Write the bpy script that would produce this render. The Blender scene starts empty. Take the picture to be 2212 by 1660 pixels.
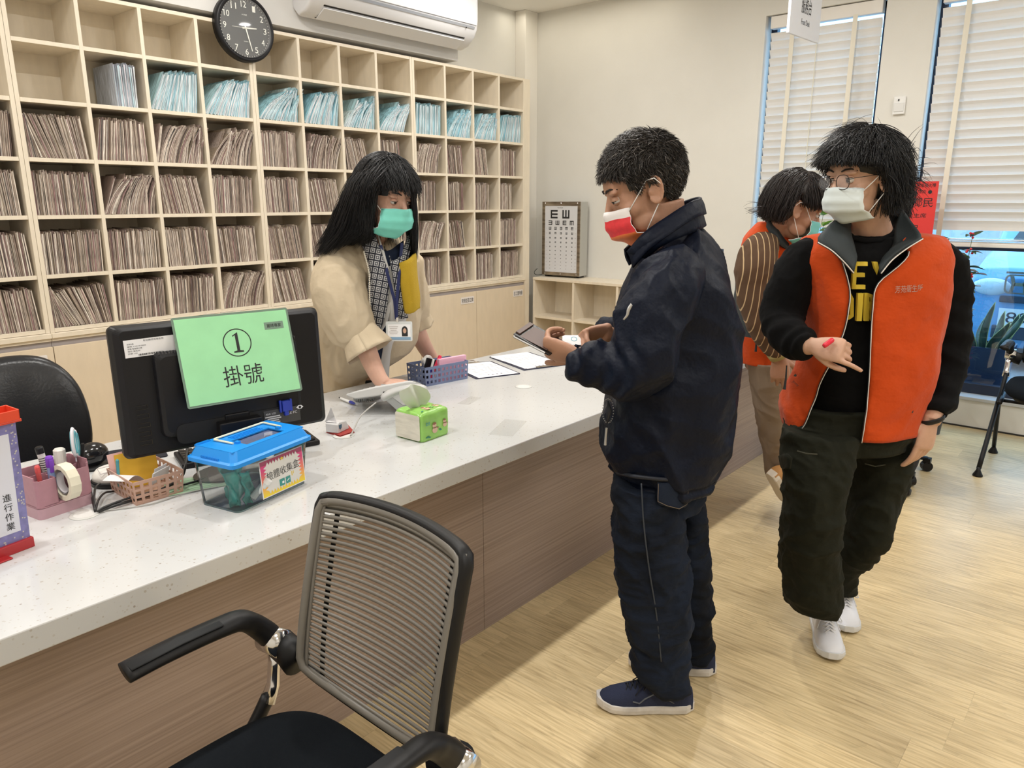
import bpy, bmesh, math, random
import numpy as np
from mathutils import Vector, Matrix, Quaternion, noise as mnoise
random.seed(7)
SC = bpy.context.scene
COL = SC.collection
PI = math.pi

# ---------------------------------------------------------------- camera
YAW, PITCH, FPX, CAMH = 0.704606, 0.241545, 1596.66, 1.52
cam_data = bpy.data.cameras.new('camera'); cam = bpy.data.objects.new('camera', cam_data)
COL.objects.link(cam); SC.camera = cam
cam_data.sensor_width = 36.0; cam_data.lens = FPX / 2212 * 36.0; cam_data.clip_start = 0.05
cam.location = (0, 0, CAMH)
cam.rotation_euler = (PI / 2 - PITCH, 0.00087, YAW - PI / 2)

# ---------------------------------------------------------------- world, exposure
world = bpy.data.worlds.new('world'); SC.world = world; world.use_nodes = True
bg = world.node_tree.nodes['Background']
bg.inputs[0].default_value = (0.50, 0.74, 1.0, 1); bg.inputs[1].default_value = 3.6
SC.view_settings.view_transform = 'Standard'; SC.view_settings.look = 'None'
SC.view_settings.gamma = 1.0; SC.view_settings.use_curve_mapping = False
SC.view_settings.exposure = 0.30

def lamp(name, loc, power, size, color, spread=PI, rot=(0, 0, 0), shape='DISK', sy=None):
    l = bpy.data.lights.new(name, 'AREA'); l.shape = shape; l.size = size
    if sy: l.size_y = sy
    l.energy = power; l.color = color; l.spread = spread
    o = bpy.data.objects.new(name, l); o.location = loc; o.rotation_euler = rot; COL.objects.link(o); return o

CEIL = 3.2
WARM = (1.0, 0.975, 0.93)
DOWN = [(-0.9, 1.76), (0.35, 1.76), (1.6, 1.76), (2.9, 1.76), (4.2, 1.76)]           # over the counter
PANELS = [(0.2, 3.50), (2.2, 3.50), (4.2, 3.50), (0.2, -0.4), (2.4, -0.9), (4.3, -0.3), (0.0, -2.2), (3.6, -2.3)]
for i, (x, y) in enumerate(DOWN):
    lamp('downlight_lamp', (x, y, CEIL - 0.03), 15, 0.09, WARM)
for i, (x, y) in enumerate(PANELS):
    lamp('panel_lamp', (x, y, CEIL - 0.03), 11 if y > 2 else 15, 0.36 if y > 2 else 0.55, (1.0, 0.98, 0.95), shape='SQUARE')
lamp('cove_lamp', (5.45, 3.9, CEIL - 0.03), 2.6, 0.2, (1.0, 0.92, 0.76), shape='RECTANGLE', sy=1.5)

# ---------------------------------------------------------------- pixel helpers (a point seen at a pixel, on a real plane)
_f = np.array([math.cos(YAW) * math.cos(PITCH), math.sin(YAW) * math.cos(PITCH), -math.sin(PITCH)])
_r = np.array([math.sin(YAW), -math.cos(YAW), 0.0]); _u = np.cross(_r, _f)
_roll = -0.00087
_r, _u = math.cos(_roll) * _r + math.sin(_roll) * _u, -math.sin(_roll) * _r + math.cos(_roll) * _u
RR = Vector((math.sin(YAW), -math.cos(YAW), 0)); AA = Vector((math.cos(YAW), math.sin(YAW), 0)); UP = Vector((0, 0, 1))
def ray(x, y): return Vector(_f * FPX + _r * (x - 1106) - _u * (y - 830))
def atZ(x, y, z): d = ray(x, y); return Vector((0, 0, CAMH)) + d * ((z - CAMH) / d.z)
def atX(x, y, X): d = ray(x, y); return Vector((0, 0, CAMH)) + d * (X / d.x)
def atY(x, y, Y): d = ray(x, y); return Vector((0, 0, CAMH)) + d * (Y / d.y)
def P(x, y, dep): d = ray(x, y); return Vector((0, 0, CAMH)) + d * (dep / d.dot(AA))

# ---------------------------------------------------------------- materials
MATS = {}
def mat(name, col, rough=0.5, metal=0.0, nz=None, bump=None, coat=0.0, sheen=0.0, trans=0.0, alpha=1.0, sss=0.0, emit=None, spec=0.5, mp='Object', bd=0.004):
    """nz=(scale, amount, stretch(3)) varies the colour; bump=(scale, strength, stretch(3))"""
    if name in MATS: return MATS[name]
    m = bpy.data.materials.new(name); m.use_nodes = True; MATS[name] = m
    n = m.node_tree.nodes; L = m.node_tree.links; b = n['Principled BSDF']
    c = (*col, 1) if len(col) == 3 else col
    b.inputs['Base Color'].default_value = c; b.inputs['Roughness'].default_value = rough
    b.inputs['Metallic'].default_value = metal; b.inputs['Coat Weight'].default_value = coat
    b.inputs['Sheen Weight'].default_value = sheen; b.inputs['Transmission Weight'].default_value = trans
    b.inputs['Alpha'].default_value = alpha; b.inputs['Specular IOR Level'].default_value = spec
    if sss: b.inputs['Subsurface Weight'].default_value = sss; b.inputs['Subsurface Radius'].default_value = (0.9, 0.35, 0.2); b.inputs['Subsurface Scale'].default_value = 0.008
    if emit: b.inputs['Emission Color'].default_value = (*emit[0], 1); b.inputs['Emission Strength'].default_value = emit[1]
    tc = n.new('ShaderNodeTexCoord')
    def tex(scale, st, detail=4):
        mpn = n.new('ShaderNodeMapping'); mpn.inputs['Scale'].default_value = st or (1, 1, 1)
        L.new(tc.outputs[mp], mpn.inputs[0]); t = n.new('ShaderNodeTexNoise'); t.inputs['Scale'].default_value = scale
        t.inputs['Detail'].default_value = detail; L.new(mpn.outputs[0], t.inputs['Vector']); return t
    if nz:
        t = tex(nz[0], nz[2] if len(nz) > 2 else None)
        mr = n.new('ShaderNodeMapRange'); mr.inputs[1].default_value = 0.3; mr.inputs[2].default_value = 0.7
        mr.inputs[3].default_value = 1 - nz[1]; mr.inputs[4].default_value = 1 + nz[1]; L.new(t.outputs[0], mr.inputs[0])
        mx = n.new('ShaderNodeMix'); mx.data_type = 'RGBA'; mx.blend_type = 'MULTIPLY'; mx.inputs[0].default_value = 1
        mx.inputs[6].default_value = c; L.new(mr.outputs[0], mx.inputs[7]); L.new(mx.outputs[2], b.inputs['Base Color'])
    if bump:
        t = tex(bump[0], bump[2] if len(bump) > 2 else None)
        bp = n.new('ShaderNodeBump'); bp.inputs['Strength'].default_value = bump[1]; bp.inputs['Distance'].default_value = bd
        L.new(t.outputs[0], bp.inputs['Height']); L.new(bp.outputs[0], b.inputs['Normal'])
    return m
def nodes(m): return m.node_tree.nodes, m.node_tree.links, m.node_tree.nodes['Principled BSDF']

# ---------------------------------------------------------------- mesh builder
class MB:
    def __init__(s): s.v = []; s.f = []; s.mi = []; s.cur = 0
    def add(s, vs, fs):
        o = len(s.v); s.v.extend([tuple(v) for v in vs]); s.f.extend([tuple(i + o for i in f) for f in fs]); s.mi.extend([s.cur] * len(fs)); return s
    def box(s, a, b, M=None):
        x0, y0, z0 = a; x1, y1, z1 = b
        v = [Vector(p) for p in ((x0,y0,z0),(x1,y0,z0),(x1,y1,z0),(x0,y1,z0),(x0,y0,z1),(x1,y0,z1),(x1,y1,z1),(x0,y1,z1))]
        if M: v = [M @ p for p in v]
        return s.add(v, [(0,3,2,1),(4,5,6,7),(0,1,5,4),(1,2,6,5),(2,3,7,6),(3,0,4,7)])
    def cb(s, c, sz, M=None):
        return s.box([c[i] - sz[i] / 2 for i in range(3)], [c[i] + sz[i] / 2 for i in range(3)], M)
    def loft(s, rings, cap=True, closed=True):
        n = len(rings[0]); vs = [p for r in rings for p in r]; fs = []
        for i in range(len(rings) - 1):
            for j in range(n if closed else n - 1):
                k = (j + 1) % n; fs.append((i*n+j, i*n+k, (i+1)*n+k, (i+1)*n+j))
        if cap and closed: fs.append(tuple(reversed(range(n)))); fs.append(tuple((len(rings)-1)*n + j for j in range(n)))
        return s.add(vs, fs)
    def tube(s, pts, r, n=10, cap=True, up=None, flat=1.0):
        pts = [Vector(p) for p in pts]; m = len(pts); rs = r if isinstance(r, list) else [r] * m
        rings = []; prev = None
        for i, p in enumerate(pts):
            t = (pts[min(i+1, m-1)] - pts[max(i-1, 0)]).normalized()
            if prev is None:
                a = Vector(up) if up else (Vector((0, 0, 1)) if abs(t.z) < 0.9 else Vector((1, 0, 0)))
                prev = (a - t * a.dot(t)).normalized()
            else:
                q = prev - t * prev.dot(t)
                prev = q.normalized() if q.length > 1e-6 else prev
            bn = t.cross(prev); rr = rs[min(i, len(rs)-1)]
            rw, rh = rr if isinstance(rr, (tuple, list)) else (rr * flat, rr)
            rings.append([p + bn * (rw * math.cos(2*PI*j/n)) + prev * (rh * math.sin(2*PI*j/n)) for j in range(n)])
        return s.loft(rings, cap)
    def lathe(s, prof, n=24, M=None, cap=True):
        rings = []
        for rad, z in prof:
            rings.append([Vector((rad * math.cos(2*PI*j/n), rad * math.sin(2*PI*j/n), z)) for j in range(n)])
        if M: rings = [[M @ p for p in r] for r in rings]
        return s.loft(rings, cap)
    def ell(s, c, r, M=None, n=20, m=12):
        rings = []
        for i in range(1, m):
            th = PI * i / m
            rings.append([Vector((r[0]*math.sin(th)*math.cos(2*PI*j/n), r[1]*math.sin(th)*math.sin(2*PI*j/n), -r[2]*math.cos(th))) for j in range(n)])
        rings = [[p + Vector(c) for p in q] for q in rings]; top = Vector(c) + Vector((0,0,r[2])); bot = Vector(c) - Vector((0,0,r[2]))
        if M: rings = [[M @ p for p in q] for q in rings]; top = M @ top; bot = M @ bot
        k = len(rings); vs = [p for q in rings for p in q] + [bot, top]; fs = []
        for i in range(k - 1):
            for j in range(n): l = (j+1) % n; fs.append((i*n+j, i*n+l, (i+1)*n+l, (i+1)*n+j))
        for j in range(n): l = (j+1) % n; fs.append((k*n, l, j)); fs.append((k*n+1, (k-1)*n+j, (k-1)*n+l))
        return s.add(vs, fs)
    def prism(s, poly, h0, h1, M=None):
        n = len(poly); vs = [Vector((x, y, h0)) for x, y in poly] + [Vector((x, y, h1)) for x, y in poly]
        if M: vs = [M @ v for v in vs]
        fs = [tuple(reversed(range(n))), tuple(range(n, 2*n))] + [(i, (i+1) % n, n + (i+1) % n, n + i) for i in range(n)]
        return s.add(vs, fs)
    def sheet(s, grid, th=0.0):
        """grid of points [i][j]; th>0 gives it thickness"""
        m, n = len(grid), len(grid[0]); vs = [Vector(p) for r in grid for p in r]
        fs = [(i*n+j, i*n+j+1, (i+1)*n+j+1, (i+1)*n+j) for i in range(m-1) for j in range(n-1)]
        if th:
            nr = [Vector((0,0,0)) for _ in vs]
            for f in fs:
                a, b, c, d = [vs[k] for k in f]; q = (c - a).cross(d - b)
                for k in f: nr[k] += q
            k0 = len(vs); vs = vs + [v - q.normalized() * th if q.length else v for v, q in zip(vs, nr)]
            fs += [tuple(k0 + k for k in reversed(f)) for f in list(fs)]
            edge = [j for j in range(n)] + [i*n+n-1 for i in range(1, m)] + [(m-1)*n+j for j in range(n-2, -1, -1)] + [i*n for i in range(m-2, 0, -1)]
            for a, b in zip(edge, edge[1:] + edge[:1]): fs.append((b, a, k0 + a, k0 + b))
        return s.add(vs, fs)
    def mesh(s, name, mats, smooth=False):
        me = bpy.data.meshes.new(name); me.from_pydata(s.v, [], s.f); me.update()
        for m in (mats if isinstance(mats, (list, tuple)) else [mats]): me.materials.append(m)
        if any(s.mi): me.polygons.foreach_set('material_index', s.mi)
        if smooth: me.polygons.foreach_set('use_smooth', [True] * len(me.polygons))
        return me

def put(name, mb, mats, parent=None, smooth=False, bevel=0.0, seg=2, subsurf=0, label=None, angle=0.6, world=False, fix=False):
    """link the builder as ONE mesh object; with world=True its points are world points even under a parent"""
    me = mb.mesh(name, mats, smooth) if isinstance(mb, MB) else mb
    if fix:
        bm = bmesh.new(); bm.from_mesh(me); bmesh.ops.recalc_face_normals(bm, faces=bm.faces); bm.to_mesh(me); bm.free()
    o = bpy.data.objects.new(name, me); COL.objects.link(o)
    if parent is not None:
        o.parent = parent
        if world: o.matrix_parent_inverse = Matrix.LocRotScale(parent.location, parent.rotation_euler, (1,1,1)).inverted()
    if bevel:
        b = o.modifiers.new('bevel', 'BEVEL'); b.width = bevel; b.segments = seg; b.limit_method = 'ANGLE'; b.angle_limit = angle
        if not smooth: me.polygons.foreach_set('use_smooth', [False] * len(me.polygons))
    if subsurf:
        b = o.modifiers.new('subsurf', 'SUBSURF'); b.levels = subsurf; b.render_levels = subsurf
    if label: o['label'] = label
    return o
def tag(o, label, cat, group=None):
    o['label'] = label; o['category'] = cat
    if group: o['group'] = group
    return o
def thing(name, label, cat, loc=(0, 0, 0), rot=0.0, group=None):
    o = bpy.data.objects.new(name, None); COL.objects.link(o); o.empty_display_size = 0.05
    o.location = loc; o.rotation_euler = (0, 0, rot) if not isinstance(rot, (tuple, list)) else rot
    return tag(o, label, cat, group)
def struct(name, mb, mats, label=None, **k):
    o = put(name, mb, mats, **k); o['kind'] = 'structure'
    if label: o['label'] = label
    return o
def dup(o, parent=None):
    c = o.copy(); COL.objects.link(c)
    if parent is not None: c.parent = parent
    for ch in list(o.children): dup(ch, c)
    return c

def text(name, body, w, h, M, m, parent=None, depth=0.0006, keep=False, world=False):
    """lettering w x h metres centred in the local xy plane of M"""
    cu = bpy.data.curves.new(name, 'FONT'); cu.body = body; cu.size = 1; cu.align_x = 'CENTER'; cu.resolution_u = 3
    to = bpy.data.objects.new(name, cu); COL.objects.link(to)
    dg = bpy.context.evaluated_depsgraph_get(); dg.update()
    me = bpy.data.meshes.new_from_object(to.evaluated_get(dg)); bpy.data.objects.remove(to)
    n = len(me.vertices); co = np.empty(n * 3); me.vertices.foreach_get('co', co); co = co.reshape(-1, 3)
    lo, hi = co.min(0), co.max(0); sx = w / (hi[0]-lo[0]); sy = h / (hi[1]-lo[1])
    if keep: sx = sy = min(sx, sy)
    co[:, 0] = (co[:, 0] - (lo[0]+hi[0])/2) * sx; co[:, 1] = (co[:, 1] - (lo[1]+hi[1])/2) * sy; co[:, 2] = depth
    me.vertices.foreach_set('co', co.ravel()); me.materials.clear(); me.materials.append(m)
    me.transform(M); me.update()
    return put(name, me, m, parent, world=world)
def frame(o, x, y):
    """matrix with origin o, local x and y axes, z = x cross y"""
    x = Vector(x).normalized(); y = Vector(y); y = (y - x * y.dot(x)).normalized(); z = x.cross(y)
    M = Matrix((x, y, z)).transposed().to_4x4(); M.translation = Vector(o); return M
def smoothpath(pts, n=6):
    """Catmull-Rom through the points (any dimension)"""
    p = [np.array(q, float) for q in pts]; p = [2*p[0]-p[1]] + p + [2*p[-1]-p[-2]]; out = []
    for i in range(1, len(p) - 2):
        for k in range(n):
            t = k / n; out.append(0.5*((2*p[i])+(-p[i-1]+p[i+1])*t+(2*p[i-1]-5*p[i]+4*p[i+1]-p[i+2])*t*t+(-p[i-1]+3*p[i]-3*p[i+1]+p[i+2])*t**3))
    out.append(p[-2]); return out
def rrect(w, h, r, n=5):
    """rounded rectangle outline centred at 0"""
    o = []
    for cx, cy, a in ((w/2-r, h/2-r, 0), (-w/2+r, h/2-r, 90), (-w/2+r, -h/2+r, 180), (w/2-r, -h/2+r, 270)):
        for k in range(n + 1): t = math.radians(a + 90*k/n); o.append((cx + r*math.cos(t), cy + r*math.sin(t)))
    return o
def baked(ob, mods_keep=False):
    """the evaluated mesh of an object with its modifiers"""
    dg = bpy.context.evaluated_depsgraph_get(); dg.update()
    me = bpy.data.meshes.new_from_object(ob.evaluated_get(dg)); return me
def remesh(mb, name, m, voxel=0.005, smooth_it=3, fac=0.5):
    me = mb.mesh(name, m, True); o = bpy.data.objects.new(name, me); COL.objects.link(o)
    r = o.modifiers.new('r', 'REMESH'); r.mode = 'VOXEL'; r.voxel_size = voxel; r.use_smooth_shade = True
    if smooth_it: s = o.modifiers.new('s', 'SMOOTH'); s.iterations = smooth_it; s.factor = fac
    res = baked(o); bpy.data.objects.remove(o); bpy.data.meshes.remove(me)
    res.materials.clear(); res.materials.append(m); res.polygons.foreach_set('use_smooth', [True]*len(res.polygons)); res.name = name
    return res
def getco(me):
    co = np.empty(len(me.vertices)*3); me.vertices.foreach_get('co', co); return co.reshape(-1, 3)
def getno(me):
    co = np.empty(len(me.vertices)*3); me.vertices.foreach_get('normal', co); return co.reshape(-1, 3)
def setco(me, co): me.vertices.foreach_set('co', np.ascontiguousarray(co).ravel()); me.update()
# ================================================================ ROOM SHELL
wallm = mat('wall_paint', (0.735, 0.72, 0.675), 0.85, nz=(3, 0.02), bump=(160, 0.12))
wallg = mat('wall_paint_grey', (0.68, 0.67, 0.655), 0.85, nz=(3, 0.02), bump=(160, 0.12))
ceilm = mat('ceiling_paint', (0.85, 0.83, 0.79), 0.9)
lam = mat('birch_laminate', (0.80, 0.715, 0.58), 0.42, nz=(28, 0.045, (1, 1, 0.25)), bump=(300, 0.05))
lamd = mat('birch_laminate_door', (0.74, 0.625, 0.475), 0.45, nz=(28, 0.03, (1, 1, 0.25)), bump=(300, 0.05))
groove = mat('grey_groove', (0.42, 0.38, 0.38), 0.6)
dark = mat('dark_gap', (0.03, 0.028, 0.025), 0.8)
black = mat('black_plastic', (0.008, 0.008, 0.010), 0.42, bump=(500, 0.06), spec=.3)
blackg = mat('black_gloss', (0.010, 0.010, 0.012), 0.15)
white = mat('white_plastic', (0.80, 0.80, 0.79), 0.35)
paper = mat('white_paper', (0.82, 0.82, 0.84), 0.8)
ink = mat('black_ink', (0.015, 0.015, 0.017), 0.7)
chrome = mat('chrome', (0.75, 0.75, 0.77), 0.12, metal=1.0)
steel = mat('brushed_steel', (0.42, 0.37, 0.31), 0.28, metal=1.0, nz=(8, 0.35, (1, 1, 6)))

def planks():
    m = bpy.data.materials.new('oak_planks'); m.use_nodes = True; n, L, b = nodes(m)
    tc = n.new('ShaderNodeTexCoord'); sp = n.new('ShaderNodeSeparateXYZ'); L.new(tc.outputs['Object'], sp.inputs[0])
    def math_(op, a, c=None):
        q = n.new('ShaderNodeMath'); q.operation = op
        for i, v in enumerate((a, c)):
            if v is None: continue
            if isinstance(v, (int, float)): q.inputs[i].default_value = v
            else: L.new(v, q.inputs[i])
        return q.outputs[0]
    row = math_('FLOOR', math_('DIVIDE', sp.outputs[0], 0.18))
    wn = n.new('ShaderNodeTexWhiteNoise'); wn.noise_dimensions = '1D'; L.new(row, wn.inputs['W'])
    yy = math_('ADD', math_('DIVIDE', sp.outputs[1], 1.22), math_('MULTIPLY', wn.outputs[0], 7.3))
    colid = math_('FLOOR', yy); cb = n.new('ShaderNodeCombineXYZ'); L.new(row, cb.inputs[0]); L.new(colid, cb.inputs[1])
    pid = n.new('ShaderNodeTexWhiteNoise'); pid.noise_dimensions = '3D'; L.new(cb.outputs[0], pid.inputs['Vector'])
    # grain: long noise shifted per plank
    off = n.new('ShaderNodeVectorMath'); off.operation = 'SCALE'; off.inputs['Scale'].default_value = 13.0; L.new(pid.outputs['Color'], off.inputs[0])
    mp = n.new('ShaderNodeMapping'); mp.inputs['Scale'].default_value = (1.0, 0.05, 1.0); L.new(tc.outputs['Object'], mp.inputs[0])
    ad = n.new('ShaderNodeVectorMath'); L.new(mp.outputs[0], ad.inputs[0]); L.new(off.outputs[0], ad.inputs[1])
    g1 = n.new('ShaderNodeTexNoise'); g1.inputs['Scale'].default_value = 130; g1.inputs['Detail'].default_value = 5; L.new(ad.outputs[0], g1.inputs['Vector'])
    mp2 = n.new('ShaderNodeMapping'); mp2.inputs['Scale'].default_value = (1.0, 0.16, 1.0); L.new(ad.outputs[0], mp2.inputs[0])
    mpb = n.new('ShaderNodeMapping'); mpb.inputs['Scale'].default_value = (1.0, 0.2, 1.0); L.new(tc.outputs['Object'], mpb.inputs[0])
    adb = n.new('ShaderNodeVectorMath'); L.new(mpb.outputs[0], adb.inputs[0]); L.new(off.outputs[0], adb.inputs[1])
    wv = n.new('ShaderNodeTexNoise'); wv.inputs['Scale'].default_value = 7; wv.inputs['Detail'].default_value = 2; L.new(adb.outputs[0], wv.inputs['Vector'])
    rings = math_('FRACT', math_('MULTIPLY', wv.outputs[0], 16.0))
    rr = n.new('ShaderNodeMapRange'); rr.inputs[1].default_value = 0.0; rr.inputs[2].default_value = 0.35; rr.inputs[3].default_value = 0.90; rr.inputs[4].default_value = 1.0; L.new(rings, rr.inputs[0])
    cr = n.new('ShaderNodeValToRGB'); e = cr.color_ramp.elements
    e[0].position = 0.26; e[0].color = (0.44, 0.325, 0.175, 1); e[1].position = 0.62; e[1].color = (0.70, 0.555, 0.325, 1)
    x = cr.color_ramp.elements.new(0.46); x.color = (0.60, 0.465, 0.258, 1); L.new(g1.outputs[0], cr.inputs[0])
    tint = n.new('ShaderNodeMapRange'); tint.inputs[3].default_value = 0.90; tint.inputs[4].default_value = 1.10; L.new(pid.outputs['Value'], tint.inputs[0])
    gx = math_('FRACT', math_('DIVIDE', sp.outputs[0], 0.18)); gy = math_('FRACT', yy)
    lx = math_('GREATER_THAN', gx, 0.012); ly = math_('GREATER_THAN', gy, 0.0016)
    seam = math_('MULTIPLY', lx, ly); sm = n.new('ShaderNodeMapRange'); sm.inputs[3].default_value = 0.85; sm.inputs[4].default_value = 1; L.new(seam, sm.inputs[0])
    fac = math_('MULTIPLY', math_('MULTIPLY', rr.outputs[0], tint.outputs[0]), sm.outputs[0])
    mx = n.new('ShaderNodeMix'); mx.data_type = 'RGBA'; mx.blend_type = 'MULTIPLY'; mx.inputs[0].default_value = 1
    L.new(cr.outputs[0], mx.inputs[6]); L.new(fac, mx.inputs[7]); L.new(mx.outputs[2], b.inputs['Base Color'])
    b.inputs['Roughness'].default_value = 0.34
    bp = n.new('ShaderNodeBump'); bp.inputs['Strength'].default_value = 0.10; bp.inputs['Distance'].default_value = 0.002
    L.new(g1.outputs[0], bp.inputs['Height']); L.new(bp.outputs[0], b.inputs['Normal']); return m

WX, BY, LX, FY = 5.78, 4.72, -1.6, -3.2      # right wall, back wall, left wall, front wall
struct('floor', MB().box((LX, FY, -0.1), (WX + 0.25, BY + 0.2, 0)), planks(), 'light oak plank floor')
struct('ceiling', MB().box((LX, FY, CEIL), (WX + 0.25, BY + 0.2, CEIL + 0.1)), ceilm)
struct('wall_back', MB().box((LX, BY, 0), (WX, BY + 0.2, CEIL)), wallm)
struct('wall_left', MB().box((LX - 0.2, FY, 0), (LX, BY + 0.2, CEIL)), wallm)
struct('wall_front', MB().box((LX - 0.2, FY - 0.2, 0), (WX + 0.25, FY, CEIL)), wallm)
W1, W2, W3 = (1.60, 2.435), (-0.30, 1.295), (-2.6, -0.62)
ZS, ZT = 0.215, 2.86
w = MB(); ys = [FY] + [v for W in (W3, W2, W1) for v in W] + [BY + 0.2]
for i in range(0, len(ys), 2): w.box((WX, ys[i], 0), (WX + 0.2, ys[i+1], CEIL))
for W in (W1, W2, W3): w.box((WX, W[0], 0), (WX + 0.2, W[1], ZS)); w.box((WX, W[0], ZT), (WX + 0.2, W[1], CEIL))
struct('wall_right', w, wallm)
struct('trim_1', MB().box((LX, 4.385, 2.60), (4.50, BY, CEIL)), wallg, 'grey painted bulkhead above the record shelves')
struct('trim_2', MB().box((5.60, 4.60, 0.0), (WX, BY, CEIL)), mat('pillar_paint', (0.86, 0.83, 0.77), 0.85), 'pale corner pillar', bevel=0.004)
struct('baseboard_right', MB().box((WX - 0.008, FY, 0.0), (WX, 2.4, 0.010)), dark, 'thin dark joint at the foot of the window wall')
# windows: aluminium frame + glass, blinds are things of their own
alu = mat('navy_aluminium', (0.018, 0.026, 0.05), 0.4)
sill = mat('grey_sill', (0.52, 0.53, 0.54), 0.35)
glass = bpy.data.materials.new('window_glass'); glass.use_nodes = True; n, L, b = nodes(glass)
out = n['Material Output']; tr = n.new('ShaderNodeBsdfTransparent'); gl = n.new('ShaderNodeBsdfGlossy'); mx = n.new('ShaderNodeMixShader')
tr.inputs[0].default_value = (0.80, 0.92, 0.98, 1); gl.inputs[1].default_value = 0.02; mx.inputs[0].default_value = 0.10
L.new(tr.outputs[0], mx.inputs[1]); L.new(gl.outputs[0], mx.inputs[2]); L.new(mx.outputs[0], out.inputs[0])
for k, W in enumerate((W1, W2, W3)):
    f = MB(); t = 0.045; y0, y1 = W
    f.box((WX+0.12, y0, ZS), (WX+0.18, y0+t, ZT)); f.box((WX+0.12, y1-t, ZS), (WX+0.18, y1, ZT))
    f.box((WX+0.12, y0, ZS), (WX+0.18, y1, ZS+0.07)); f.box((WX+0.12, y0, ZT-t), (WX+0.18, y1, ZT))
    if k: f.box((WX+0.12, y0, 1.20), (WX+0.17, y1, 1.24))
    fr = struct('window_%d' % (k+1), f, alu, bevel=0.003)
    g = put('glass', MB().box((WX+0.146, y0+t, ZS+0.07), (WX+0.152, y1-t, ZT-t)), glass, fr)
    put('sill', MB().box((WX-0.012, y0-0.01, ZS-0.022), (WX+0.13, y1+0.01, ZS+0.001)), sill, fr, bevel=0.003)

# ---- venetian blinds
slatm = mat('white_slat', (0.83, 0.80, 0.76), 0.5); tape = mat('blind_tape', (0.80, 0.76, 0.66), 0.8); cordm = mat('blind_cord', (0.75, 0.72, 0.6), 0.8)
for (y0, y1), ylab, slope, taps in ((W1, 'narrow white venetian blind at the window beside the plain wall', 0, (0.22, 0.78)),
                             (W2, 'wide white venetian blind at the window behind the red plaque', 0, (0.10, 0.50, 0.90)),
                             (W3, 'white venetian blind at the window beyond the right edge of the view', 0, (0.1, 0.5, 0.9))):
    y0 += 0.03; y1 -= 0.03; zb = 1.225; t = thing('venetian_blind', ylab, 'blind', (WX+0.05, (y0+y1)/2, ZT))
    w_ = y1 - y0; zt = ZT - 0.01
    put('headrail', MB().box((-0.03, -w_/2, -0.09), (0.03, w_/2, -0.005)), slatm, t, bevel=0.004)
    s = MB(); z = ZT - 0.15; k = 0
    while z > zb + 0.09:
        a = math.radians(66 + 3 * math.sin(k * 1.7)); c, sn = math.cos(a), math.sin(a); hw = 0.034; sag = 0.0
        M = Matrix.Translation((0.0, 0, z - ZT)) @ Matrix.Rotation(-(PI/2 - a) , 4, 'Y')
        g = [[M @ Vector((0.0035*(1-(2*v-1)**2), -w_/2 + w_*u, (v-0.5)*2*hw)) for v in (0, .33, .67, 1)] for u in (0, 1)]
        s.sheet(g, 0.003); z -= 0.0585; k += 1
    put('slats', s, slatm, t)
    put('bottom_rail', MB().box((-0.028, -w_/2, zb - ZT), (0.028, w_/2, zb - ZT + 0.028)), slatm, t, bevel=0.005)
    put('stacked_slats', MB().box((-0.026, -w_/2, zb-ZT+0.030), (0.026, w_/2, zb-ZT+0.034)).box((-0.026, -w_/2, zb-ZT+0.040), (0.026, w_/2, zb-ZT+0.044)).box((-0.026, -w_/2, zb-ZT+0.05), (0.026, w_/2, zb-ZT+0.054)), slatm, t)
    for q in taps:
        yc = -w_/2 + w_*q
        put('ladder_tape', MB().box((-0.038, yc-0.016, zb-ZT+0.02), (-0.0365, yc+0.016, -0.08)), tape, t)
    put('cord', MB().tube([(-0.045, w_*0.04, -0.09), (-0.046, w_*0.04, -1.5), (-0.045, w_*0.04+0.01, -1.64)], 0.003, 6).lathe([(0.003, 0), (0.012, -0.02), (0.014, -0.05), (0.006, -0.06)], 10, Matrix.Translation((-0.045, w_*0.04+0.01, -1.64))), cordm, t)

# ---- outside: ground and a parked car seen through the low glass
struct('trim_3', MB().box((WX+0.2, -12, -0.15), (30, 14, 0.0)), mat('asphalt', (0.25, 0.27, 0.29), 0.9, nz=(30, 0.15)), 'asphalt forecourt outside the windows')
# ---- fittings
s = thing('wall_sensor', 'small white switch box on the wall between the two windows', 'sensor', (WX, 1.447, 2.155))
put('case', MB().cb((-0.011, 0, 0), (0.022, 0.075, 0.115)), white, s, bevel=0.004)
put('cover', MB().cb((-0.024, 0, -0.012), (0.006, 0.062, 0.055)), mat('sensor_cover', (0.72, 0.72, 0.71), 0.3), s, bevel=0.002)
put('lens', MB().cb((-0.023, 0.005, 0.034), (0.004, 0.008, 0.012)), black, s)
# ceiling lights (outside the view, they light the room)
em = mat('lamp_diffuser', (1, 0.95, 0.85), 0.5, emit=((1, 0.93, 0.8), 3.0))
for x, y in DOWN:
    t = thing('downlight', 'round recessed downlight in the ceiling above the service counter', 'ceiling light', (x, y, CEIL), 0, 'downlights over the counter')
    put('ring', MB().lathe([(0.055, 0), (0.055, -0.012), (0.075, -0.012), (0.078, 0)], 24, cap=False), white, t, smooth=True)
    put('diffuser', MB().lathe([(0.055, -0.004), (0.055, -0.006)], 24), em, t)
for x, y in PANELS:
    t = thing('ceiling_panel_light', 'square panel light set in the ceiling', 'ceiling light', (x, y, CEIL), 0, 'square ceiling panel lights')
    put('frame', MB().box((-0.3, -0.3, -0.02), (0.3, -0.28, 0)).box((-0.3, 0.28, -0.02), (0.3, 0.3, 0)).box((-0.3, -0.28, -0.02), (-0.28, 0.28, 0)).box((0.28, -0.28, -0.02), (0.3, 0.28, 0)), white, t)
    put('diffuser', MB().box((-0.28, -0.28, -0.012), (0.28, 0.28, -0.004)), em, t)

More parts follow.
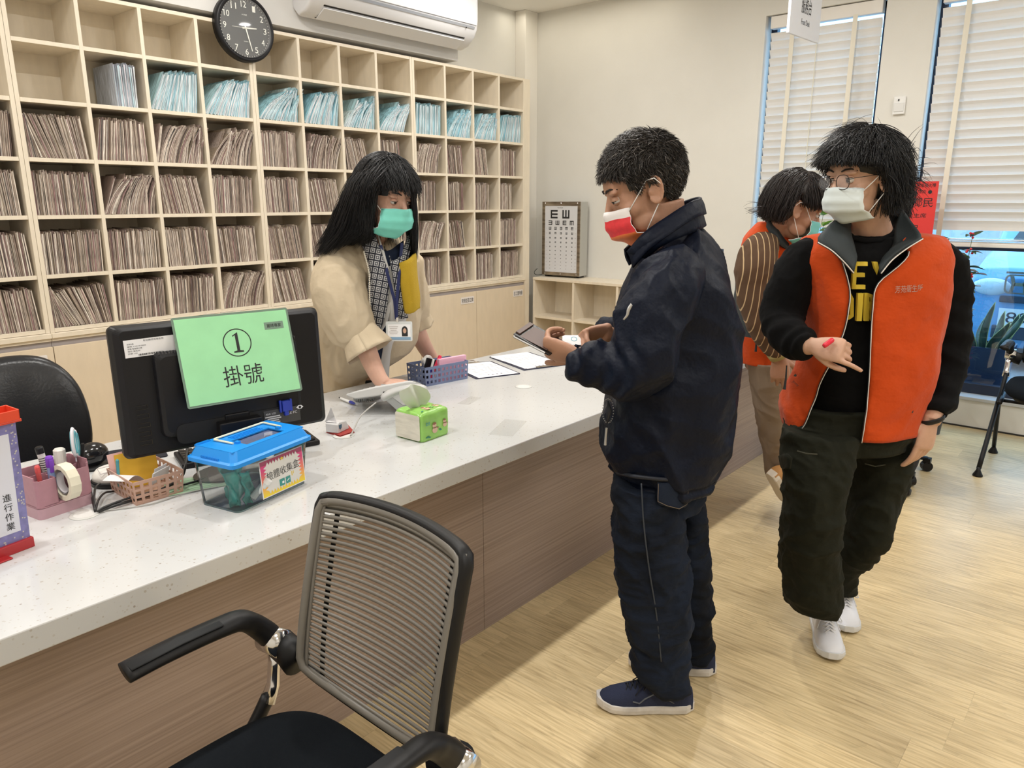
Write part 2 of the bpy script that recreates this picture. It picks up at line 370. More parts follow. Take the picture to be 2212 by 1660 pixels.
# ---- hanging sign
sg = atY(1745, 45, 1.75); xb = atY(1706, 70, 1.75); xe = atY(1784, 98, 1.75)
W_, H_ = 0.41, 0.36
t = thing('hanging_sign', 'white hanging sign board lettered for the front desk', 'sign', (xb.x + 0.5*W_, 1.75, xb.z + 0.0), 0)
t.rotation_euler = (0, 0, math.radians(-4))
put('board', MB().box((-W_/2, -0.008, 0), (W_/2, 0.008, H_)), mat('sign_white', (0.80, 0.81, 0.86), 0.4), t, bevel=0.0015)
put('hanger_wire', MB().tube([(-0.07, 0, H_), (-0.07, 0, CEIL - xb.z)], 0.0015, 6).tube([(0.07, 0, H_), (0.07, 0, CEIL - xb.z)], 0.0015, 6), steel, t)
Mx = frame((0.0, -0.0085, 0.170), (1, 0, 0), (0, 0, 1))
text('lettering', '服務台', 0.135, 0.085, Mx, ink, t); text('lettering', 'Front Desk', 0.115, 0.030, frame((0.0, -0.0085, 0.082), (1, 0, 0), (0, 0, 1)), ink, t)
# ================================================================ RECORD SHELVES
SY, SD = 4.38, 0.32                      # front plane, depth
RZ = [0.866, 1.150, 1.455, 1.742, 2.028, 2.308, 2.565]     # top faces of the boards, bottom to top
UW = 1.3205; U0 = 1.366                  # unit width, left side of the second visible unit
def record_shelf(x0, label):
    t = thing('record_shelf', label, 'shelf unit', (x0, SY, 0.845))
    h = RZ[-1] - 0.845
    for x in (0.0, UW - 0.022): put('side_panel', MB().box((x + .0008, 0, 0), (x + 0.0212, SD, h)), lam, t, bevel=0.001)
    cw = (UW - 0.044) / 4
    for k in (1, 2, 3):
        x = 0.022 + cw * k; put('divider', MB().box((x - 0.010, 0.001, 0.02), (x + 0.010, SD - .01, h - 0.02)), lam, t, bevel=0.001)
    for i, z in enumerate(RZ):
        z -= 0.845
        put('shelf_board', MB().box((0.022, 0.002, z - 0.020), (UW - 0.022, SD - .01, z)), lam, t, bevel=0.001)
    put('back_panel', MB().box((0.02, SD - 0.01, 0), (UW - 0.02, SD, h)), lam, t)
    return t
names = ['far left record shelf unit, mostly outside the left edge', 'cream laminate record shelf unit holding the grey and first blue folders', 'cream laminate record shelf unit in the middle, behind the woman in beige', 'cream laminate record shelf unit at the right end beside the eye chart']
for i in range(4): record_shelf(U0 + (i - 1) * UW, names[i])
tag(put('filler_panel', MB().box((U0 + 3*UW + .001, SY + 0.004, 0.0), (U0 + 3*UW + 0.075, BY - .002, 2.565)), lam, bevel=0.001), 'narrow cream filler panel between the last record shelf and the corner', 'panel')
# base cabinets
def base_cabinet(x0, label, signs):
    t = thing('base_cabinet', label, 'cabinet', (x0, SY, 0))
    put('body', MB().box((0.001, 0.012, 0.0), (UW - 0.001, SD, 0.80)), groove, t)
    put('top_board', MB().box((0.0006, -0.018, 0.818), (UW - 0.0006, SD, 0.844)), lam, t, bevel=0.002)
    put('rail', MB().box((0.001, -0.004, 0.801), (UW - 0.001, SD - .02, 0.818)), lam, t, bevel=0.002)
    for k in range(2):
        d = put('door', MB().box((k*UW/2 + 0.002, -0.008, 0.02), ((k+1)*UW/2 - 0.002, 0.010, 0.772)), lamd, t, bevel=0.0015)
    for k, s, w in signs:
        M = frame(((k+1)*UW/2 - 0.035 - w/2, -0.0095, 0.705), (1, 0, 0), (0, 0, 1))
        lb = put('door_label', MB().prism(rrect(w, 0.058, 0.006), -0.001, 0.001, M), mat('label_white', (0.80, 0.76, 0.74), 0.6), t, label='white label strip')
        text('lettering', s, w*0.88, 0.038, M @ Matrix.Translation((0, 0, 0.0012)), ink, lb)
base_cabinet(U0 - UW, 'cream base cabinet at the left end, behind the black task chair', [(1, '預防保健表單', 0.235)])
base_cabinet(U0, 'cream base cabinet behind the computer monitor', [])
base_cabinet(U0 + UW, 'cream base cabinet behind the woman in beige', [(1, '成人健檢', 0.15)])
base_cabinet(U0 + 2*UW, 'cream base cabinet at the right end beside the low open shelf', [(0, '常規疫苗立牌', 0.16), (1, '志工置物櫃', 0.135)])

# ---- folders
def folder_mat(name, cols, page, streak):
    m = bpy.data.materials.new(name); m.use_nodes = True; n, L, b = nodes(m); b.inputs['Roughness'].default_value = 0.8
    oi = n.new('ShaderNodeObjectInfo'); ge = n.new('ShaderNodeNewGeometry'); ad = n.new('ShaderNodeMath'); ad.operation = 'ADD'
    L.new(oi.outputs['Random'], ad.inputs[0]); L.new(ge.outputs['Random Per Island'], ad.inputs[1])
    fr = n.new('ShaderNodeMath'); fr.operation = 'FRACT'; L.new(ad.outputs[0], fr.inputs[0])
    cr = n.new('ShaderNodeValToRGB'); cr.color_ramp.interpolation = 'CONSTANT'; e = cr.color_ramp.elements
    e[0].color = (*cols[0], 1); e[0].position = 0
    e[1].color = (*cols[1], 1); e[1].position = 1/len(cols)
    for i, c in enumerate(cols[2:]): q = e.new((i+2)/len(cols)); q.color = (*c, 1)
    L.new(fr.outputs[0], cr.inputs[0])
    tc = n.new('ShaderNodeTexCoord'); mp = n.new('ShaderNodeMapping'); mp.inputs['Scale'].default_value = streak; L.new(tc.outputs['Object'], mp.inputs[0])
    t = n.new('ShaderNodeTexNoise'); t.inputs['Scale'].default_value = 1; t.inputs['Detail'].default_value = 4; L.new(mp.outputs[0], t.inputs['Vector'])
    mr = n.new('ShaderNodeMapRange'); mr.inputs[1].default_value = .3; mr.inputs[2].default_value = .7; mr.inputs[3].default_value = 0.5; mr.inputs[4].default_value = 1.45; L.new(t.outputs[0], mr.inputs[0])
    mx = n.new('ShaderNodeMix'); mx.data_type = 'RGBA'; mx.blend_type = 'MULTIPLY'; mx.inputs[0].default_value = 1
    L.new(cr.outputs[0], mx.inputs[6]); L.new(mr.outputs[0], mx.inputs[7]); L.new(mx.outputs[2], b.inputs['Base Color']); return m
brownm = folder_mat('kraft_folder', [(0.30,0.23,0.19),(0.46,0.37,0.31),(0.24,0.175,0.15),(0.60,0.51,0.43),(0.36,0.29,0.25),(0.40,0.30,0.28),(0.68,0.60,0.52),(0.28,0.22,0.16)], None, (260, 260, 18))
brpage = folder_mat('worn_pages', [(0.70,0.62,0.54),(0.44,0.36,0.31),(0.80,0.74,0.67),(0.34,0.26,0.22),(0.56,0.47,0.40),(0.72,0.66,0.58),(0.30,0.18,0.18),(0.10,0.085,0.08),(0.62,0.54,0.46)], None, (380, 380, 22))
bluem = folder_mat('blue_folder', [(0.30,0.54,0.62),(0.42,0.64,0.70),(0.34,0.58,0.67),(0.60,0.74,0.78),(0.26,0.50,0.60)], None, (120, 120, 8))
blpage = folder_mat('blue_pages', [(0.62,0.72,0.76),(0.70,0.74,0.76),(0.45,0.66,0.72),(0.74,0.70,0.74),(0.55,0.68,0.74)], None, (300, 300, 12))
greym = folder_mat('grey_booklet', [(0.48,0.52,0.60),(0.58,0.60,0.66),(0.42,0.45,0.52),(0.62,0.62,0.66)], None, (200, 200, 10))
def folder_mesh(th, h, d, bow, jag, page_in=0.004):
    """two covers and a block of pages, standing; x = thickness, y = depth behind the front, z = height; bow bends it"""
    m = MB()
    def slab(x0, x1, y0, hh):
        rings = []
        for i in range(6):
            z = hh * i / 5; off = bow * (i / 5) ** 2
            rings.append([(x0+off, y0, z), (x1+off, y0, z), (x1+off, y0 + d, z), (x0+off, y0 + d, z)])
        m.loft(rings)
    c = 0.0011; m.cur = 0; slab(0, c, 0, h); slab(th - c, th, 0.002, h - 0.004)
    m.cur = 1; k = max(1, int(th / 0.0045)); w = (th - 2*c) / k
    for i in range(k): slab(c + i*w + 0.0003, c + (i+1)*w - 0.0003, page_in * jag.uniform(0.1, 1.6), h - 0.006 - jag.uniform(0, 0.012))
    return m
rnd = random.Random(11)
variants = {}
def var(kind, bowk):
    key = (kind, bowk, rnd.randrange(4))
    if key not in variants:
        th = {'br': (0.0095, 0.0125, 0.008, 0.0145), 'bl': (0.014, 0.018, 0.012, 0.022), 'gr': (0.008, 0.010, 0.009, 0.0075)}[kind][key[2]]
        h = {'br': 0.222, 'bl': 0.225, 'gr': 0.222}[kind]; bow = {0: 0.0, 1: 0.045, 2: -0.045, 3: 0.02}[bowk]
        me = folder_mesh(th, h, 0.26, bow, rnd).mesh('folder', {'br': [brownm, brpage], 'bl': [bluem, blpage], 'gr': [greym, blpage]}[kind])
        variants[key] = (me, th)
    return variants[key]
ORD = ['lowest', 'second from bottom', 'third from bottom', 'fourth from bottom', 'blue-folder', 'top']
def colname(c): return ['first', 'second', 'third', 'fourth', 'fifth', 'sixth', 'seventh', 'eighth', 'ninth', 'tenth', 'eleventh', 'twelfth', 'thirteenth'][c]
STUFF = MB(); n_ind = [0]
def fill(c, r, kind, lean, fill_f, bowk=0, frm=0.0, endlean=None):
    """c: 0 = last column of the left unit; r: row from the bottom; lean angle in degrees, + leans to the right"""
    gi = c + 3; u, k = divmod(gi, 4); cw = (UW - 0.044) / 4
    xa = U0 + (u - 1) * UW + 0.022 + cw * k + (0.010 if k else 0); xb = xa + cw - (0.020 if 0 < k < 3 else 0.010)
    z = RZ[r] + 0.0005; x = xa + 0.003 + frm * (xb - xa); end = xa + (xb - xa) * fill_f
    tot = max(1, int((end - x) / 0.0117)); i = 0
    while True:
        me, th = var(kind, bowk if rnd.random() < 0.8 else 0)
        s = (x - xa) / (xb - xa); a = lean if endlean is None else lean + (endlean - lean) * s
        a = math.radians(a + rnd.uniform(-1.2, 1.2)); hs = rnd.uniform(0.955, 1.03)
        step = th / max(0.75, math.cos(a)) + 0.0004
        H = 0.222 * hs; topx = x + H * math.sin(a)
        if x + step > end: break
        if topx < xa + 0.004: a = -math.asin(min(1, (x - xa - 0.003) / H)) if x > xa + 0.003 else 0.0
        if topx + th > xb - 0.002: a = math.asin(max(-0.9, min(1, (xb - 0.004 - th - x) / H)))
        yj = SY + 0.012 + rnd.uniform(0, 0.012)
        M = Matrix.Translation((x, yj, z + (th * math.sin(-a) if a < 0 else 0) * -0.0 + 0.0)) @ Matrix.Rotation(a, 4, 'Y') @ Matrix.Diagonal((1, 1, hs, 1))
        if a > 0: M = Matrix.Translation((0, 0, th * math.sin(a))) @ M
        if kind == 'br' and n_ind[0] >= 300:
            o0 = len(STUFF.v); STUFF.v.extend([tuple(M @ v.co) for v in me.vertices]); STUFF.f.extend([tuple(q + o0 for q in p.vertices) for p in me.polygons]); STUFF.mi.extend([p.material_index for p in me.polygons])
        else:
            nm = {'br': 'patient_folder', 'bl': 'blue_record_folder', 'gr': 'record_booklet'}[kind]; cn = {'br': 'brown', 'bl': 'light blue', 'gr': 'grey-white'}[kind]
            o = bpy.data.objects.new(nm, me); COL.objects.link(o); o.matrix_world = M
            if kind == 'gr': lb = 'thin grey-white record booklet standing in the half-empty compartment above the brown folders'; g = 'grey-white booklets in the third column'
            elif kind == 'bl': lb = 'light blue patient folder in the %s column compartment of the record shelves' % colname(c); g = 'blue folders in the %s column' % colname(c)
            else: lb = 'worn brown patient folder in the %s row, %s visible shelf column' % (ORD[r], colname(c)); g = 'brown folders, %s row, %s column' % (ORD[r], colname(c))
            tag(o, lb, 'folder', g)
            if kind == 'br': n_ind[0] += 1
        x += step
# brown rows: (lean, fill, bow) per row from bottom, chosen after the photograph
L_ = {0: [(-4,.97,0),(-3,.97,0),(-2,.97,0),(3,.95,0)], 1: [(-40,.99,0,-4),(1,.97,0),(0,.97,0),(-24,.98,0,-4)],
      2: [(2,.94,0),(2,.95,0),(22,.97,1,0),(10,.95,0,-2)], 3: [(3,.93,0),(-2,.94,0),(-9,.92,0),(12,.95,1)], 4: [(8,.9,1),(-3,.9,0),(2,.88,0),(26,.92,1,-2)],
      5: [(-12,.94,0),(-8,.9,0),(-2,.84,0),(1,.88,0)], 6: [(-7,.9,0),(-9,.88,0),(-8,.92,0),(6,.86,1)], 7: [(-7,.85,0),(-8,.84,0),(-8,.75,0),(-13,.80,0)],
      8: [(4,.8,0),(3,.8,0),(0,.7,0),(-5,.7,0)], 9: [(0,.82,0),(6,.78,1),(1,.68,0),(5,.76,1)], 10: [(-9,.76,0),(-9,.72,0),(-1,.66,0),(-7,.68,0)],
      11: [(0,.80,0),(-2,.74,0),(0,.70,0),(-9,.64,0)], 12: [(3,.86,0),(1,.78,0),(0,.64,0),(0,.74,0)]}
order = [(c, r) for c in (0, 1, 2) for r in range(4)] + [(c, r) for c in range(3, 13) for r in range(4)]
for c, r in order:
    ln, ff, bk, *el = L_[c][r]; fill(c, r, 'br', ln, ff, bk, 0, el[0] if el else None)
so = put('patient_folder', STUFF, [brownm, brpage]); so['kind'] = 'stuff'
tag(so, 'rows of worn brown patient folders filling the middle and right shelf columns', 'folders', 'brown folders in the middle and right columns')
fill(2, 4, 'gr', 0, 0.86, 0, 0.48)
for c, ln, ff, bk, el in ((3, 26, .97, 0, 1), (4, 30, .97, 3, 4), (5, 34, .97, 1, 14), (6, 26, .97, 3, 4), (7, 32, .97, 1, 12), (8, 34, .84, 1, 8), (9, 5, .97, 0, 1), (10, 30, .97, 1, 4), (11, 30, .97, 1, 8), (12, 16, .97, 0, 6)):
    fill(c, 4, 'bl', ln, ff, bk, 0.02, el)

# ---- clock on the bulkhead
cc = atY(532, 60, 4.335); R_ = 0.192
t = thing('wall_clock', 'round black wall clock with white numerals hung at the shelf top', 'clock', (cc.x, 4.382, cc.z))
put('rim', MB().lathe([(0.150, 0.0), (R_, 0.0), (R_, 0.03), (R_-0.006, 0.045), (R_-0.02, 0.046), (R_-0.026, 0.034), (0.150, 0.030)], 48, Matrix.Rotation(PI/2, 4, 'X')), black, t, smooth=True)
put('dial', MB().lathe([(0.168, 0.0), (0.168, 0.031)], 48, Matrix.Rotation(PI/2, 4, 'X')), mat('dial_black', (0.02, 0.022, 0.024), 0.5), t)
num = mat('numeral_white', (0.85, 0.85, 0.78), 0.5)
for hh in range(1, 13):
    a = math.radians(90 - 30*hh); r = 0.132
    text('numeral', str(hh), 0.034 if hh > 9 else 0.02, 0.034, frame((r*math.cos(a), -0.0325, r*math.sin(a)), (1,0,0), (0,0,1)), num, t)
tk = MB()
for k in range(60):
    a = 2*PI*k/60; M = Matrix.Translation((0, -0.0325, 0)) @ Matrix.Rotation(-a, 4, 'Y'); tk.box((-0.0008 if k % 5 else -0.0016, -0.0004, 0.156 if k % 5 else 0.153), (0.0008 if k % 5 else 0.0016, 0.0004, 0.163), M)
put('minute_marks', tk, num, t)
text('lettering', 'A-ONE', 0.034, 0.008, frame((0, -0.0325, 0.074), (1,0,0), (0,0,1)), num, t); text('lettering', 'QUARTZ', 0.03, 0.006, frame((0, -0.0325, -0.075), (1,0,0), (0,0,1)), num, t)
def hand(nm, ang, ln, w, y):
    M = Matrix.Translation((0, y, 0)) @ Matrix.Rotation(ang, 4, 'Y')
    put(nm, MB().prism([(-w, -0.02), (w, -0.02), (w*0.55, ln), (-w*0.55, ln)], -0.001, 0.001, M @ Matrix.Rotation(PI/2, 4, 'X')), num, t)
hand('hour_hand', math.radians(85), 0.075, 0.005, -0.036); hand('minute_hand', math.radians(165), 0.13, 0.004, -0.039); hand('second_hand', math.radians(268), 0.09, 0.0012, -0.042)
put('glass_cover', MB().lathe([(0.166, 0.044), (0.166, 0.0445)], 48, Matrix.Rotation(PI/2, 4, 'X')), mat('clear_cover', (1, 1, 1), 0.03, alpha=0.06), t)

# ---- air conditioner
acw = mat('aircon_white', (0.72, 0.72, 0.74), 0.3)
xa, xb2 = 3.005, 4.500; ya = 4.384
t = thing('air_conditioner', 'white split air conditioner mounted high on the grey bulkhead', 'air conditioner', ((xa+xb2)/2, ya, 2.72))
hw = (xb2 - xa)/2
prof = [(0.0, -0.005), (-0.05, -0.055), (-0.13, -0.035), (-0.195, 0.02), (-0.225, 0.075), (-0.235, 0.14), (-0.235, 0.29), (-0.20, 0.325), (0.0, 0.325)]
def acring(x, s=1.0, dx=0): return [Vector((x + dx, y * s, 0.13 + (z - 0.13) * s)) for y, z in prof]
put('housing', MB().loft([acring(-hw + 0.004, .93), acring(-hw + 0.012, .98), acring(-hw + 0.03), acring(hw - 0.03), acring(hw - 0.012, .98), acring(hw - 0.004, .93)]), acw, t, smooth=True, bevel=0.006, angle=0.5)
def q(y, z): return [(-hw + 0.11, y, z), (hw - 0.11, y, z)]
put('air_outlet', MB().sheet([q(-0.075, -0.0505), q(-0.185, 0.008)], 0.004), dark, t)
put('louvre', MB().sheet([q(-0.088, -0.0555), q(-0.178, -0.005)], -0.008), acw, t, bevel=0.003)
put('front_panel', MB().sheet([[(-hw + 0.03, -0.2375, 0.10), (hw - 0.03, -0.2375, 0.10)], [(-hw + 0.03, -0.2375, 0.285), (hw - 0.03, -0.2375, 0.285)]], 0.006), acw, t, bevel=0.002)
put('trim_line', MB().sheet([[(-hw + 0.05, -0.229, 0.072), (hw - 0.05, -0.229, 0.072)], [(-hw + 0.05, -0.236, 0.088), (hw - 0.05, -0.236, 0.088)]], 0.003), mat('silver_trim', (0.45, 0.47, 0.52), 0.3, metal=0.4), t)
put('indicator', MB().lathe([(0.005, 0), (0.005, 0.004)], 12, Matrix.Translation((hw-0.14, -0.229, 0.07)) @ Matrix.Rotation(PI/2, 4, 'X')), black, t)
text('lettering', 'Inverter', 0.05, 0.008, frame((hw-0.22, -0.2335, 0.0725), (1,0,0), (0,-0.2,1)), groove, t)

# ---- low open shelf
LXa = 5.445
t = thing('low_shelf', 'low cream open shelf carrying the eye chart', 'shelf', (LXa, 2.6, 0)); Ln = 4.372 - 2.6
put('top_board', MB().box((-0.004, 0, 0.812), (WX - LXa - .001, Ln, 0.835)), lam, t, bevel=0.0015)
put('back_panel', MB().box((WX-LXa-0.012, 0, 0.0), (WX-LXa-0.002, Ln, 0.81)), lam, t)
for y in (0.0, Ln - 0.465*3 - .011, Ln - 0.465*2 - 0.011, Ln - 0.465 - 0.011, Ln - 0.022):
    put('divider', MB().box((0, y, 0), (WX-LXa-0.013, y + 0.022, 0.811)), lam, t, bevel=0.001)
put('shelf_board', MB().box((0.004, 0.01, 0.455), (WX-LXa-0.013, Ln - .01, 0.477)), lam, t); put('bottom_board', MB().box((0.004, 0.01, 0.05), (WX-LXa-0.013, Ln - .01, 0.072)), lam, t)

# ---- eye chart light box
A = atZ(1185, 590, 0.836); cx_, cy_ = 5.64, 4.23
u = Vector((0.10, -0.995, 0)).normalized()      # along the face, to the right in the picture
t = thing('eye_chart', 'steel framed vision chart box of black E symbols on the low shelf', 'eye chart', (5.585, 4.155, 0.838), (0, 0, math.atan2(u.y, u.x)))
cw_, ch, cd = 0.405, 0.67, 0.135
box = put('case', MB().box((-cw_/2, 0, 0.015), (cw_/2, cd, 0.015 + ch)), mat('grey_case', (0.46, 0.46, 0.43), 0.45), t, bevel=0.004)
fr = MB(); b_ = 0.03
for a, c in (((-cw_/2, 0), (-cw_/2 + b_, ch)), ((cw_/2 - b_, 0), (cw_/2, ch)), ((-cw_/2 + b_, 0), (cw_/2 - b_, b_)), ((-cw_/2 + b_, ch - b_*1.25), (cw_/2 - b_, ch))):
    fr.box((a[0], -0.006, a[1] + 0.015), (c[0], 0.001, c[1] + 0.015))
put('frame', fr, steel, t, bevel=0.001)
put('foot', MB().box((-cw_/2+0.02, 0.02, 0), (-cw_/2+0.05, cd-0.02, 0.015)), black, t); put('foot', MB().box((cw_/2-0.05, 0.02, 0), (cw_/2-0.02, cd-0.02, 0.015)), black, t)
put('chart_panel', MB().box((-cw_/2 + b_, -0.0025, b_+0.015), (cw_/2 - b_, -0.0005, ch - b_*1.25 + 0.015)), mat('chart_white', (0.66, 0.67, 0.70), 0.5), t)
E_ = MB()
def Eopt(x, z, s, o):
    rects = [(-.5, -.5, -.3, .5), (-.3, .3, .5, .5), (-.3, -.1, .5, .1), (-.3, -.5, .5, -.3)]
    for a, b2, c, d in rects:
        pts = [(a, b2), (c, b2), (c, d), (a, d)]
        for _ in range(o): pts = [(-q[1], q[0]) for q in pts]
        E_.add([(x + s*px, -0.0032, z + s*pz) for px, pz in pts], [(0, 1, 2, 3)])
r2 = random.Random(3); zt = ch - b_*1.25 + 0.015
Eopt(-0.075, zt - 0.075, 0.075, 0); Eopt(0.05, zt - 0.075, 0.075, 1)
for i, o in enumerate((2, 1, 0, 3)): Eopt(-0.115 + 0.076*i, zt - 0.152, 0.040, o)
sz = [0.026, 0.0195, 0.016, 0.0135, 0.011, 0.010, 0.009, 0.008, 0.007, 0.006, 0.005]; z = zt - 0.202
for k, s in enumerate(sz):
    for i in range(5): Eopt(-0.118 + 0.059*i, z, s, r2.randrange(4))
    z -= 0.044 - 0.0016*k
so_ = put('symbols', E_, ink, t); z = zt - 0.202
text('lettering', '視力檢查表', 0.06, 0.008, frame((-0.01, -0.0033, zt - 0.018), (1,0,0), (0,0,1)), ink, t)
for k in range(11):
    text('numeral', '%.1f' % (0.2 + 0.1*k), 0.012, 0.007, frame((-0.155, -0.0033, z), (1,0,0), (0,0,1)), groove, t); text('numeral', '%.1f' % (0.2 + 0.1*k), 0.013, 0.009, frame((0.155, -0.0033, z), (1,0,0), (0,0,1)), groove, t); z -= 0.044 - 0.0016*k
sc = MB()
for x in (-0.17, 0, 0.17):
    for zz_ in (0.03, ch - 0.0): sc.lathe([(0.006, 0), (0.006, 0.003), (0.003, 0.005)], 12, Matrix.Translation((x, -0.006, zz_)) @ Matrix.Rotation(PI/2, 4, 'X'))
put('screws', sc, chrome, t)
put('power_cable', MB().tube(smoothpath([(-cw_/2, 0.08, 0.02), (-cw_/2-0.05, 0.05, 0.006), (-cw_/2-0.095, 0.03, 0.006), (-cw_/2-0.12, 0.05, 0.03), (-cw_/2-0.10, 0.07, 0.06)]), 0.003, 8), mat('cable_dark', (0.02, 0.03, 0.025), 0.4), t)
# ================================================================ SERVICE COUNTER
CT = 0.75
quartz = bpy.data.materials.new('speckled_quartz'); quartz.use_nodes = True; n, L, b = nodes(quartz)
b.inputs['Roughness'].default_value = 0.16; b.inputs['Coat Weight'].default_value = 0.2
tc = n.new('ShaderNodeTexCoord')
def speck(scale, thr, c0, prev):
    mpn = n.new('ShaderNodeMapping'); mpn.inputs['Scale'].default_value = (1, 1, 1); mpn.inputs['Location'].default_value = (scale, 3, 1)
    v = n.new('ShaderNodeTexVoronoi'); v.inputs['Scale'].default_value = scale; L.new(tc.outputs['Object'], mpn.inputs[0]); L.new(mpn.outputs[0], v.inputs['Vector'])
    nn = n.new('ShaderNodeTexWhiteNoise'); L.new(v.outputs['Color'], nn.inputs['Vector'])
    a = n.new('ShaderNodeMath'); a.operation = 'MULTIPLY'; a.inputs[1].default_value = thr; L.new(nn.outputs[0], a.inputs[0])
    g = n.new('ShaderNodeMath'); g.operation = 'LESS_THAN'; L.new(v.outputs['Distance'], g.inputs[0]); L.new(a.outputs[0], g.inputs[1])
    p2 = n.new('ShaderNodeMath'); p2.operation = 'GREATER_THAN'; p2.inputs[1].default_value = 0.55; L.new(nn.outputs[0], p2.inputs[0])
    g2 = n.new('ShaderNodeMath'); g2.operation = 'MULTIPLY'; L.new(g.outputs[0], g2.inputs[0]); L.new(p2.outputs[0], g2.inputs[1])
    mx = n.new('ShaderNodeMix'); mx.data_type = 'RGBA'; L.new(g2.outputs[0], mx.inputs[0]); mx.inputs[7].default_value = (*c0, 1)
    if prev: L.new(prev, mx.inputs[6])
    else: mx.inputs[6].default_value = (0.60, 0.605, 0.61, 1)
    return mx.outputs[2]
s1 = speck(60, 0.22, (0.48, 0.45, 0.42), None); s2 = speck(110, 0.26, (0.54, 0.52, 0.50), s1); s3 = speck(38, 0.10, (0.38, 0.34, 0.31), s2)
L.new(s3, b.inputs['Base Color'])
panelm = bpy.data.materials.new('walnut_laminate'); panelm.use_nodes = True; n, L, b = nodes(panelm); b.inputs['Roughness'].default_value = 0.38
tc = n.new('ShaderNodeTexCoord'); mpn = n.new('ShaderNodeMapping'); mpn.inputs['Scale'].default_value = (0.6, 1, 80); L.new(tc.outputs['Object'], mpn.inputs[0])
t1 = n.new('ShaderNodeTexNoise'); t1.inputs['Scale'].default_value = 2.2; t1.inputs['Detail'].default_value = 6; L.new(mpn.outputs[0], t1.inputs['Vector'])
cr = n.new('ShaderNodeValToRGB'); e = cr.color_ramp.elements; e[0].position = .3; e[0].color = (0.265, 0.195, 0.163, 1); e[1].position = .72; e[1].color = (0.40, 0.305, 0.252, 1)
q_ = e.new(.5); q_.color = (0.335, 0.252, 0.208, 1); L.new(t1.outputs[0], cr.inputs[0]); L.new(cr.outputs[0], b.inputs['Base Color'])
CX0, CX1 = -1.55, 4.62
t = thing('service_counter', 'long reception counter with white speckled top and walnut panels', 'counter', (0, 1.48, 0))
put('worktop', MB().box((CX0, 0, 0.695), (CX1, 1.04, CT)), quartz, t, bevel=0.003)
xs = [CX0 + .02, -0.03, 1.769, 3.568, CX1 - 0.03]
for a, c in zip(xs, xs[1:]): put('front_panel', MB().box((a + 0.001, 0.158, 0.0), (c - 0.001, 0.178, 0.694)), panelm, t, bevel=0.0008)
put('end_panel', MB().box((CX1 - 0.03, 0.158, 0), (CX1 - 0.01, 0.95, 0.694)), panelm, t)
for x in (-0.6, 0.45, 1.77, 3.0, 4.0): put('support_panel', MB().box((x, 0.18, 0.0), (x + 0.02, 0.85, 0.694)), lam, t)
# grommets
for (x, y, lb) in ((0.625, 1.955, 'round cable cover in the worktop beside the pink pen holder'), (1.452, 1.985, 'round cable cover in the worktop beside the red folder'), (2.375, 1.955, 'closed round cable cover in the open worktop near the clipboards')):
    g = thing('cable_grommet', lb, 'cable cover', (x, y, CT))
    put('ring', MB().lathe([(0.026, 0), (0.036, 0), (0.036, 0.0016), (0.033, 0.0026), (0.026, 0.002)], 32, cap=False), mat('grommet_grey', (0.62, 0.62, 0.60), 0.4), g, smooth=True)
    put('cap', MB().lathe([(0.0265, 0.0), (0.0265, 0.0018)], 32), mat('grommet_white', (0.74, 0.74, 0.72), 0.35), g)

def at(x, y, z=CT): v = atZ(x, y, z); return (v.x, v.y, z)
# ---- monitor (back towards us)
TL, TR = P(241, 712, 2.30), P(697, 657, 2.30)
# screen plane: corners unprojected on a vertical plane facing the clerk
mc = Vector((1.035, 1.945, 0)); right = Vector((0.985, -0.170, 0)).normalized()
MWd = 0.577; MHt = 0.357
t = thing('monitor', 'black computer monitor seen from the back with a green notice', 'monitor', (mc.x, mc.y, CT), math.atan2(right.y, right.x))
zb, zt = 0.103, 0.103 + MHt
def shell(s, y): return [Vector((x*s, y, (zb+zt)/2 + z*s)) for x, z in rrect(MWd, MHt, 0.016)]
tilt = Matrix.Translation((0, 0, zb)) @ Matrix.Rotation(math.radians(-2), 4, 'X') @ Matrix.Translation((0, 0, -zb))
def tl(r): return [tilt @ p for p in r]
put('back_shell', MB().loft([tl(shell(0.93, -0.030)), tl(shell(0.975, -0.022)), tl(shell(1.0, -0.004)), tl(shell(1.0, 0.012))]), black, t, bevel=0.002)
put('screen', MB().loft([tl(shell(0.955, 0.0125)), tl(shell(0.955, 0.0135))]), mat('screen_dark', (0.01, 0.012, 0.015), 0.1), t)
def hump(w, h, y, z0, r=0.02): return [Vector((x, y, z0 + z)) for x, z in rrect(w, h, r)]
hb = zb + 0.165
put('rear_housing', MB().loft([tl(hump(0.395, 0.235, -0.028, hb)), tl(hump(0.390, 0.230, -0.050, hb)), tl(hump(0.37, 0.21, -0.055, hb))]), black, t, bevel=0.003)
put('port_recess', MB().loft([tl(hump(0.33, 0.055, -0.052, zb + 0.055)), tl(hump(0.33, 0.055, -0.0575, zb + 0.055))]), mat('recess_black', (0.004, 0.004, 0.005), 0.6), t)
slots = MB()
for k in range(5):
    z = zb + 0.038 + 0.024*k
    for a, c in (((-0.252, z), (-0.222, z + .0015)), ((-0.252, z + .011), (-0.222, z + .0125)), ((-0.2225, z), (-0.221, z + 0.0125))): slots.box((a[0], -0.0318, a[1]), (c[0], -0.0302, c[1]), tilt)
put('button_marks', slots, blackg, t)
vt = MB()
for k in range(7): vt.box((-0.185 + 0.008*k, -0.052, hb + 0.112), (-0.182 + 0.008*k, -0.040, hb + 0.119), tilt); vt.box((0.14 + 0.008*k, -0.052, hb + 0.112), (0.143 + 0.008*k, -0.040, hb + 0.119), tilt)
put('vent_ribs', vt, mat('vent_grey', (0.05, 0.05, 0.055), 0.4), t)
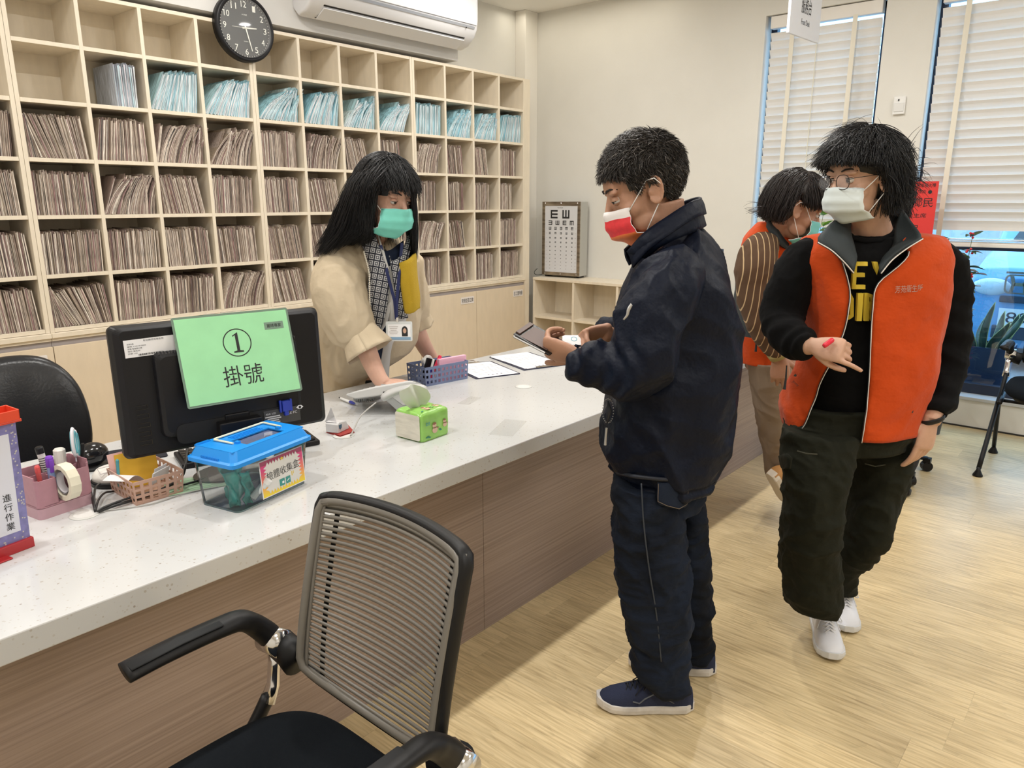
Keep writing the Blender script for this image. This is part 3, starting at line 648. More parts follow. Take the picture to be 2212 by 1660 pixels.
put('stand_neck', MB().box((-0.035, -0.058, 0.006), (0.035, -0.02, zb + 0.09)).box((-0.06, -0.085, zb + 0.03), (0.06, -0.05, zb + 0.075)), black, t, bevel=0.004)
put('stand_base', MB().loft([[Vector((0.12*math.cos(a), 0.0 + 0.08*math.sin(a), z)) for a in [2*PI*k/32 for k in range(32)]] for z in (0, 0.008)]), blackg, t)
Mi = tilt @ frame((0.13, -0.0582, zb + 0.055), (1, 0, 0), (0, 0, 1))
put('port_panel', MB().cb((0, 0, 0), (0.11, 0.045, 0.001), Mi), mat('port_panel', (0.05, 0.05, 0.05), 0.5), t)
text('lettering', 'ASUS  LCD', 0.03, 0.005, Mi @ Matrix.Translation((-0.035, 0.012, 0.001)), paper, t); text('lettering', 'CE FC', 0.03, 0.007, Mi @ Matrix.Translation((0.03, 0.005, 0.001)), paper, t)
bl = MB()
for k in range(4): bl.cb((-0.03 + 0.005*(k % 2), 0.003 - 0.006*k, 0.001), (0.045 - 0.004*k, 0.0035, 0.0006), Mi)
put('rating_label', bl, mat('label_grey', (0.6, 0.6, 0.6), 0.5), t)
ey = MB(); Me = tilt @ frame((0.185, -0.0585, zb + 0.072), (1, 0, 0), (0, 0, 1))
ey.prism([(-0.011, 0), (-0.004, 0.0055), (0.004, 0.0055), (0.011, 0), (0.004, -0.0055), (-0.004, -0.0055)], 0, 0.0008, Me); put('eye_mark', ey, paper, t)
put('eye_pupil', MB().lathe([(0.004, 0.0008), (0.004, 0.0014)], 16, Me), ink, t)
bluep = mat('vga_blue', (0.02, 0.05, 0.42), 0.4)
put('video_plug', MB().cb((0.140, -0.064, zb + 0.085), (0.024, 0.016, 0.030), tilt).cb((0.140, -0.064, zb + 0.066), (0.012, 0.011, 0.02), tilt).cb((0.124, -0.064, zb + 0.085), (0.006, 0.007, 0.036), tilt).cb((0.156, -0.064, zb + 0.085), (0.006, 0.007, 0.036), tilt), bluep, t, bevel=0.001)
put('hole', MB().cb((0.262, -0.031, zb + 0.042), (0.005, 0.002, 0.0025), tilt), blackg, t)
# asset label on the shell
Ma = tilt @ frame((-0.197, -0.0312, zt - 0.058), (1, 0.0, 0.02), (0, 0, 1))
al = put('asset_label', MB().cb((0, 0, 0), (0.125, 0.046, 0.0006), Ma), paper, t, label='white printed asset label')
text('lettering', '彰化縣芳苑衛生所', 0.05, 0.005, Ma @ Matrix.Translation((0.01, 0.018, 0.0005)), ink, al)
for k, (s_, w_) in enumerate((('財產名稱', .016), ('編號 31401010000', .045), ('名稱 電腦顯示器', .035), ('單位 衛生所', .03), ('日期 110', .022))): text('lettering', s_, w_, 0.0038, Ma @ Matrix.Translation((-0.055 + w_/2, 0.012 - 0.0062*k, 0.0005)), ink, al)
bar = MB(); xx = -0.03
while xx < 0.03: wv_ = random.choice((.0005, .001, .0015)); bar.cb((xx, -0.018, 0.0006), (wv_, 0.005, 0.0002), Ma); xx += wv_ + 0.0008
put('bar_code', bar, ink, al)
# green notice, held by tape on the monitor: a thing of its own, tilted
y_ = -0.085
Mg = Matrix.Translation(t.location) @ Matrix.Rotation(t.rotation_euler.z, 4, 'Z')
gc = Mg @ tilt @ Vector((0.018, -0.066, zt - 0.112))
Mr = Mg @ tilt @ frame((0.020, -0.068, zt - 0.108), (1, 0, -0.000), (0, 0.26, 1)) 
gm = thing('notice_sheet', 'green laminated notice with a circled 1 hung on the monitor', 'notice')
gm.matrix_world = Mr @ Matrix.Rotation(math.radians(0.0), 4, 'Z')
put('sleeve', MB().prism(rrect(0.322, 0.246, 0.006), -0.0006, 0.0006), mat('clear_sleeve', (0.16, 0.24, 0.19), 0.15), gm)
put('paper', MB().cb((0, 0, 0.001), (0.310, 0.234, 0.0008)), mat('green_paper', (0.30, 0.66, 0.36), 0.5, nz=(14, 0.05)), gm)
Mt = Matrix.Translation((0, 0, 0.0015))
ring = MB(); ro, ri = 0.0395, 0.0365
for k in range(64):
    a, c = 2*PI*k/64, 2*PI*(k+1)/64; ring.add([(ro*math.cos(a), ro*math.sin(a)+0.038, .0016), (ro*math.cos(c), ro*math.sin(c)+0.038, .0016), (ri*math.cos(c), ri*math.sin(c)+0.038, .0016), (ri*math.cos(a), ri*math.sin(a)+0.038, .0016)], [(0, 1, 2, 3)])
one = [(-0.011, 0.0205), (0.0035, 0.0285), (0.0045, 0.0285), (0.0045, -0.022), (0.014, -0.0235), (0.014, -0.0275), (-0.013, -0.0275), (-0.013, -0.0235), (-0.0035, -0.022), (-0.0035, 0.0215), (-0.010, 0.0175)]
ring.prism([(x, y + 0.038) for x, y in one], 0.0014, 0.0017)
put('circled_one', ring, ink, gm); text('lettering', '掛號', 0.110, 0.056, Mt @ Matrix.Translation((0, -0.053, 0)), ink, gm, depth=0.0002)
put('stamp', MB().cb((0.112, 0.075, 0.0015), (0.056, 0.021, 0.0004)), mat('stamp_grey', (0.16, 0.25, 0.19), 0.6), gm); text('lettering', '麗晴專案', 0.042, 0.011, Matrix.Translation((0.112, 0.075, 0.0019)), ink, gm, depth=0.0001)
put('tape', MB().cb((0.0, 0.117, 0.0002), (0.06, 0.020, 0.0003)), mat('clear_tape', (0.5, 0.5, 0.45), 0.1, alpha=0.35), gm)
put('tape', MB().cb((-0.06, 0.117, 0.0004), (0.03, 0.018, 0.0003)), MATS['clear_tape'], gm)
# power cable from the monitor to the grommet
cab = mat('black_cable', (0.012, 0.012, 0.013), 0.35)
g0 = Vector((0.628, 1.957, CT + 0.004))
def cable(pts, r, lab, m=cab): return tag(put('cable', MB().tube(smoothpath([tuple(p) for p in pts], 8), r, 8), m, smooth=True), lab, 'cable')
cable([at(402, 935, 0.86), at(404, 965, .83), at(400, 1005, .80), at(388, 1035, .775), at(340, 1062, CT+.010), at(290, 1080, CT + .008), at(240, 1095, CT+.009), at(212, 1106, CT+.006)], 0.0042, 'thick black monitor cable running to the cable cover by the pen holder')
cable([at(450, 1032, CT+.004), at(400, 1047, CT+.012), at(335, 1062, CT+.018), at(280, 1076, CT+.016), at(230, 1094, CT+.014), at(208, 1106, CT+.008)], 0.0032, 'thin black cable lying over the thick monitor cable in front of the basket')
cable([at(245, 1062, CT+.004), at(225, 1066, CT+.012), at(212, 1082, CT+.018), at(206, 1104, CT+.006)], 0.0028, 'short black cable looping from the white scanner base to the cable cover')
cable([at(215, 1045, CT+.024), at(206, 1054, CT+.03), at(203, 1075, CT+.024), at(204, 1103, CT+.006)], 0.0028, 'black cable with a plug rising to the round white device')
cable([at(192, 1040, CT+.012), at(196, 1060, CT+.016), at(200, 1085, CT+.012), at(205, 1106, CT+.004)], 0.0026, 'black cable passing behind the pink pen holder')
cable([at(470, 1052, CT+.003), at(400, 1066, CT+.003), at(330, 1088, CT+.003), at(265, 1099, CT+.003), at(214, 1104, CT+.004)], 0.0016, 'thin grey cable lying flat in front of the perforated pink basket', mat('grey_cable', (0.4, 0.4, 0.38), 0.4))

# ---- keyboard, green papers, mouse/scanner
kx = at(400, 1000); kb = thing('keyboard', 'black keyboard half hidden behind the sample tank', 'keyboard', (1.16, 2.085, CT + .001), math.radians(-16))
put('case', MB().box((-0.21, -0.065, 0), (0.21, 0.075, 0.016)), black, kb, bevel=0.004)
ks = MB()
for r in range(5):
    for k in range(18): ks.cb((-0.19 + 0.0222*k, -0.045 + 0.0235*r, 0.020), (0.018, 0.019, 0.008))
put('keys', ks, blackg, kb, bevel=0.001)
for i, (dx, a, lb) in enumerate(((0, -18, 'green printed form under the keyboard end, uppermost sheet'), (0.012, -26, 'green printed form lying beneath another green form'))):
    p = thing('paper_form', lb, 'paper', (0.93 + dx, 1.93, CT + 0.0022 - 0.0012*i), math.radians(a))
    put('sheet', MB().cb((0, 0, 0), (0.20, 0.11, 0.0008)), mat('pale_green', (0.42, 0.62, 0.42), 0.7), p)
    if not i:
        ln = MB()
        for k in range(7): ln.cb((0, -0.045 + 0.014*k, 0.0006), (0.18, 0.0012, 0.0002))
        put('ruled_lines', ln, mat('green_ink', (0.10, 0.25, 0.16), 0.7), p)
sc_ = thing('barcode_scanner', 'glossy black handheld scanner standing behind the pen holder', 'scanner', at(200, 1010)[:2] + (CT,), math.radians(20))
put('head', MB().ell((0, 0, 0.040), (0.052, 0.040, 0.036)), blackg, sc_, smooth=True); put('stand', MB().lathe([(0.045, 0), (0.045, 0.006), (0.02, 0.012), (0.018, 0.035)], 24), black, sc_, smooth=True)
put('neck', MB().box((-0.055, -0.016, 0.0), (-0.035, 0.016, 0.038)), black, sc_, bevel=0.003)
tag(put('mouse_pad', MB().prism(rrect(0.19, 0.15, 0.01), 0, 0.003, Matrix.Translation((0.90, 2.33, CT+.0004)) @ Matrix.Rotation(-0.3, 4, 'Z')), mat('cloth_black', (0.012, 0.012, 0.02), 0.9)), 'black mouse pad behind the monitor edge', 'mouse pad')
rv = thing('card_reader', 'round white device with black base between pen holder and perforated basket', 'card reader', (0.775, 2.135, CT))
put('base', MB().lathe([(0.060, 0), (0.064, 0.004), (0.064, 0.012), (0.060, 0.016)], 32), black, rv, smooth=True)
put('dome', MB().lathe([(0.060, 0.0165), (0.058, 0.028), (0.048, 0.040), (0.030, 0.046), (0.0, 0.048)], 32), mat('dome_white', (0.72, 0.70, 0.66), 0.4), rv, smooth=True)
rl = MB(); rl.box((-0.03, -0.001, 0), (0.03, 0.001, 0.001)).box((-0.03, 0.02, 0), (0.02, 0.0215, 0.001)).box((-0.03, 0, 0), (-0.0285, 0.02, 0.001)).box((0.0, 0, 0), (0.0015, 0.02, 0.001))
put('line_mark', MB().add([Matrix.Translation((-0.02, -0.03, 0.0425)) @ Matrix.Rotation(0.55, 4, 'X') @ Vector(v) for v in rl.v], rl.f), groove, rv)

# ---- perforated baskets
def perforated(w, d, h, nx, ny, nz_, th=0.0022, taper=0.92, hole=0.62, rim=0.005):
    """open basket; walls really have holes"""
    m = MB()
    def wall(p0, p1, q0, q1, nrm, nc):
        # p0,p1 lower corners, q0,q1 upper corners
        def pt(u, v, s): a = Vector(p0).lerp(Vector(p1), u); b2 = Vector(q0).lerp(Vector(q1), u); return a.lerp(b2, v) + Vector(nrm) * (th * s)
        us = [0]; 
        for k in range(nc): us += [(k + 0.5 - hole/2)/nc, (k + 0.5 + hole/2)/nc]
        us.append(1); vs = [0]
        for k in range(nz_): vs += [0.06 + 0.86*(k + 0.5 - hole/2)/nz_, 0.06 + 0.86*(k + 0.5 + hole/2)/nz_]
        vs.append(1)
        nu, nv = len(us), len(vs)
        V = [pt(u, v, s) for s in (0, 1) for v in vs for u in us]; F = []
        idx = lambda i, j, s: s*nu*nv + j*nu + i
        for i in range(nu - 1):
            for j in range(nv - 1):
                if i % 2 and j % 2:
                    F += [(idx(i,j,0), idx(i+1,j,0), idx(i+1,j,1), idx(i,j,1)), (idx(i+1,j,0), idx(i+1,j+1,0), idx(i+1,j+1,1), idx(i+1,j,1)), (idx(i+1,j+1,0), idx(i,j+1,0), idx(i,j+1,1), idx(i+1,j+1,1)), (idx(i,j+1,0), idx(i,j,0), idx(i,j,1), idx(i,j+1,1))]
                else: F += [(idx(i,j,0), idx(i,j+1,0), idx(i+1,j+1,0), idx(i+1,j,0)), (idx(i,j,1), idx(i+1,j,1), idx(i+1,j+1,1), idx(i,j+1,1))]
        for i in range(nu-1): F.append((idx(i, nv-1, 0), idx(i, nv-1, 1), idx(i+1, nv-1, 1), idx(i+1, nv-1, 0)))
        m.add(V, F)
    a, b_, A_, B_ = w/2*taper, d/2*taper, w/2, d/2
    lo = [(-a, -b_, 0), (a, -b_, 0), (a, b_, 0), (-a, b_, 0)]; hi = [(-A_, -B_, h), (A_, -B_, h), (A_, B_, h), (-A_, B_, h)]
    ins = [(0, 1, 0), (-1, 0, 0), (0, -1, 0), (1, 0, 0)]
    for k in range(4): wall(lo[k], lo[(k+1) % 4], hi[k], hi[(k+1) % 4], ins[k], nx if k % 2 == 0 else ny)
    m.box((-a, -b_, 0), (a, b_, th))
    return m
pk = mat('dusty_pink_plastic', (0.56, 0.35, 0.27), 0.45)
bk = thing('perforated_basket', 'dusty pink perforated basket of papers in front of the monitor', 'basket', (0.797, 1.988, CT), math.radians(-1))
put('basket', perforated(0.135, 0.168, 0.066, 6, 7, 3), pk, bk)
bx = (0.845, 2.005)
def local(name, lab, cat, loc, rz, mb, m, **k): o = thing(name, lab, cat, loc, rz); put(k.pop('part', 'body'), mb, m, o, **k); return o
local('envelope', 'yellow-orange envelope standing in the pink perforated basket', 'envelope', (0.800, 2.035, CT + .0035), (math.radians(-12), 0, math.radians(-6)), MB().cb((0, 0, 0.05), (0.105, 0.0015, 0.10)), mat('envelope_orange', (0.70, 0.40, 0.03), 0.7), part='sheet')
local('paper_slip', 'curled white paper slip in the pink perforated basket', 'paper', (0.757, 1.965, CT + .004), (0, 0.25, math.radians(35)), MB().sheet([[(x, y, 0.045 + 0.012*math.sin(4*u)) for y in (-0.0, 0.07)] for u, x in [(k/8, -0.04 + 0.011*k) for k in range(9)]], 0.0005), paper, part='sheet')
local('sticker_roll', 'folded white label strip in the pink perforated basket', 'paper', (0.825, 1.985, CT + .004), (0.3, 0, 0.5), MB().cb((0, 0, 0.04), (0.07, 0.003, 0.035)).cb((0.01, 0.01, 0.045), (0.05, 0.002, 0.03)), paper, part='sheet')
local('pink_card', 'pale pink card leaning in the back of the perforated basket', 'card', (0.757, 2.055, CT + .004), (-0.2, 0, 0), MB().cb((0, 0, 0.05), (0.04, 0.0012, 0.10)), mat('pale_pink', (0.80, 0.52, 0.50), 0.7), part='sheet')
local('marker_pen', 'teal pen standing in the corner of the pink perforated basket', 'pen', (0.747, 2.045, CT + .004), (0, 0.05, 0), MB().lathe([(0.004, 0), (0.004, 0.075), (0.0045, 0.076), (0.0045, 0.086), (0.002, 0.09)], 12), mat('teal_pen', (0.08, 0.35, 0.42), 0.4), part='barrel')

# ---- pink pen holder with tape dispenser
pm = mat('mauve_plastic', (0.44, 0.225, 0.27), 0.5, nz=(60, 0.04)); pm2 = mat('mauve_plastic_base', (0.53, 0.33, 0.38), 0.5)
ph = thing('pen_holder', 'mauve plastic desk organiser with a tape roll in its front slot', 'pen holder', (0.598, 2.052, CT), math.radians(9))
def pr(w, d, z): return [Vector((x, y, z)) for x, y in rrect(w, d, 0.014)]
# open box built of walls: outline with a slot in the front
m_ = MB(); Wp, Dp, Hp = 0.136, 0.092, 0.110
m_.loft([pr(Wp, Dp, 0.0), pr(Wp, Dp, 0.028)])
put('base', m_, pm2, ph, smooth=False)
m_ = MB(); m_.loft([pr(Wp, Dp, 0.029), pr(Wp, Dp, 0.034)])
def bxw(x0, y0, x1, y1, z1): m_.box((x0, y0, 0.032), (x1, y1, z1))
t_ = 0.003
bxw(-Wp/2, -Dp/2 + .008, -Wp/2 + t_, Dp/2 - .008, Hp); bxw(Wp/2 - t_, -Dp/2 + .008, Wp/2, Dp/2 - .008, Hp + 0.012)
bxw(-Wp/2 + .008, Dp/2 - t_, Wp/2 - .008, Dp/2, Hp + 0.006); bxw(-Wp/2 + .008, -Dp/2, -0.018, -Dp/2 + t_, Hp - 0.010); bxw(0.034, -Dp/2, Wp/2 - .008, -Dp/2 + t_, Hp - 0.006)
bxw(-0.020, -Dp/2, -0.018, 0.0, Hp - 0.010); bxw(0.032, -Dp/2, 0.034, 0.0, Hp - .006); bxw(-0.020, 0.0, 0.034, 0.002, Hp - .01); bxw(-Wp/2 + .003, 0.0, Wp/2 - .003, 0.002, Hp - .006)
for sx in (-1, 1):
    for sy_ in (-1, 1):
        c_ = [(sx*(Wp/2 - .008 + .008*math.cos(a)), sy_*(Dp/2 - .008 + .008*math.sin(a))) for a in [PI/2*k/5 for k in range(6)]]
        c_ += [(sx*(Wp/2 - .008 + .005*math.cos(a)), sy_*(Dp/2 - .008 + .005*math.sin(a))) for a in [PI/2*k/5 for k in reversed(range(6))]]
        m_.prism(c_, 0.032, (Hp if sx < 0 else Hp + 0.012) - (0.008 if sy_ < 0 else 0))
put('body', m_, pm, ph)
tp = MB(); Rt = 0.048
for k in range(14):   # faceted roll of label tape
    a, c = 2*PI*k/14, 2*PI*(k+1)/14; Q = []
    for yy_ in (-0.013, 0.013): Q += [(Rt*math.cos(a), yy_, Rt*math.sin(a)), (Rt*math.cos(c), yy_, Rt*math.sin(c)), ((Rt-.012)*math.cos(c), yy_, (Rt-.012)*math.sin(c)), ((Rt-.012)*math.cos(a), yy_, (Rt-.012)*math.sin(a))]
    tp.add(Q, [(0,1,2,3), (7,6,5,4), (0,4,5,1), (2,6,7,3)])
ro_ = thing('tape_roll', 'roll of cream label tape sitting in the pen holder slot', 'tape roll', (0.609, 2.004, CT + 0.082), (0, 0, math.radians(99)))
put('tape', tp, mat('cream_tape', (0.74, 0.70, 0.56), 0.6, nz=(20, .06)), ro_); put('core', MB().lathe([(0.0305, -0.009), (0.0305, 0.009), (0.027, 0.009), (0.027, -0.009)], 24, Matrix.Rotation(PI/2, 4, 'X'), cap=False), mat('core_white', (0.6, 0.58, 0.6), 0.5), ro_, smooth=True)
def pen(name, lab, loc, rot, body, cap, L0=0.10, r=0.006, capL=0.035, cat='pen', extra=None):
    o = thing(name, lab, cat, loc, rot)
    put('barrel', MB().lathe([(r*.6, 0), (r, 0.01), (r, L0)], 14), body, o, smooth=False); put('cap', MB().lathe([(r*1.1, L0), (r*1.1, L0 + capL), (r*.8, L0 + capL + .004)], 14), cap, o)
    if extra: extra(o)
    return o
redp = mat('red_clear', (0.65, 0.12, 0.12), 0.3); bluc = mat('blue_clear', (0.30, 0.42, 0.72), 0.25); purp = mat('purple', (0.19, 0.05, 0.50), 0.35)
Bz = CT + 0.036
pen('marker_pen', 'red translucent pen in the left corner of the mauve pen holder', (0.563, 2.035, Bz), (0.04, -0.05, 0), redp, mat('red_cap', (0.72, 0.10, 0.10), 0.4), 0.078, 0.0058, 0.014)
pen('correction_pen', 'blue translucent pen with a purple clip in the mauve pen holder', (0.588, 2.035, Bz), (0.02, 0.0, 0), bluc, purp, 0.085, 0.0085, 0.024, extra=lambda o: put('clip', MB().cb((0, -0.0095, 0.088), (0.009, 0.003, 0.034)), purp, o, bevel=.001))
pen('marker_pen', 'white marker with black rings and black cap in the pen holder', (0.598, 2.078, Bz), (-0.02, -0.12, 0), mat('marker_white', (0.72, 0.71, 0.70), 0.5), black, 0.112, 0.009, 0.014, extra=lambda o: put('rings', (lambda g: [g.lathe([(0.0093, z_), (0.0093, z_ + .002)], 14) for z_ in [0.05 + .006*k for k in range(9)]] and g)(MB()), ink, o))
pen('glue_stick', 'clear white glue stick in the middle of the pen holder', (0.625, 2.080, Bz), (0.0, 0.02, 0), mat('glue_body', (0.66, 0.52, 0.44), 0.4), mat('glue_cap', (0.72, 0.70, 0.66), 0.3), 0.075, 0.013, 0.034, cat='glue stick')
pen('marker_pen', 'slim black pen leaning behind the scissors', (0.668, 2.078, Bz), (0.0, 0.14, 0), black, black, 0.09, 0.0045, 0.02)
scs = thing('scissors', 'scissors with white and teal handles standing in the pen holder', 'scissors', (0.658, 2.060, Bz), (0.0, 0.08, math.radians(60)))
put('blades', MB().prism([(-0.008, 0), (0.008, 0), (0.010, 0.085), (-0.010, 0.085)], -0.0015, 0.0015, Matrix.Rotation(PI/2, 4, 'X')), chrome, scs)
whp = mat('scissor_white', (0.78, 0.78, 0.84), 0.35); tel = mat('scissor_teal', (0.12, 0.42, 0.50), 0.4)
for sx, dz in ((-1, 0.012), (1, 0.0)):
    pts = [(sx*(0.011 + 0.014*math.sin(a) + .004), 0.001*sx, 0.115 + dz - 0.034*math.cos(a)) for a in [2*PI*k/20 for k in range(21)]]
    put('handle', MB().tube(pts, (0.0065, 0.0042), 8, up=(0, 1, 0)), whp, scs, smooth=True)
    put('handle_lining', MB().tube([(p[0]*0.86 + sx*.0022, p[1], 0.115 + dz + (p[2]-.115-dz)*0.86) for p in pts], (0.003, 0.0062), 8, up=(0, 1, 0)), tel, scs, smooth=True)

# ---- red sign stand at the left edge
redm = mat('red_acrylic', (0.42, 0.02, 0.025), 0.29); redt = mat('red_acrylic_top', (0.75, 0.07, 0.03), 0.3)
pb = Vector((0.484, 1.862, CT)); uu = (pb - Vector((0.410, 1.846, CT))).normalized(); uu = Vector((0.975, 0.20, 0)).normalized()
st = thing('sign_stand', 'red table sign stand with a purple bordered notice at the left edge', 'sign stand', (pb.x - .006, pb.y + .002, CT), math.atan2(uu.y, uu.x))
put('base', MB().box((-0.26, -0.012, 0), (0.0, 0.012, 0.024)).box((-0.24, -0.035, 0), (-0.06, 0.04, 0.004)), redm, st, bevel=0.0015)
lean = Matrix.Rotation(math.radians(4), 4, 'X')
put('display_panel', MB().box((-0.301, -0.003, 0.02), (-0.004, 0.003, 0.305), lean), mat('purple_border', (0.20, 0.19, 0.42), 0.35, nz=(60, .2)), st)
put('notice', MB().box((-0.236, -0.0042, 0.048), (-0.022, -0.003, 0.280), lean), mat('notice_white', (0.70, 0.71, 0.80), 0.35), st)
put('top_tray', MB().box((-0.305, -0.014, 0.305), (0.004, 0.014, 0.311), lean).box((-0.305, -0.017, 0.311), (0.0, -0.014, 0.334), lean).box((-0.305, 0.030, 0.311), (0.0, 0.033, 0.334), lean).box((-0.003, -0.017, 0.311), (0.0, 0.033, 0.334), lean).box((-0.305, -0.017, 0.309), (0.0, 0.033, 0.311), lean), redt, st, bevel=0.001)
for i, ch in enumerate('請填進行作業'[-4:]): text('lettering', ch, 0.018, 0.018, lean @ frame((-0.042 - 0.0, -0.0046, 0.135 - 0.023*i), (1, 0, 0), (0, 0, 1)), ink, st)
for i, ch in enumerate('本櫃檯受理'): text('lettering', ch, 0.018, 0.018, lean @ frame((-0.10, -0.0046, 0.19 - 0.023*i), (1, 0, 0), (0, 0, 1)), ink, st)
fl = MB(); r9 = random.Random(5)
for k in range(70):
    s_ = r9.random(); x_, z_ = ((r9.uniform(-0.255, -0.006), r9.choice((r9.uniform(0.024, 0.044), r9.uniform(0.285, 0.301)))) if s_ < .6 else (r9.uniform(-0.019, -0.007), r9.uniform(0.03, 0.29)))
    fl.cb((x_, -0.0034, z_), (0.003, 0.0006, 0.003), lean)
put('border_pattern', fl, mat('gold_fleck', (0.55, 0.52, 0.50), 0.5), st)

# ---- sample tank with blue lid
clear = bpy.data.materials.new('clear_plastic'); clear.use_nodes = True; n, L, b = nodes(clear)
out = n['Material Output']; trn = n.new('ShaderNodeBsdfTransparent'); gls = n.new('ShaderNodeBsdfGlossy'); mxs = n.new('ShaderNodeMixShader'); fz = n.new('ShaderNodeFresnel'); fz.inputs[0].default_value = 1.45
trn.inputs[0].default_value = (0.965, 0.985, 0.98, 1); gls.inputs[1].default_value = 0.05
am = n.new('ShaderNodeMath'); am.operation = 'MULTIPLY_ADD'; am.inputs[1].default_value = 1.0; am.inputs[2].default_value = 0.02; L.new(fz.outputs[0], am.inputs[0]); L.new(am.outputs[0], mxs.inputs[0])
L.new(trn.outputs[0], mxs.inputs[1]); L.new(gls.outputs[0], mxs.inputs[2]); L.new(mxs.outputs[0], out.inputs[0])
TW, TD, TH = 0.268, 0.152, 0.130
c0 = Vector(at(515, 1112)); tu = (Vector(at(675, 1040)) - c0).normalized()
tr_ang = math.atan2(tu.y, tu.x) + math.radians(1.5)
tk_ = thing('sample_tank', 'clear plastic tank with bright blue lid for collecting samples', 'tank', (c0.x + 0.118*tu.x - 0.075*tu.y + 0.006, c0.y + 0.118*tu.y + 0.075*tu.x, CT), tr_ang)
def tr_(w, d, z, r=0.016): return [Vector((x, y, z)) for x, y in rrect(w, d, r)]
tkm = MB(); tkm.loft([tr_(TW*.90, TD*.88, 0.001), tr_(TW*.92, TD*.9, 0.0), tr_(TW, TD, TH)], cap=False); nn_ = len(tr_(1, 1, 0)); tkm.f.append(tuple(range(nn_)))
put('tank', tkm, clear, tk_, smooth=False)
put('rim_edge', MB().tube([*tr_(TW*.905, TD*.885, 0.002), tr_(TW*.905, TD*.885, 0.002)[0]], 0.0016, 6), mat('clear_edge', (0.55, 0.72, 0.72), 0.15, alpha=0.45), tk_)
blm = mat('bright_blue', (0.012, 0.27, 0.80), 0.35)
lm = MB()
LW, LD = TW + 0.018, TD + 0.020
lm.loft([tr_(LW, LD, TH - 0.004), tr_(LW, LD, TH + 0.006), tr_(LW - .012, LD - .012, TH + .010), tr_(LW - .034, LD - .034, TH + 0.034)], cap=False)
# top with an opening
def quad(x0, y0, x1, y1, z0, z1): lm.box((x0, y0, z0), (x1, y1, z1))
tx, ty, z0_, z1_ = (LW - .036)/2, (LD - .036)/2, TH + 0.031, TH + 0.0345
quad(-tx, -ty, -0.060, ty, z0_, z1_); quad(0.072, -ty, tx, ty, z0_, z1_); quad(-0.060, 0.010, 0.072, ty, z0_, z1_); quad(-0.060, -ty, 0.072, -ty + 0.018, z0_, z1_)
put('lid', lm, blm, tk_)
rb = MB()
for k in range(16): rb.box((-tx + 0.004 + .0025*k, ty - 0.012, z1_), (-tx + .0053 + .0025*k, ty, z1_ + .002)); rb.box((-LW/2 + 0.004, -0.03 + 0.004*k, TH + 0.010), (-LW/2 + 0.007, -0.028 + 0.004*k, TH + .016))
for k in range(3): rb.box((-0.045, 0.014 + 0.009*k, z1_), (0.055, 0.017 + 0.009*k, z1_ + 0.0025))
rb.box((-0.070, -0.028, z1_), (-0.060, -0.016, z1_ + .006)); rb.box((0.072, -0.028, z1_), (0.082, -0.016, z1_ + .006))
put('lid_ribs', rb, blm, tk_)
put('handle', MB().tube([(-0.078, -0.020, z1_ + .003), (-0.080, 0.046, z1_ + .004), (-0.076, 0.050, z1_ + .004), (0.088, 0.050, z1_ + .004), (0.092, 0.046, z1_ + .004), (0.090, -0.020, z1_ + .003)], (0.0030, 0.0028), 8), mat('glow_cream', (0.74, 0.74, 0.56), 0.4), tk_)
put('hatch', MB().box((-0.058, -ty + 0.019, z0_ - .004), (0.070, 0.009, z0_ - .003)), mat('smoky_clear', (0.25, 0.28, 0.45), 0.05, alpha=0.35), tk_)
# label
Ml = Matrix.Translation((0.030, -TD/2*0.955 - 0.0030, 0.064)) @ Matrix.Rotation(PI/2 - math.radians(3.6), 4, 'X')
lw, lh = 0.158, 0.102
grad = bpy.data.materials.new('pink_yellow_print'); grad.use_nodes = True; n, L, b = nodes(grad); b.inputs['Roughness'].default_value = 0.4
tc = n.new('ShaderNodeTexCoord'); sp = n.new('ShaderNodeSeparateXYZ'); L.new(tc.outputs['Generated'], sp.inputs[0]); cr = n.new('ShaderNodeValToRGB'); e = cr.color_ramp.elements
e[0].position = 0; e[0].color = (0.85, 0.68, 0.03, 1); e[1].position = 0.75; e[1].color = (0.62, 0.06, 0.20, 1); q2 = e.new(0.4); q2.color = (0.80, 0.24, 0.13, 1); L.new(sp.outputs[2], cr.inputs[0]); L.new(cr.outputs[0], b.inputs['Base Color'])
lb = put('label_sheet', MB().cb((0, 0, 0), (lw, lh, 0.0012), Ml), paper, tk_, label='printed paper label with spiky border')
put('border', MB().cb((0, 0, 0.0008), (lw - .005, lh - .005, 0.0004), Ml), grad, lb)
zig = []; nx_, ny_ = 11, 7; W2_, H2_ = lw/2 - .022, lh/2 - .017
for k in range(nx_): zig += [(-W2_ + 2*W2_*k/nx_, -H2_), (-W2_ + 2*W2_*(k+.5)/nx_, -H2_ - .010)]
for k in range(ny_): zig += [(W2_, -H2_ + 2*H2_*k/ny_), (W2_ + .010, -H2_ + 2*H2_*(k+.5)/ny_)]
for k in range(nx_): zig += [(W2_ - 2*W2_*k/nx_, H2_), (W2_ - 2*W2_*(k+.5)/nx_, H2_ + .010)]
for k in range(ny_): zig += [(-W2_, H2_ - 2*H2_*k/ny_), (-W2_ - .010, H2_ - 2*H2_*(k+.5)/ny_)]
put('inner_panel', MB().prism(zig, 0.0011, 0.0014, Ml), mat('label_grey_white', (0.68, 0.67, 0.64), 0.5), lb)
text('lettering', '檢體收集盒', 0.118, 0.024, Ml @ Matrix.Translation((0.000, 0.006, 0.0017)) @ Matrix.Rotation(0.05, 4, 'Z'), ink, lb, depth=0)
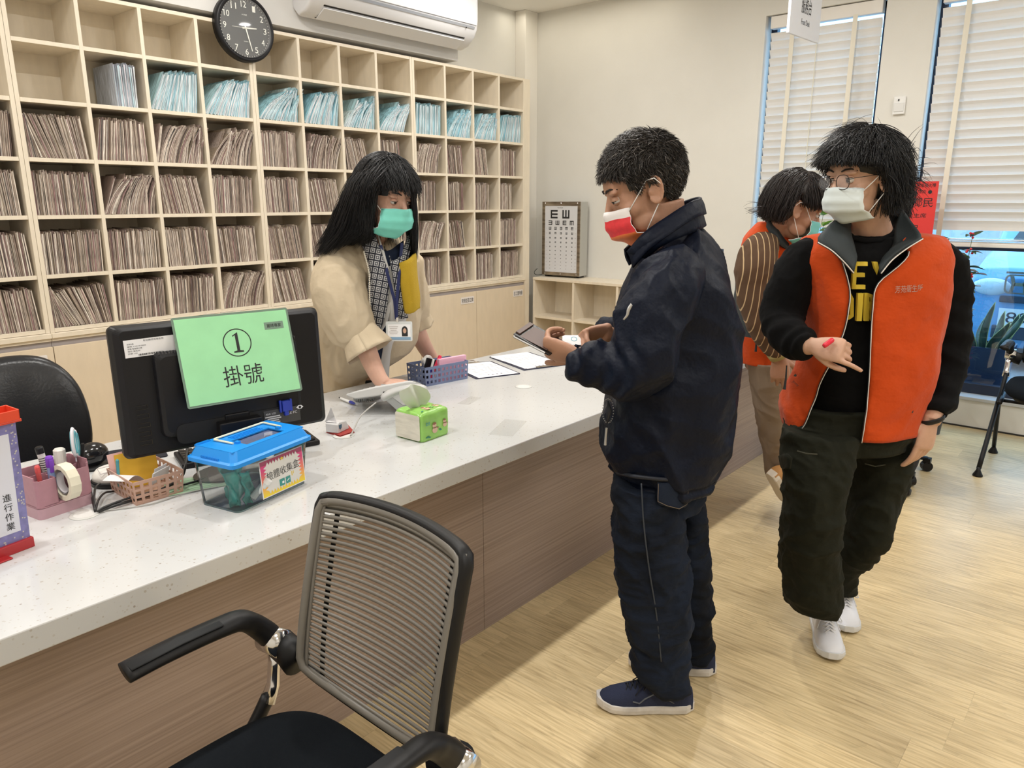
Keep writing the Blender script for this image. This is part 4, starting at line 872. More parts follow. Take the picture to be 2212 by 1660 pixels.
gs = MB().cb((-0.008, -0.026, 0.0017), (0.019, 0.019, 0.0003), Ml).cb((0.014, -0.026, 0.0017), (0.017, 0.019, 0.0003), Ml); put('picture_tiles', gs, mat('teal_print', (0.05, 0.28, 0.25), 0.5), lb)
put('picture_marks', MB().cb((-0.005, -0.027, 0.0021), (0.007, 0.006, 0.0003), Ml).cb((0.014, -0.026, 0.0021), (0.010, 0.002, 0.0003), Ml @ Matrix.Translation((0.014, -0.026, 0)) @ Matrix.Rotation(.5, 4, 'Z') @ Matrix.Translation((-0.014, .026, 0))), paper, lb)
star = [(0.007*math.cos(PI/2 + PI*k/5)*(1 if k % 2 == 0 else .45), 0.0385 + 0.006*math.sin(PI/2 + PI*k/5)*(1 if k % 2 == 0 else .45)) for k in range(10)]
put('star', MB().prism(star, 0.0014, 0.0018, Ml).cb((0.03, -0.014, .0017), (0.003, 0.012, .0003), Ml).cb((0.036, -0.012, .0017), (0.002, 0.008, .0003), Ml), mat('gold_print', (0.72, 0.53, 0.06), 0.4), lb)
# bags and tubes inside
teal = mat('teal_bag', (0.03, 0.42, 0.40), 0.12, alpha=0.85)
Mtk = Matrix.Translation(tk_.location) @ Matrix.Rotation(tr_ang, 4, 'Z')
def bag(cx_, cy_, lab, seed, hgt=0.085, w_=0.05):
    rr_ = random.Random(seed); g = []
    for i in range(9):
        row = []
        for j in range(7): row.append(Mtk @ Vector((cx_ + (j/6 - .5)*w_*(0.6 + .5*i/8) + rr_.uniform(-.004, .004), cy_ + 0.008*math.sin(j*1.3 + i) + rr_.uniform(-.004, .004), 0.004 + hgt*i/8)))
        g.append(row)
    tag(put('sample_bag', MB().sheet(g, 0.004), teal, smooth=True), lab, 'bag')
bag(-0.092, -0.030, 'teal sample bag at the left end inside the clear tank', 1, 0.095, 0.05); bag(-0.066, 0.010, 'crumpled teal sample bag behind another in the clear tank', 2, .1, .06); bag(-0.065, -0.045, 'teal sample bag standing just left of the tank label', 4, .085, .03)
vt_ = thing('sample_tube', 'white capped sample tube with ruled marks in the clear tank', 'tube', Mtk @ Vector((-0.058, -0.052, 0.018)), (0.5, 0.6, tr_ang))
put('vial', MB().lathe([(0.010, 0), (0.010, 0.05)], 16), mat('vial_white', (0.66, 0.70, 0.72), 0.3), vt_); put('cap', MB().lathe([(0.011, 0.05), (0.011, 0.062)], 16), white, vt_)

# ---- tissue pack
gt = Vector(at(902, 960)); ta = math.atan2(Vector(at(966, 940)).y - gt.y, Vector(at(966, 940)).x - gt.x)
ts = thing('tissue_pack', 'green soft tissue pack with snowman prints on the counter', 'tissue pack', (1.632, 1.788, CT), math.radians(3))
TWs, TDs, THs = 0.135, 0.125, 0.098
def tsr(s, z, r=0.012, dx=0): return [Vector((x*s + dx, y*s, z)) for x, y in rrect(TWs, TDs, r)]
gbody = remesh(MB().loft([tsr(.96, 0.0), tsr(1.0, 0.008), tsr(1.0, 0.075), tsr(0.985, 0.090), tsr(0.90, THs), tsr(.5, THs + .003)]), 'wrap', mat('tissue_green', (0.30, 0.60, 0.13), 0.22, nz=(9, 0.18)), 0.003, 2)
co = getco(gbody)
for i, v in enumerate(co): nse = mnoise.noise(Vector(v) * 38); co[i] += np.array((v[0], v[1], 0)) / 0.07 * 0.0022 * nse; co[i][2] += 0.002*nse if v[2] > 0.09 else 0
setco(gbody, co); put('wrap', gbody, None, ts)
put('paper_end', MB().loft([[Vector((-TWs/2 - .0022 - .0006*k, y, 0.048 + z)) for y, z in rrect(TDs - .012*(1+k*.3), 0.086, 0.008)] for k in (0, 1)]), mat('tissue_end', (0.66, 0.63, 0.54), 0.6, nz=(70, 0.12, (1, .2, 1)), bump=(90, .5, (1, .15, 1))), ts)
gr = []
for i in range(11):
    u = i/10; row = []
    for j in range(15):
        v = j/14; wd = 0.030 + 0.075*math.sin(min(1, u*1.15)*PI/2)
        x = (v-.5)*wd*1.25 - 0.030*u - 0.004; z = THs - 0.012 + 0.100*u - 0.024*(v-.35)**2*4*u; y = 0.012*math.sin(v*9 + u*3)*(.4+.6*u) + 0.010*(1-u)
        row.append((x, y, z))
    gr.append(row)
tis = put('tissue', MB().sheet(gr, 0.0006), mat('tissue_paper', (0.66, 0.70, 0.60), 0.85, bump=(30, .3)), ts, smooth=True, subsurf=1)
skinp = mat('print_peach', (0.72, 0.50, 0.36), 0.4); brn = mat('print_brown', (0.30, 0.14, 0.08), 0.4); grn = mat('print_teal', (0.02, 0.22, 0.18), 0.4)
def flat_ell(mb, x, y, rx, ry, h, M, n_=20): mb.prism([(x + rx*math.cos(2*PI*k/n_), y + ry*math.sin(2*PI*k/n_)) for k in range(n_)], h, h + .0006, M)
Mf = frame((0, -TDs/2 - 0.0020, 0.048), (1, 0, 0), (0, 0, 1)); Mtop = frame((0, 0, THs + .0035), (1, 0, 0), (0, 1, 0))
for (x, y, s, M) in ((-0.006, -0.016, 1, Mf), (0.043, -0.008, .75, Mf), (-0.012, -0.036, .9, Mtop), (0.036, -0.034, .7, Mtop)):
    o_ = MB(); flat_ell(o_, x, y, .0125*s, .011*s, 0, M); flat_ell(o_, x - .002*s, y + .016*s, .0095*s, .008*s, 0, M); put('snowman_print', o_, skinp, ts)
    o2 = MB(); flat_ell(o2, x - .002*s, y + .0225*s, .0085*s, .004*s, .0003, M); flat_ell(o2, x, y + .008*s, .009*s, .0022*s, .0005, M); flat_ell(o2, x + .014*s, y + .006*s, .003*s, .003*s, .0003, M); put('scarf_print', o2, brn, ts)
g3 = MB()
for k, (x, y) in enumerate(((-0.045, -0.034), (-0.038, -0.031), (-0.032, -0.036), (0.018, -0.018), (0.022, -0.022))): flat_ell(g3, x, y, .006, .0016, 0, Mf); 
for x, y in ((-0.05, -0.05), (-0.044, -0.046), (0.01, -0.03), (0.015, -0.036)): flat_ell(g3, x, y, .005, .0016, 0, Mtop)
put('leaf_prints', g3, grn, ts); text('lettering', '柔情', 0.020, 0.013, Mf @ Matrix.Translation((-0.040, 0.012, 0.0006)), mat('print_blue', (0.03, 0.25, 0.30), 0.4), ts)

# ---- folded papers on a red folder
rf = thing('red_folder', 'slim dark red folder lying by the desk phone', 'folder', (1.470, 2.035, CT + .0005), math.radians(10))
put('cover', MB().prism([(-0.045, -0.048), (0.018, -0.055), (0.075, 0.030), (0.060, 0.055), (-0.03, 0.03)], 0, 0.002).prism([(-0.043, -0.046), (0.018, -0.053), (0.073, 0.030), (0.058, 0.053), (-0.028, 0.03)], 0.0035, 0.0055), mat('dark_red_card', (0.36, 0.035, 0.03), 0.45), rf)
pc = thing('paper_pouch', 'crumpled white paper pouch with a blue badge on the red folder', 'paper', (1.468, 2.040, CT + .0065), math.radians(18))
put('pouch', MB().prism([(-0.035, 0.0), (-0.036, 0.030), (-0.026, 0.037), (0.014, 0.032), (0.026, 0.012), (0.030, 0.0)], -0.022, 0.028, Matrix.Rotation(PI/2, 4, 'X')), mat('pouch_white', (0.62, 0.61, 0.62), 0.35), pc, bevel=.002)
put('flap', MB().add([(-0.030, -0.02, 0.036), (-0.034, 0.025, 0.034), (0.012, 0.03, 0.075), (0.018, 0.022, 0.040)], [(0, 1, 2, 3), (3, 2, 1, 0)]), MATS['pouch_white'], pc)
put('badge', MB().prism([(-0.008, 0.008), (0.008, 0.008), (0.007, -0.003), (0, -0.009), (-0.007, -0.003)], 0, .001, frame((-0.022, -0.0285, 0.020), (1, 0, 0), (0, 0, 1))), mat('badge_blue', (0.03, 0.09, 0.16), 0.3), pc)
pen1 = thing('ballpoint_pen', 'white and blue ballpoint pen lying beside the desk phone', 'pen', (1.735, 2.345, CT + 0.010), (0, 0, 0))
pv = (Vector(at(770, 875, CT+.01)) - Vector(at(728, 858, CT+.01))); M = frame(Vector(at(749, 866, CT + .010)) - Vector((1.735, 2.345, CT + .01)), pv, (0, 0, 1)) @ Matrix.Rotation(PI/2, 4, 'Y')
put('barrel', MB().lathe([(0.005, -0.05), (0.0055, 0.0), (0.0055, 0.025)], 12, M), white, pen1, smooth=False); put('grip', MB().lathe([(0.0058, 0.025), (0.0062, 0.04), (0.005, 0.055), (0.001, 0.066)], 12, M), mat('pen_blue', (0.02, 0.03, 0.28), 0.4), pen1)
put('clip', MB().box((0.004, -0.002, -0.058), (0.008, 0.002, -0.012), M), black, pen1); put('button', MB().lathe([(0.003, -0.062), (0.003, -0.05)], 10, M), black, pen1)

# ---- desk phone
phg = mat('phone_grey', (0.52, 0.52, 0.52), 0.4); phd = mat('phone_grey_dark', (0.36, 0.37, 0.37), 0.45); phl = mat('phone_light', (0.70, 0.70, 0.70), 0.35)
pr0 = Vector(at(860, 915)); ph_r = (Vector(at(745, 880)) - pr0)
tp_ = thing('desk_phone', 'grey corded desk phone seen from behind, its receiver lifted', 'phone', (1.755, 2.122, CT + .002), (-0.28, 0, math.radians(-49.6)))
# body wedge: long axis local x (display end +x high, keypad end -x low)
def wedge(y, k): return [Vector((x, y, z)) for x, z in ((-0.135, 0.052), (-0.10, 0.040), (-0.02, 0.050), (0.10, 0.078), (0.125, 0.085), (0.125, 0.102), (0.10, 0.104), (-0.03, 0.082), (-0.10, 0.066), (-0.132, 0.058))]
put('base_body', MB().loft([wedge(-0.088, 0), wedge(-0.084, 0), wedge(0.084, 0), wedge(0.088, 0)]), phg, tp_, bevel=0.004, angle=.4)
put('top_shell', MB().loft([[Vector((p.x*.97, y, p.z + .003)) for p in wedge(y, 0)[5:]] for y in (-0.080, 0.080)]), phl, tp_, bevel=.002)
put('stand', MB().add([(-0.008, -0.075, 0.052), (0.118, -0.075, 0.082), (0.118, 0.075, 0.082), (-0.008, 0.075, 0.052), (0.068, -0.070, -0.020), (0.128, -0.070, -0.020), (0.128, 0.070, 0.020), (0.068, 0.070, 0.020)], [(0,1,2,3), (4,7,6,5), (0,4,5,1), (1,5,6,2), (2,6,7,3), (3,7,4,0)]), phd, tp_, bevel=.003)
put('stand_inset', MB().add([(0.030, -0.0765, 0.050), (0.110, -0.0765, 0.070), (0.118, -0.0735, 0.018), (0.075, -0.0735, 0.016)], [(0, 3, 2, 1)]), phg, tp_)
put('socket', MB().cb((0.015, -0.0885, 0.060), (0.024, 0.004, 0.012)), dark, tp_)
put('keypad', (lambda g: [g.cb((-0.07 + 0.022*i, -0.045 + 0.022*j, 0.0755 + 0.0055*i), (0.014, 0.014, 0.006)) for i in range(4) for j in range(3)] and g)(MB()), phd, tp_)
put('foot_clip', MB().cb((0.100, -0.071, 0.006), (0.018, 0.003, 0.005)), white, tp_)
curl = [(0.02 + 0.0*k, 0, 0) for k in range(2)]
# coiled cord ring
cp = []; cc0 = Vector(at(795, 856, CT + 0.013)); 
for k in range(421):
    u = k/420; a = 2*PI*(u*0.93) + 1.0; R0x, R0y = 0.055, 0.035
    base = Vector((R0x*math.cos(a), R0y*math.sin(a), 0)); ra = Vector((math.cos(a), math.sin(a), 0)); b2 = 2*PI*u*34
    cp.append(cc0 + base + ra*(0.0085*math.cos(b2)) + Vector((0, 0, 0.0085*math.sin(b2))))
ccord = tag(put('coiled_cord', MB().tube(cp, 0.0030, 6), phd, smooth=True), 'grey coiled receiver cord looped behind the desk phone', 'cord')
cable([at(812, 870, 0.812), at(790, 888, 0.795), at(775, 905, CT+.03), at(762, 932, CT+.012), at(757, 942, CT+.004)], 0.0026, 'grey phone line running down to the cable cover beside the red folder', mat('grey_line', (0.42, 0.40, 0.38), 0.4))

# ---- slate blue basket with stationery
sb = mat('slate_plastic', (0.16, 0.20, 0.34), 0.4)
A_ = Vector(at(925, 838)); B_ = Vector(at(1005, 822)); C_ = Vector(at(893, 815)); ang = math.atan2((B_-A_).y, (B_-A_).x)
ctr = (2.225, 2.325); sbk = thing('perforated_basket', 'slate blue perforated basket with pens and pink card', 'basket', (ctr[0], ctr[1], CT), ang)
put('basket', perforated(0.235, 0.14, 0.084, 11, 5, 3, taper=.97, hole=.55), sb, sbk)
Ms = Matrix.Translation((ctr[0], ctr[1], CT)) @ Matrix.Rotation(ang, 4, 'Z')
def ins(x, y, z): return Ms @ Vector((x, y, z))
local('card_stack', 'stack of pink cards standing in the slate blue basket', 'cards', ins(0.04, -0.035, 0.004), (0, math.radians(0), ang), MB().box((-0.065, -0.012, 0), (0.085, 0.006, 0.100)), mat('pink_card', (0.86, 0.48, 0.62), 0.6), part='cards', bevel=.0008)
local('correction_tape', 'white rounded dispenser behind the pink cards in the slate basket', 'dispenser', ins(0.005, 0.03, 0.03), (0, math.radians(-35), ang), MB().prism(rrect(0.05, 0.10, 0.014), -0.012, 0.012, Matrix.Rotation(PI/2, 4, 'X') @ Matrix.Translation((0, 0.04, 0))), white, part='case', bevel=.003)
pen('marker_pen', 'pink-red highlighter leaning right in the slate blue basket', ins(-0.070, -0.025, 0.006), (0, math.radians(32), ang), mat('hot_pink', (0.80, 0.06, 0.13), 0.4), mat('hot_pink_cap', (0.75, 0.03, 0.09), .4), 0.085, 0.0075, 0.04)
pen('ballpoint_pen', 'blue and white pen at the left end of the slate blue basket', ins(-0.085, -0.042, 0.006), (0, math.radians(18), ang), mat('pen_blue2', (0.02, 0.04, 0.35), 0.4), white, 0.07, 0.005, 0.035)
pen('marker_pen', 'white marker with dark print in the slate blue basket', ins(-0.045, -0.022, 0.006), (0, math.radians(30), ang), white, black, 0.08, 0.006, 0.02)
local('phone_case', 'black flat object standing at the back of the slate basket', 'case', ins(-0.045, 0.015, 0.005), (0, math.radians(20), ang), MB().box((-0.035, -0.006, 0), (0.02, 0.006, 0.095)), black, part='case', bevel=.003)
# ---- clipboards
def clipboard(lab, c, ang_, papers, sz=(0.30, 0.225), lines=12, clipx=1):
    o = thing('clipboard', lab, 'clipboard', (*c, CT), ang_)
    put('board', MB().prism(rrect(sz[0] + .012, sz[1] + .012, .008), 0.0004, 0.0035), mat('navy_board', (0.012, 0.015, 0.05), 0.4), o)
    put('clip', MB().cb((clipx*(sz[0]/2 - .004), 0, 0.007), (0.014, 0.09, 0.004)).tube([(clipx*(sz[0]/2 - .006), -0.03, 0.008), (clipx*(sz[0]/2 + .012), -0.02, 0.014), (clipx*(sz[0]/2 + .012), 0.02, 0.014), (clipx*(sz[0]/2 - .006), 0.03, 0.008)], 0.0018, 6), steel, o)
    for k in range(papers):
        pp = thing('form_sheet', 'printed white form %s %s' % (('clipped on top of', 'lying second on')[k], lab.replace('dark clipboard with loose forms in front of', 'the clipboard nearest').replace('navy clipboard with printed form beside', 'the clipboard beside')), 'paper', (*c, CT + 0.0050 - .0008*k), ang_ + math.radians(3*k + 1))
        put('sheet', MB().cb((-0.008*clipx, -.002*k, 0), (sz[0]*.97, sz[1]*.95, 0.0006)), paper, pp)
        if not k:
            ln = MB(); q_ = random.Random(int(c[0]*100))
            for i in range(lines):
                x_ = -sz[0]*.42 + sz[0]*.80*i/lines
                for j in range(4):
                    y0_ = -sz[1]*.42 + j*sz[1]*.21
                    if q_.random() < .8: ln.cb((x_, y0_ + sz[1]*.09*q_.uniform(.6, 1), 0.0005), (0.0030, sz[1]*.18*q_.uniform(.4, 1), 0.0002))
            for j in range(4): ln.cb((-sz[0]*.40, -0.03 + j*.022, 0.0005), (0.012, 0.009, .0002))
            put('print', ln, mat('faint_print', (0.28, 0.28, 0.34), 0.8), pp)
    return o
clipboard('navy clipboard with printed form beside the slate basket', (2.505, 2.305), math.radians(68), 1, (0.30, 0.215), clipx=1)
clipboard('dark clipboard with loose forms in front of the wallet', (2.790, 2.275), math.radians(70), 2, (0.34, 0.23), clipx=-1)
for (x, y, w_, d_, a, lb) in ((1.885, 1.62, 0.19, 0.085, 24, 'faint clear film strip stuck on the worktop near its front edge'), (2.06, 1.975, .12, .05, 18, 'pale rectangular sticker on the worktop beyond the tissue pack'), (1.28, 2.20, .28, .08, 4, 'clear protective film strip on the worktop behind the tissue pack')):
    tag(put('film_sticker', MB().prism(rrect(w_, d_, .004), 0.0002, 0.0006, Matrix.Translation((x, y, CT)) @ Matrix.Rotation(math.radians(a), 4, 'Z')), mat('film', (0.62, 0.60, 0.56), 0.1, alpha=0.13)), lb, 'sticker')
# ---- second monitor far along the counter
m2 = thing('monitor', 'black monitor far along the counter beside the striped sleeve', 'monitor', (4.22, 2.02, CT), math.radians(12))
put('screen', MB().loft([[Vector((x, y, 0.31 + z)) for x, z in rrect(0.55, 0.34, 0.012)] for y in (-0.02, 0.02)]), black, m2); put('stand', MB().box((-0.03, -0.01, 0.008), (0.03, 0.03, 0.2)).box((-0.11, -0.08, 0), (0.11, 0.08, 0.008)), black, m2)
# ================================================================ CHAIRS
cblk = mat('chair_black', (0.007, 0.007, 0.008), 0.45, bump=(700, .05), spec=.28); rib = mat('chair_taupe', (0.17, 0.157, 0.137), 0.38)
fab = mat('chair_fabric', (0.007, 0.009, 0.012), 0.95, bump=(900, .5), spec=.1)
def backpt(u, v):
    """u -1..1 across (y), v 0..1 up; local x forward. The back is reclined and hollow in the middle"""
    z = 0.60 + 0.352*v - 0.062*(1 - u*u)*(1 - v)**2 + 0.006*(1 - u*u)*v
    x = -0.222 - 0.078*v**1.3 - 0.045*(1 - u*u)*(1 - 0.25*v)
    y = u * (0.199 + 0.005*v)
    return Vector((x, y, z))
def office_chair(lab, loc, rz):
    t = thing('office_chair', lab, 'chair', loc, rz)
    # seat
    S = []
    for zz, s in ((0.425, 0.90), (0.428, 0.96), (0.440, 1.0), (0.462, 1.0), (0.476, 0.965), (0.481, 0.85), (0.483, .6)):
        rg = []
        for k in range(48):
            a = 2*PI*k/48; c, sn = math.cos(a), math.sin(a); e = 2/3.6
            x = 0.245*s*math.copysign(abs(c)**e, c); y = 0.238*s*math.copysign(abs(sn)**e, sn)
            rg.append(Vector((x - 0.005, y, 0.038 + zz - 0.012*max(0, x/0.235)**3 + 0.010*(y/.238)**2)))
        S.append(rg)
    put('seat', MB().loft(S), fab, t, smooth=True, subsurf=1)
    put('seat_pan', MB().loft([[Vector((p.x*.93, p.y*.93, p.z - .02)) for p in S[0]], [Vector((p.x*.96, p.y*.96, p.z - .001)) for p in S[0]]]), cblk, t)
    # back frame, outer outline tube
    out_ = [(-1 + 2*k/20, 1) for k in range(21)] + [(1, 1 - k/16) for k in range(1, 17)] + [(1 - 2*k/20, 0) for k in range(1, 21)] + [(-1, k/16) for k in range(1, 16)]
    pts = []
    for u, v in out_:
        # round the corners
        cu = max(0, abs(u) - 0.86)/0.14; cv = max(0, abs(2*v-1) - 0.88)/0.12; f = 1 - 0.030*(cu*cv)
        p = backpt(u*f, 0.5 + (v-.5)*f); pts.append(p)
    pts.append(pts[0]); pts.append(pts[1])
    put('back_frame', MB().tube([p + Vector((-0.006, 0, 0)) for p in pts], (0.0080, 0.014), 10, up=(1, 0, 0)), cblk, t, smooth=True)
    # taupe inner rim
    put('back_rim', MB().tube([Vector((p.x + 0.004, p.y*0.955, 0.776 + (p.z - 0.776)*0.955)) for p in pts], (0.009, 0.006), 8, up=(1, 0, 0)), rib, t, smooth=True)
    rb_ = MB(); R2 = 30
    for k in range(R2):
        v = 0.045 + 0.905*k/(R2 - 1); row = [backpt(-0.95 + 1.9*i/24, v) for i in range(25)]
        rb_.tube([p + Vector((0.002, 0, 0)) for p in row], (0.0043, 0.0030), 6, up=(1, 0, 0))
    g = [[backpt(-0.95 + 1.9*i/24, v) + Vector((-0.001, 0, 0)) for i in range(25)] for v in (0.925, 0.96, 0.985)]; rb_.sheet(g, 0.004)
    for u in (-0.94, 0.94): rb_.tube([backpt(u, v) + Vector((.001, 0, 0)) for v in [k/12 for k in range(13)]], (0.012, 0.0035), 6, up=(1, 0, 0))
    put('back_ribs', rb_, rib, t, smooth=True)
    for u in (-0.80, 0.80):
        bs = MB(); bs.tube([backpt(u, v) + Vector((-0.010, 0, 0)) for v in [0.0 + k/12*0.96 for k in range(13)]], (0.008, 0.003), 6, up=(1, 0, 0))
        put('back_strut', bs, cblk, t)
    for s in (-1, 1):
        Y = 0.268*s
        arm = smoothpath([(-0.215, Y*.98, 0.628, .024), (-0.195, Y, 0.665, .024), (-0.150, Y, 0.713, .020), (-0.100, Y, 0.722, .015), (0.0, Y, 0.722, .013), (0.078, Y, 0.717, .012)], 6)
        a = MB(); a.tube([p[:3] for p in arm], [(0.025 if i > 10 else 0.021, float(p[3])) for i, p in enumerate(arm)], 14, up=(0, 0, 1))
        ar = put('armrest', a, cblk, t, smooth=True)
        put('arm_pad', MB().tube([(-0.10, Y, 0.7335), (-0.02, Y, 0.7335), (0.072, Y, 0.7275)], (0.019, 0.0035), 12, up=(0, 0, 1)), mat('arm_pad_grey', (0.024, 0.025, 0.027), 0.7, spec=.2), ar, smooth=True)
        put('arm_hub', MB().tube([(-0.222, 0.205*s, 0.612), (-0.225, 0.235*s, 0.620), (-0.222, 0.262*s, 0.628)], (0.030, 0.036), 16, up=(0, 0, 1)), cblk, t, smooth=True)
        put('hub_ring', MB().tube([(-0.214, 0.238*s, 0.640), (-0.206, 0.292*s, 0.640)], (0.027, 0.030), 20, up=(0, 0, 1)), chrome, t, smooth=True)
        put('arm_bracket', MB().tube([(-0.214, Y, 0.622), (-0.208, Y*1.01, 0.58), (-0.203, Y*1.01, 0.54), (-0.184, Y, 0.508)], [(0.020, 0.013), (0.015, 0.012), (0.016, 0.013), (0.020, 0.014)], 12, up=(1, 0, 0)), chrome, t, smooth=True)
        put('front_leg', MB().tube(smoothpath([(-0.188, Y, 0.520), (-0.150, Y, 0.470), (-0.105, Y, 0.425), (-0.03, Y, 0.375), (0.06, Y, 0.30), (0.25, Y*1.04, 0.045)], 5), [(0.016, 0.013)]*26, 10, up=(0, 1, 0)), cblk, t, smooth=True)
        put('rear_leg', MB().tube(smoothpath([(0.0, Y*.985, 0.385), (-0.08, Y, 0.34), (-0.27, Y*1.04, 0.045)], 5), [(0.013, 0.012)]*11, 10, up=(0, 1, 0)), cblk, t, smooth=True)
        for x in (0.255, -0.276): put('foot_glide', MB().lathe([(0.026, 0.001), (0.026, 0.008), (0.012, 0.035), (0.009, 0.055)], 18, Matrix.Translation((x, Y*1.04, 0))), cblk, t, smooth=True)
        put('seat_rail', MB().tube([(-0.15, Y*.96, 0.412), (0.0, Y*.93, 0.408), (0.12, Y*.9, 0.412)], 0.011, 8), cblk, t, smooth=True)
    put('cross_bar', MB().tube([(0.0, -0.25, 0.400), (0.0, 0.25, 0.400)], 0.010, 8), cblk, t, smooth=True)
    return t
ch = office_chair('black office chair with ribbed taupe back in the foreground', (0.504, 0.988, 0), PI)
c2 = dup(ch); c2.location = (4.995, 0.27, 0); c2.rotation_euler = (0, 0, PI + 0.0); c2['label'] = 'black ribbed-back chair by the window at the right edge'
# clerk's task chair, black leatherette, behind the counter at left
lt = mat('black_leather', (0.010, 0.011, 0.014), 0.28, bump=(120, .15))
tc_ = thing('task_chair', 'black padded task chair behind the counter at the left edge', 'chair', (0.845, 2.98, 0), math.radians(-92))
bk_ = []
for y_, s in ((-0.045, .86), (-0.035, .97), (0.0, 1.0), (0.030, .97), (0.042, .86)):
    rg = []
    for k in range(40):
        a = 2*PI*k/40; c, sn = math.cos(a), math.sin(a); e = 2/3.0
        X_ = 0.235*s*math.copysign(abs(c)**e, c) * (1.0 - 0.16*max(0, sn)); Z_ = 0.25*s*math.copysign(abs(sn)**e, sn); rg.append(Vector((y_ - 0.25 - 0.05*(Z_/.27) + 0.05*(X_/.235)**2, X_, 0.70 + Z_)))
    bk_.append(rg)
put('backrest', MB().loft(bk_), lt, tc_, smooth=True, subsurf=1)
sr = []
for zz, s in ((0.42, .9), (0.43, 1), (0.475, 1), (0.49, .9)):
    sr.append([Vector((0.24*s*math.copysign(abs(math.cos(a))**.6, math.cos(a)), 0.24*s*math.copysign(abs(math.sin(a))**.6, math.sin(a)), zz)) for a in [2*PI*k/36 for k in range(36)]])
put('seat', MB().loft(sr), lt, tc_, smooth=True)
put('back_post', MB().tube([(-0.22, 0, 0.42), (-0.30, 0, 0.46), (-0.31, 0, 0.60)], (0.03, 0.008), 10, up=(1, 0, 0)), cblk, tc_, smooth=True)
put('gas_lift', MB().lathe([(0.028, 0.09), (0.028, 0.25), (0.015, 0.25), (0.015, 0.42)], 18), cblk, tc_, smooth=True)
for k in range(5):
    a = 2*PI*k/5; c, s = math.cos(a), math.sin(a)
    put('base_arm', MB().tube([(0.02*c, 0.02*s, 0.095), (0.27*c, 0.27*s, 0.07)], [(0.02, .016), (.013, .011)], 8), cblk, tc_, smooth=True); put('caster', MB().lathe([(0.027, -0.018), (0.027, 0.018)], 16, Matrix.Translation((0.275*c, 0.275*s, 0.028)) @ Matrix.Rotation(a, 4, 'Z') @ Matrix.Rotation(PI/2, 4, 'X')), cblk, tc_)
# ================================================================ PEOPLE: TOOLS
def rows(mb, rs, n=30, e=2.3, ux=RR, uy=AA, cap=True):
    """horizontal rings from a silhouette: (y, x left, x right, depth, half depth[, power])"""
    R_ = []
    for r in rs:
        y, x1, x2, dep, hd = r[:5]; a, b = P(x1, y, dep), P(x2, y, dep); c = (a + b)/2; w = (b - a).length/2; ee = r[5] if len(r) > 5 else e
        R_.append([c + ux*(w*math.copysign(abs(math.cos(t))**(2/ee), math.cos(t))) + uy*(hd*math.copysign(abs(math.sin(t))**(2/ee), math.sin(t))) for t in [2*PI*k/n for k in range(n)]])
    return mb.loft(R_, cap)
def interp_rows(rs, k=4):
    rs = [(*r, 2.3) if len(r) == 5 else r for r in rs]
    return [tuple(float(v) for v in r) for r in smoothpath(rs, k)]
def limb(mb, pts, n=16, k=5, flat=1.0):
    """pts: (x, y, depth, radius)"""
    q = smoothpath([(*P(x, y, d), r) for x, y, d, r in pts], k)
    return mb.tube([p[:3] for p in q], [float(p[3]) for p in q], n, flat=flat)
def wrinkle(me, amp, scale=8, st=(1, 1, 1), seed=0, fine=0.35, ridge=True):
    co, no = getco(me), getno(me); o = Vector((seed*7.1, seed*3.3, seed*1.7)); s = np.empty(len(co))
    for i, c in enumerate(co):
        v = Vector((c[0]*st[0], c[1]*st[1], c[2]*st[2])) * scale + o
        w = Vector((mnoise.noise(v*0.6), mnoise.noise(v*0.6 + Vector((9, 9, 9))), 0))
        a = mnoise.noise(v + w*1.2); b = mnoise.noise(v*2.7 + w*2); a = math.copysign(abs(a)**.8, a)
        s[i] = (0.5 - abs(a)*1.6 if ridge else a) + fine*(0.5 - abs(b)*1.6 if ridge else b)
    setco(me, co + no * (s*amp)[:, None]); return me
def garment(name, mb, m, root, voxel=0.007, sm=4, amp=0.006, scale=7, st=(1, 1, 1), seed=0, fine=.35, fn=None, label=None, fac=.5):
    me = remesh(mb, name, m, voxel, sm, fac)
    if amp: wrinkle(me, amp, scale, st, seed, fine)
    if fn: fn(me)
    return put(name, me, None, root, world=True, label=label)
def sheetpx(name, cols, m, root, th=0.003, k=4, label=None, wob=0.0):
    """a cloth strip: cols = list of cross lines [(x,y,dep), ...] all the same length, smoothed along the strip"""
    g = [[P(*q) for q in c] for c in cols]; arr = [[*sum(([*p] for p in r), [])] for r in g]; sm_ = smoothpath(arr, k); n_ = len(cols[0])
    G = []
    for i, r in enumerate(sm_):
        row = [tuple(r[3*j:3*j+3]) for j in range(n_)]
        row = [tuple(v) for v in smoothpath(row, 3)] if n_ > 2 else row
        if wob: row = [(p[0] + wob*math.sin(i*.9 + j*1.3), p[1], p[2] + wob*math.cos(i*.7 + j)) for j, p in enumerate(row)]
        G.append(row)
    return put(name, MB().sheet(G, th), m, root, world=True, smooth=True, label=label)

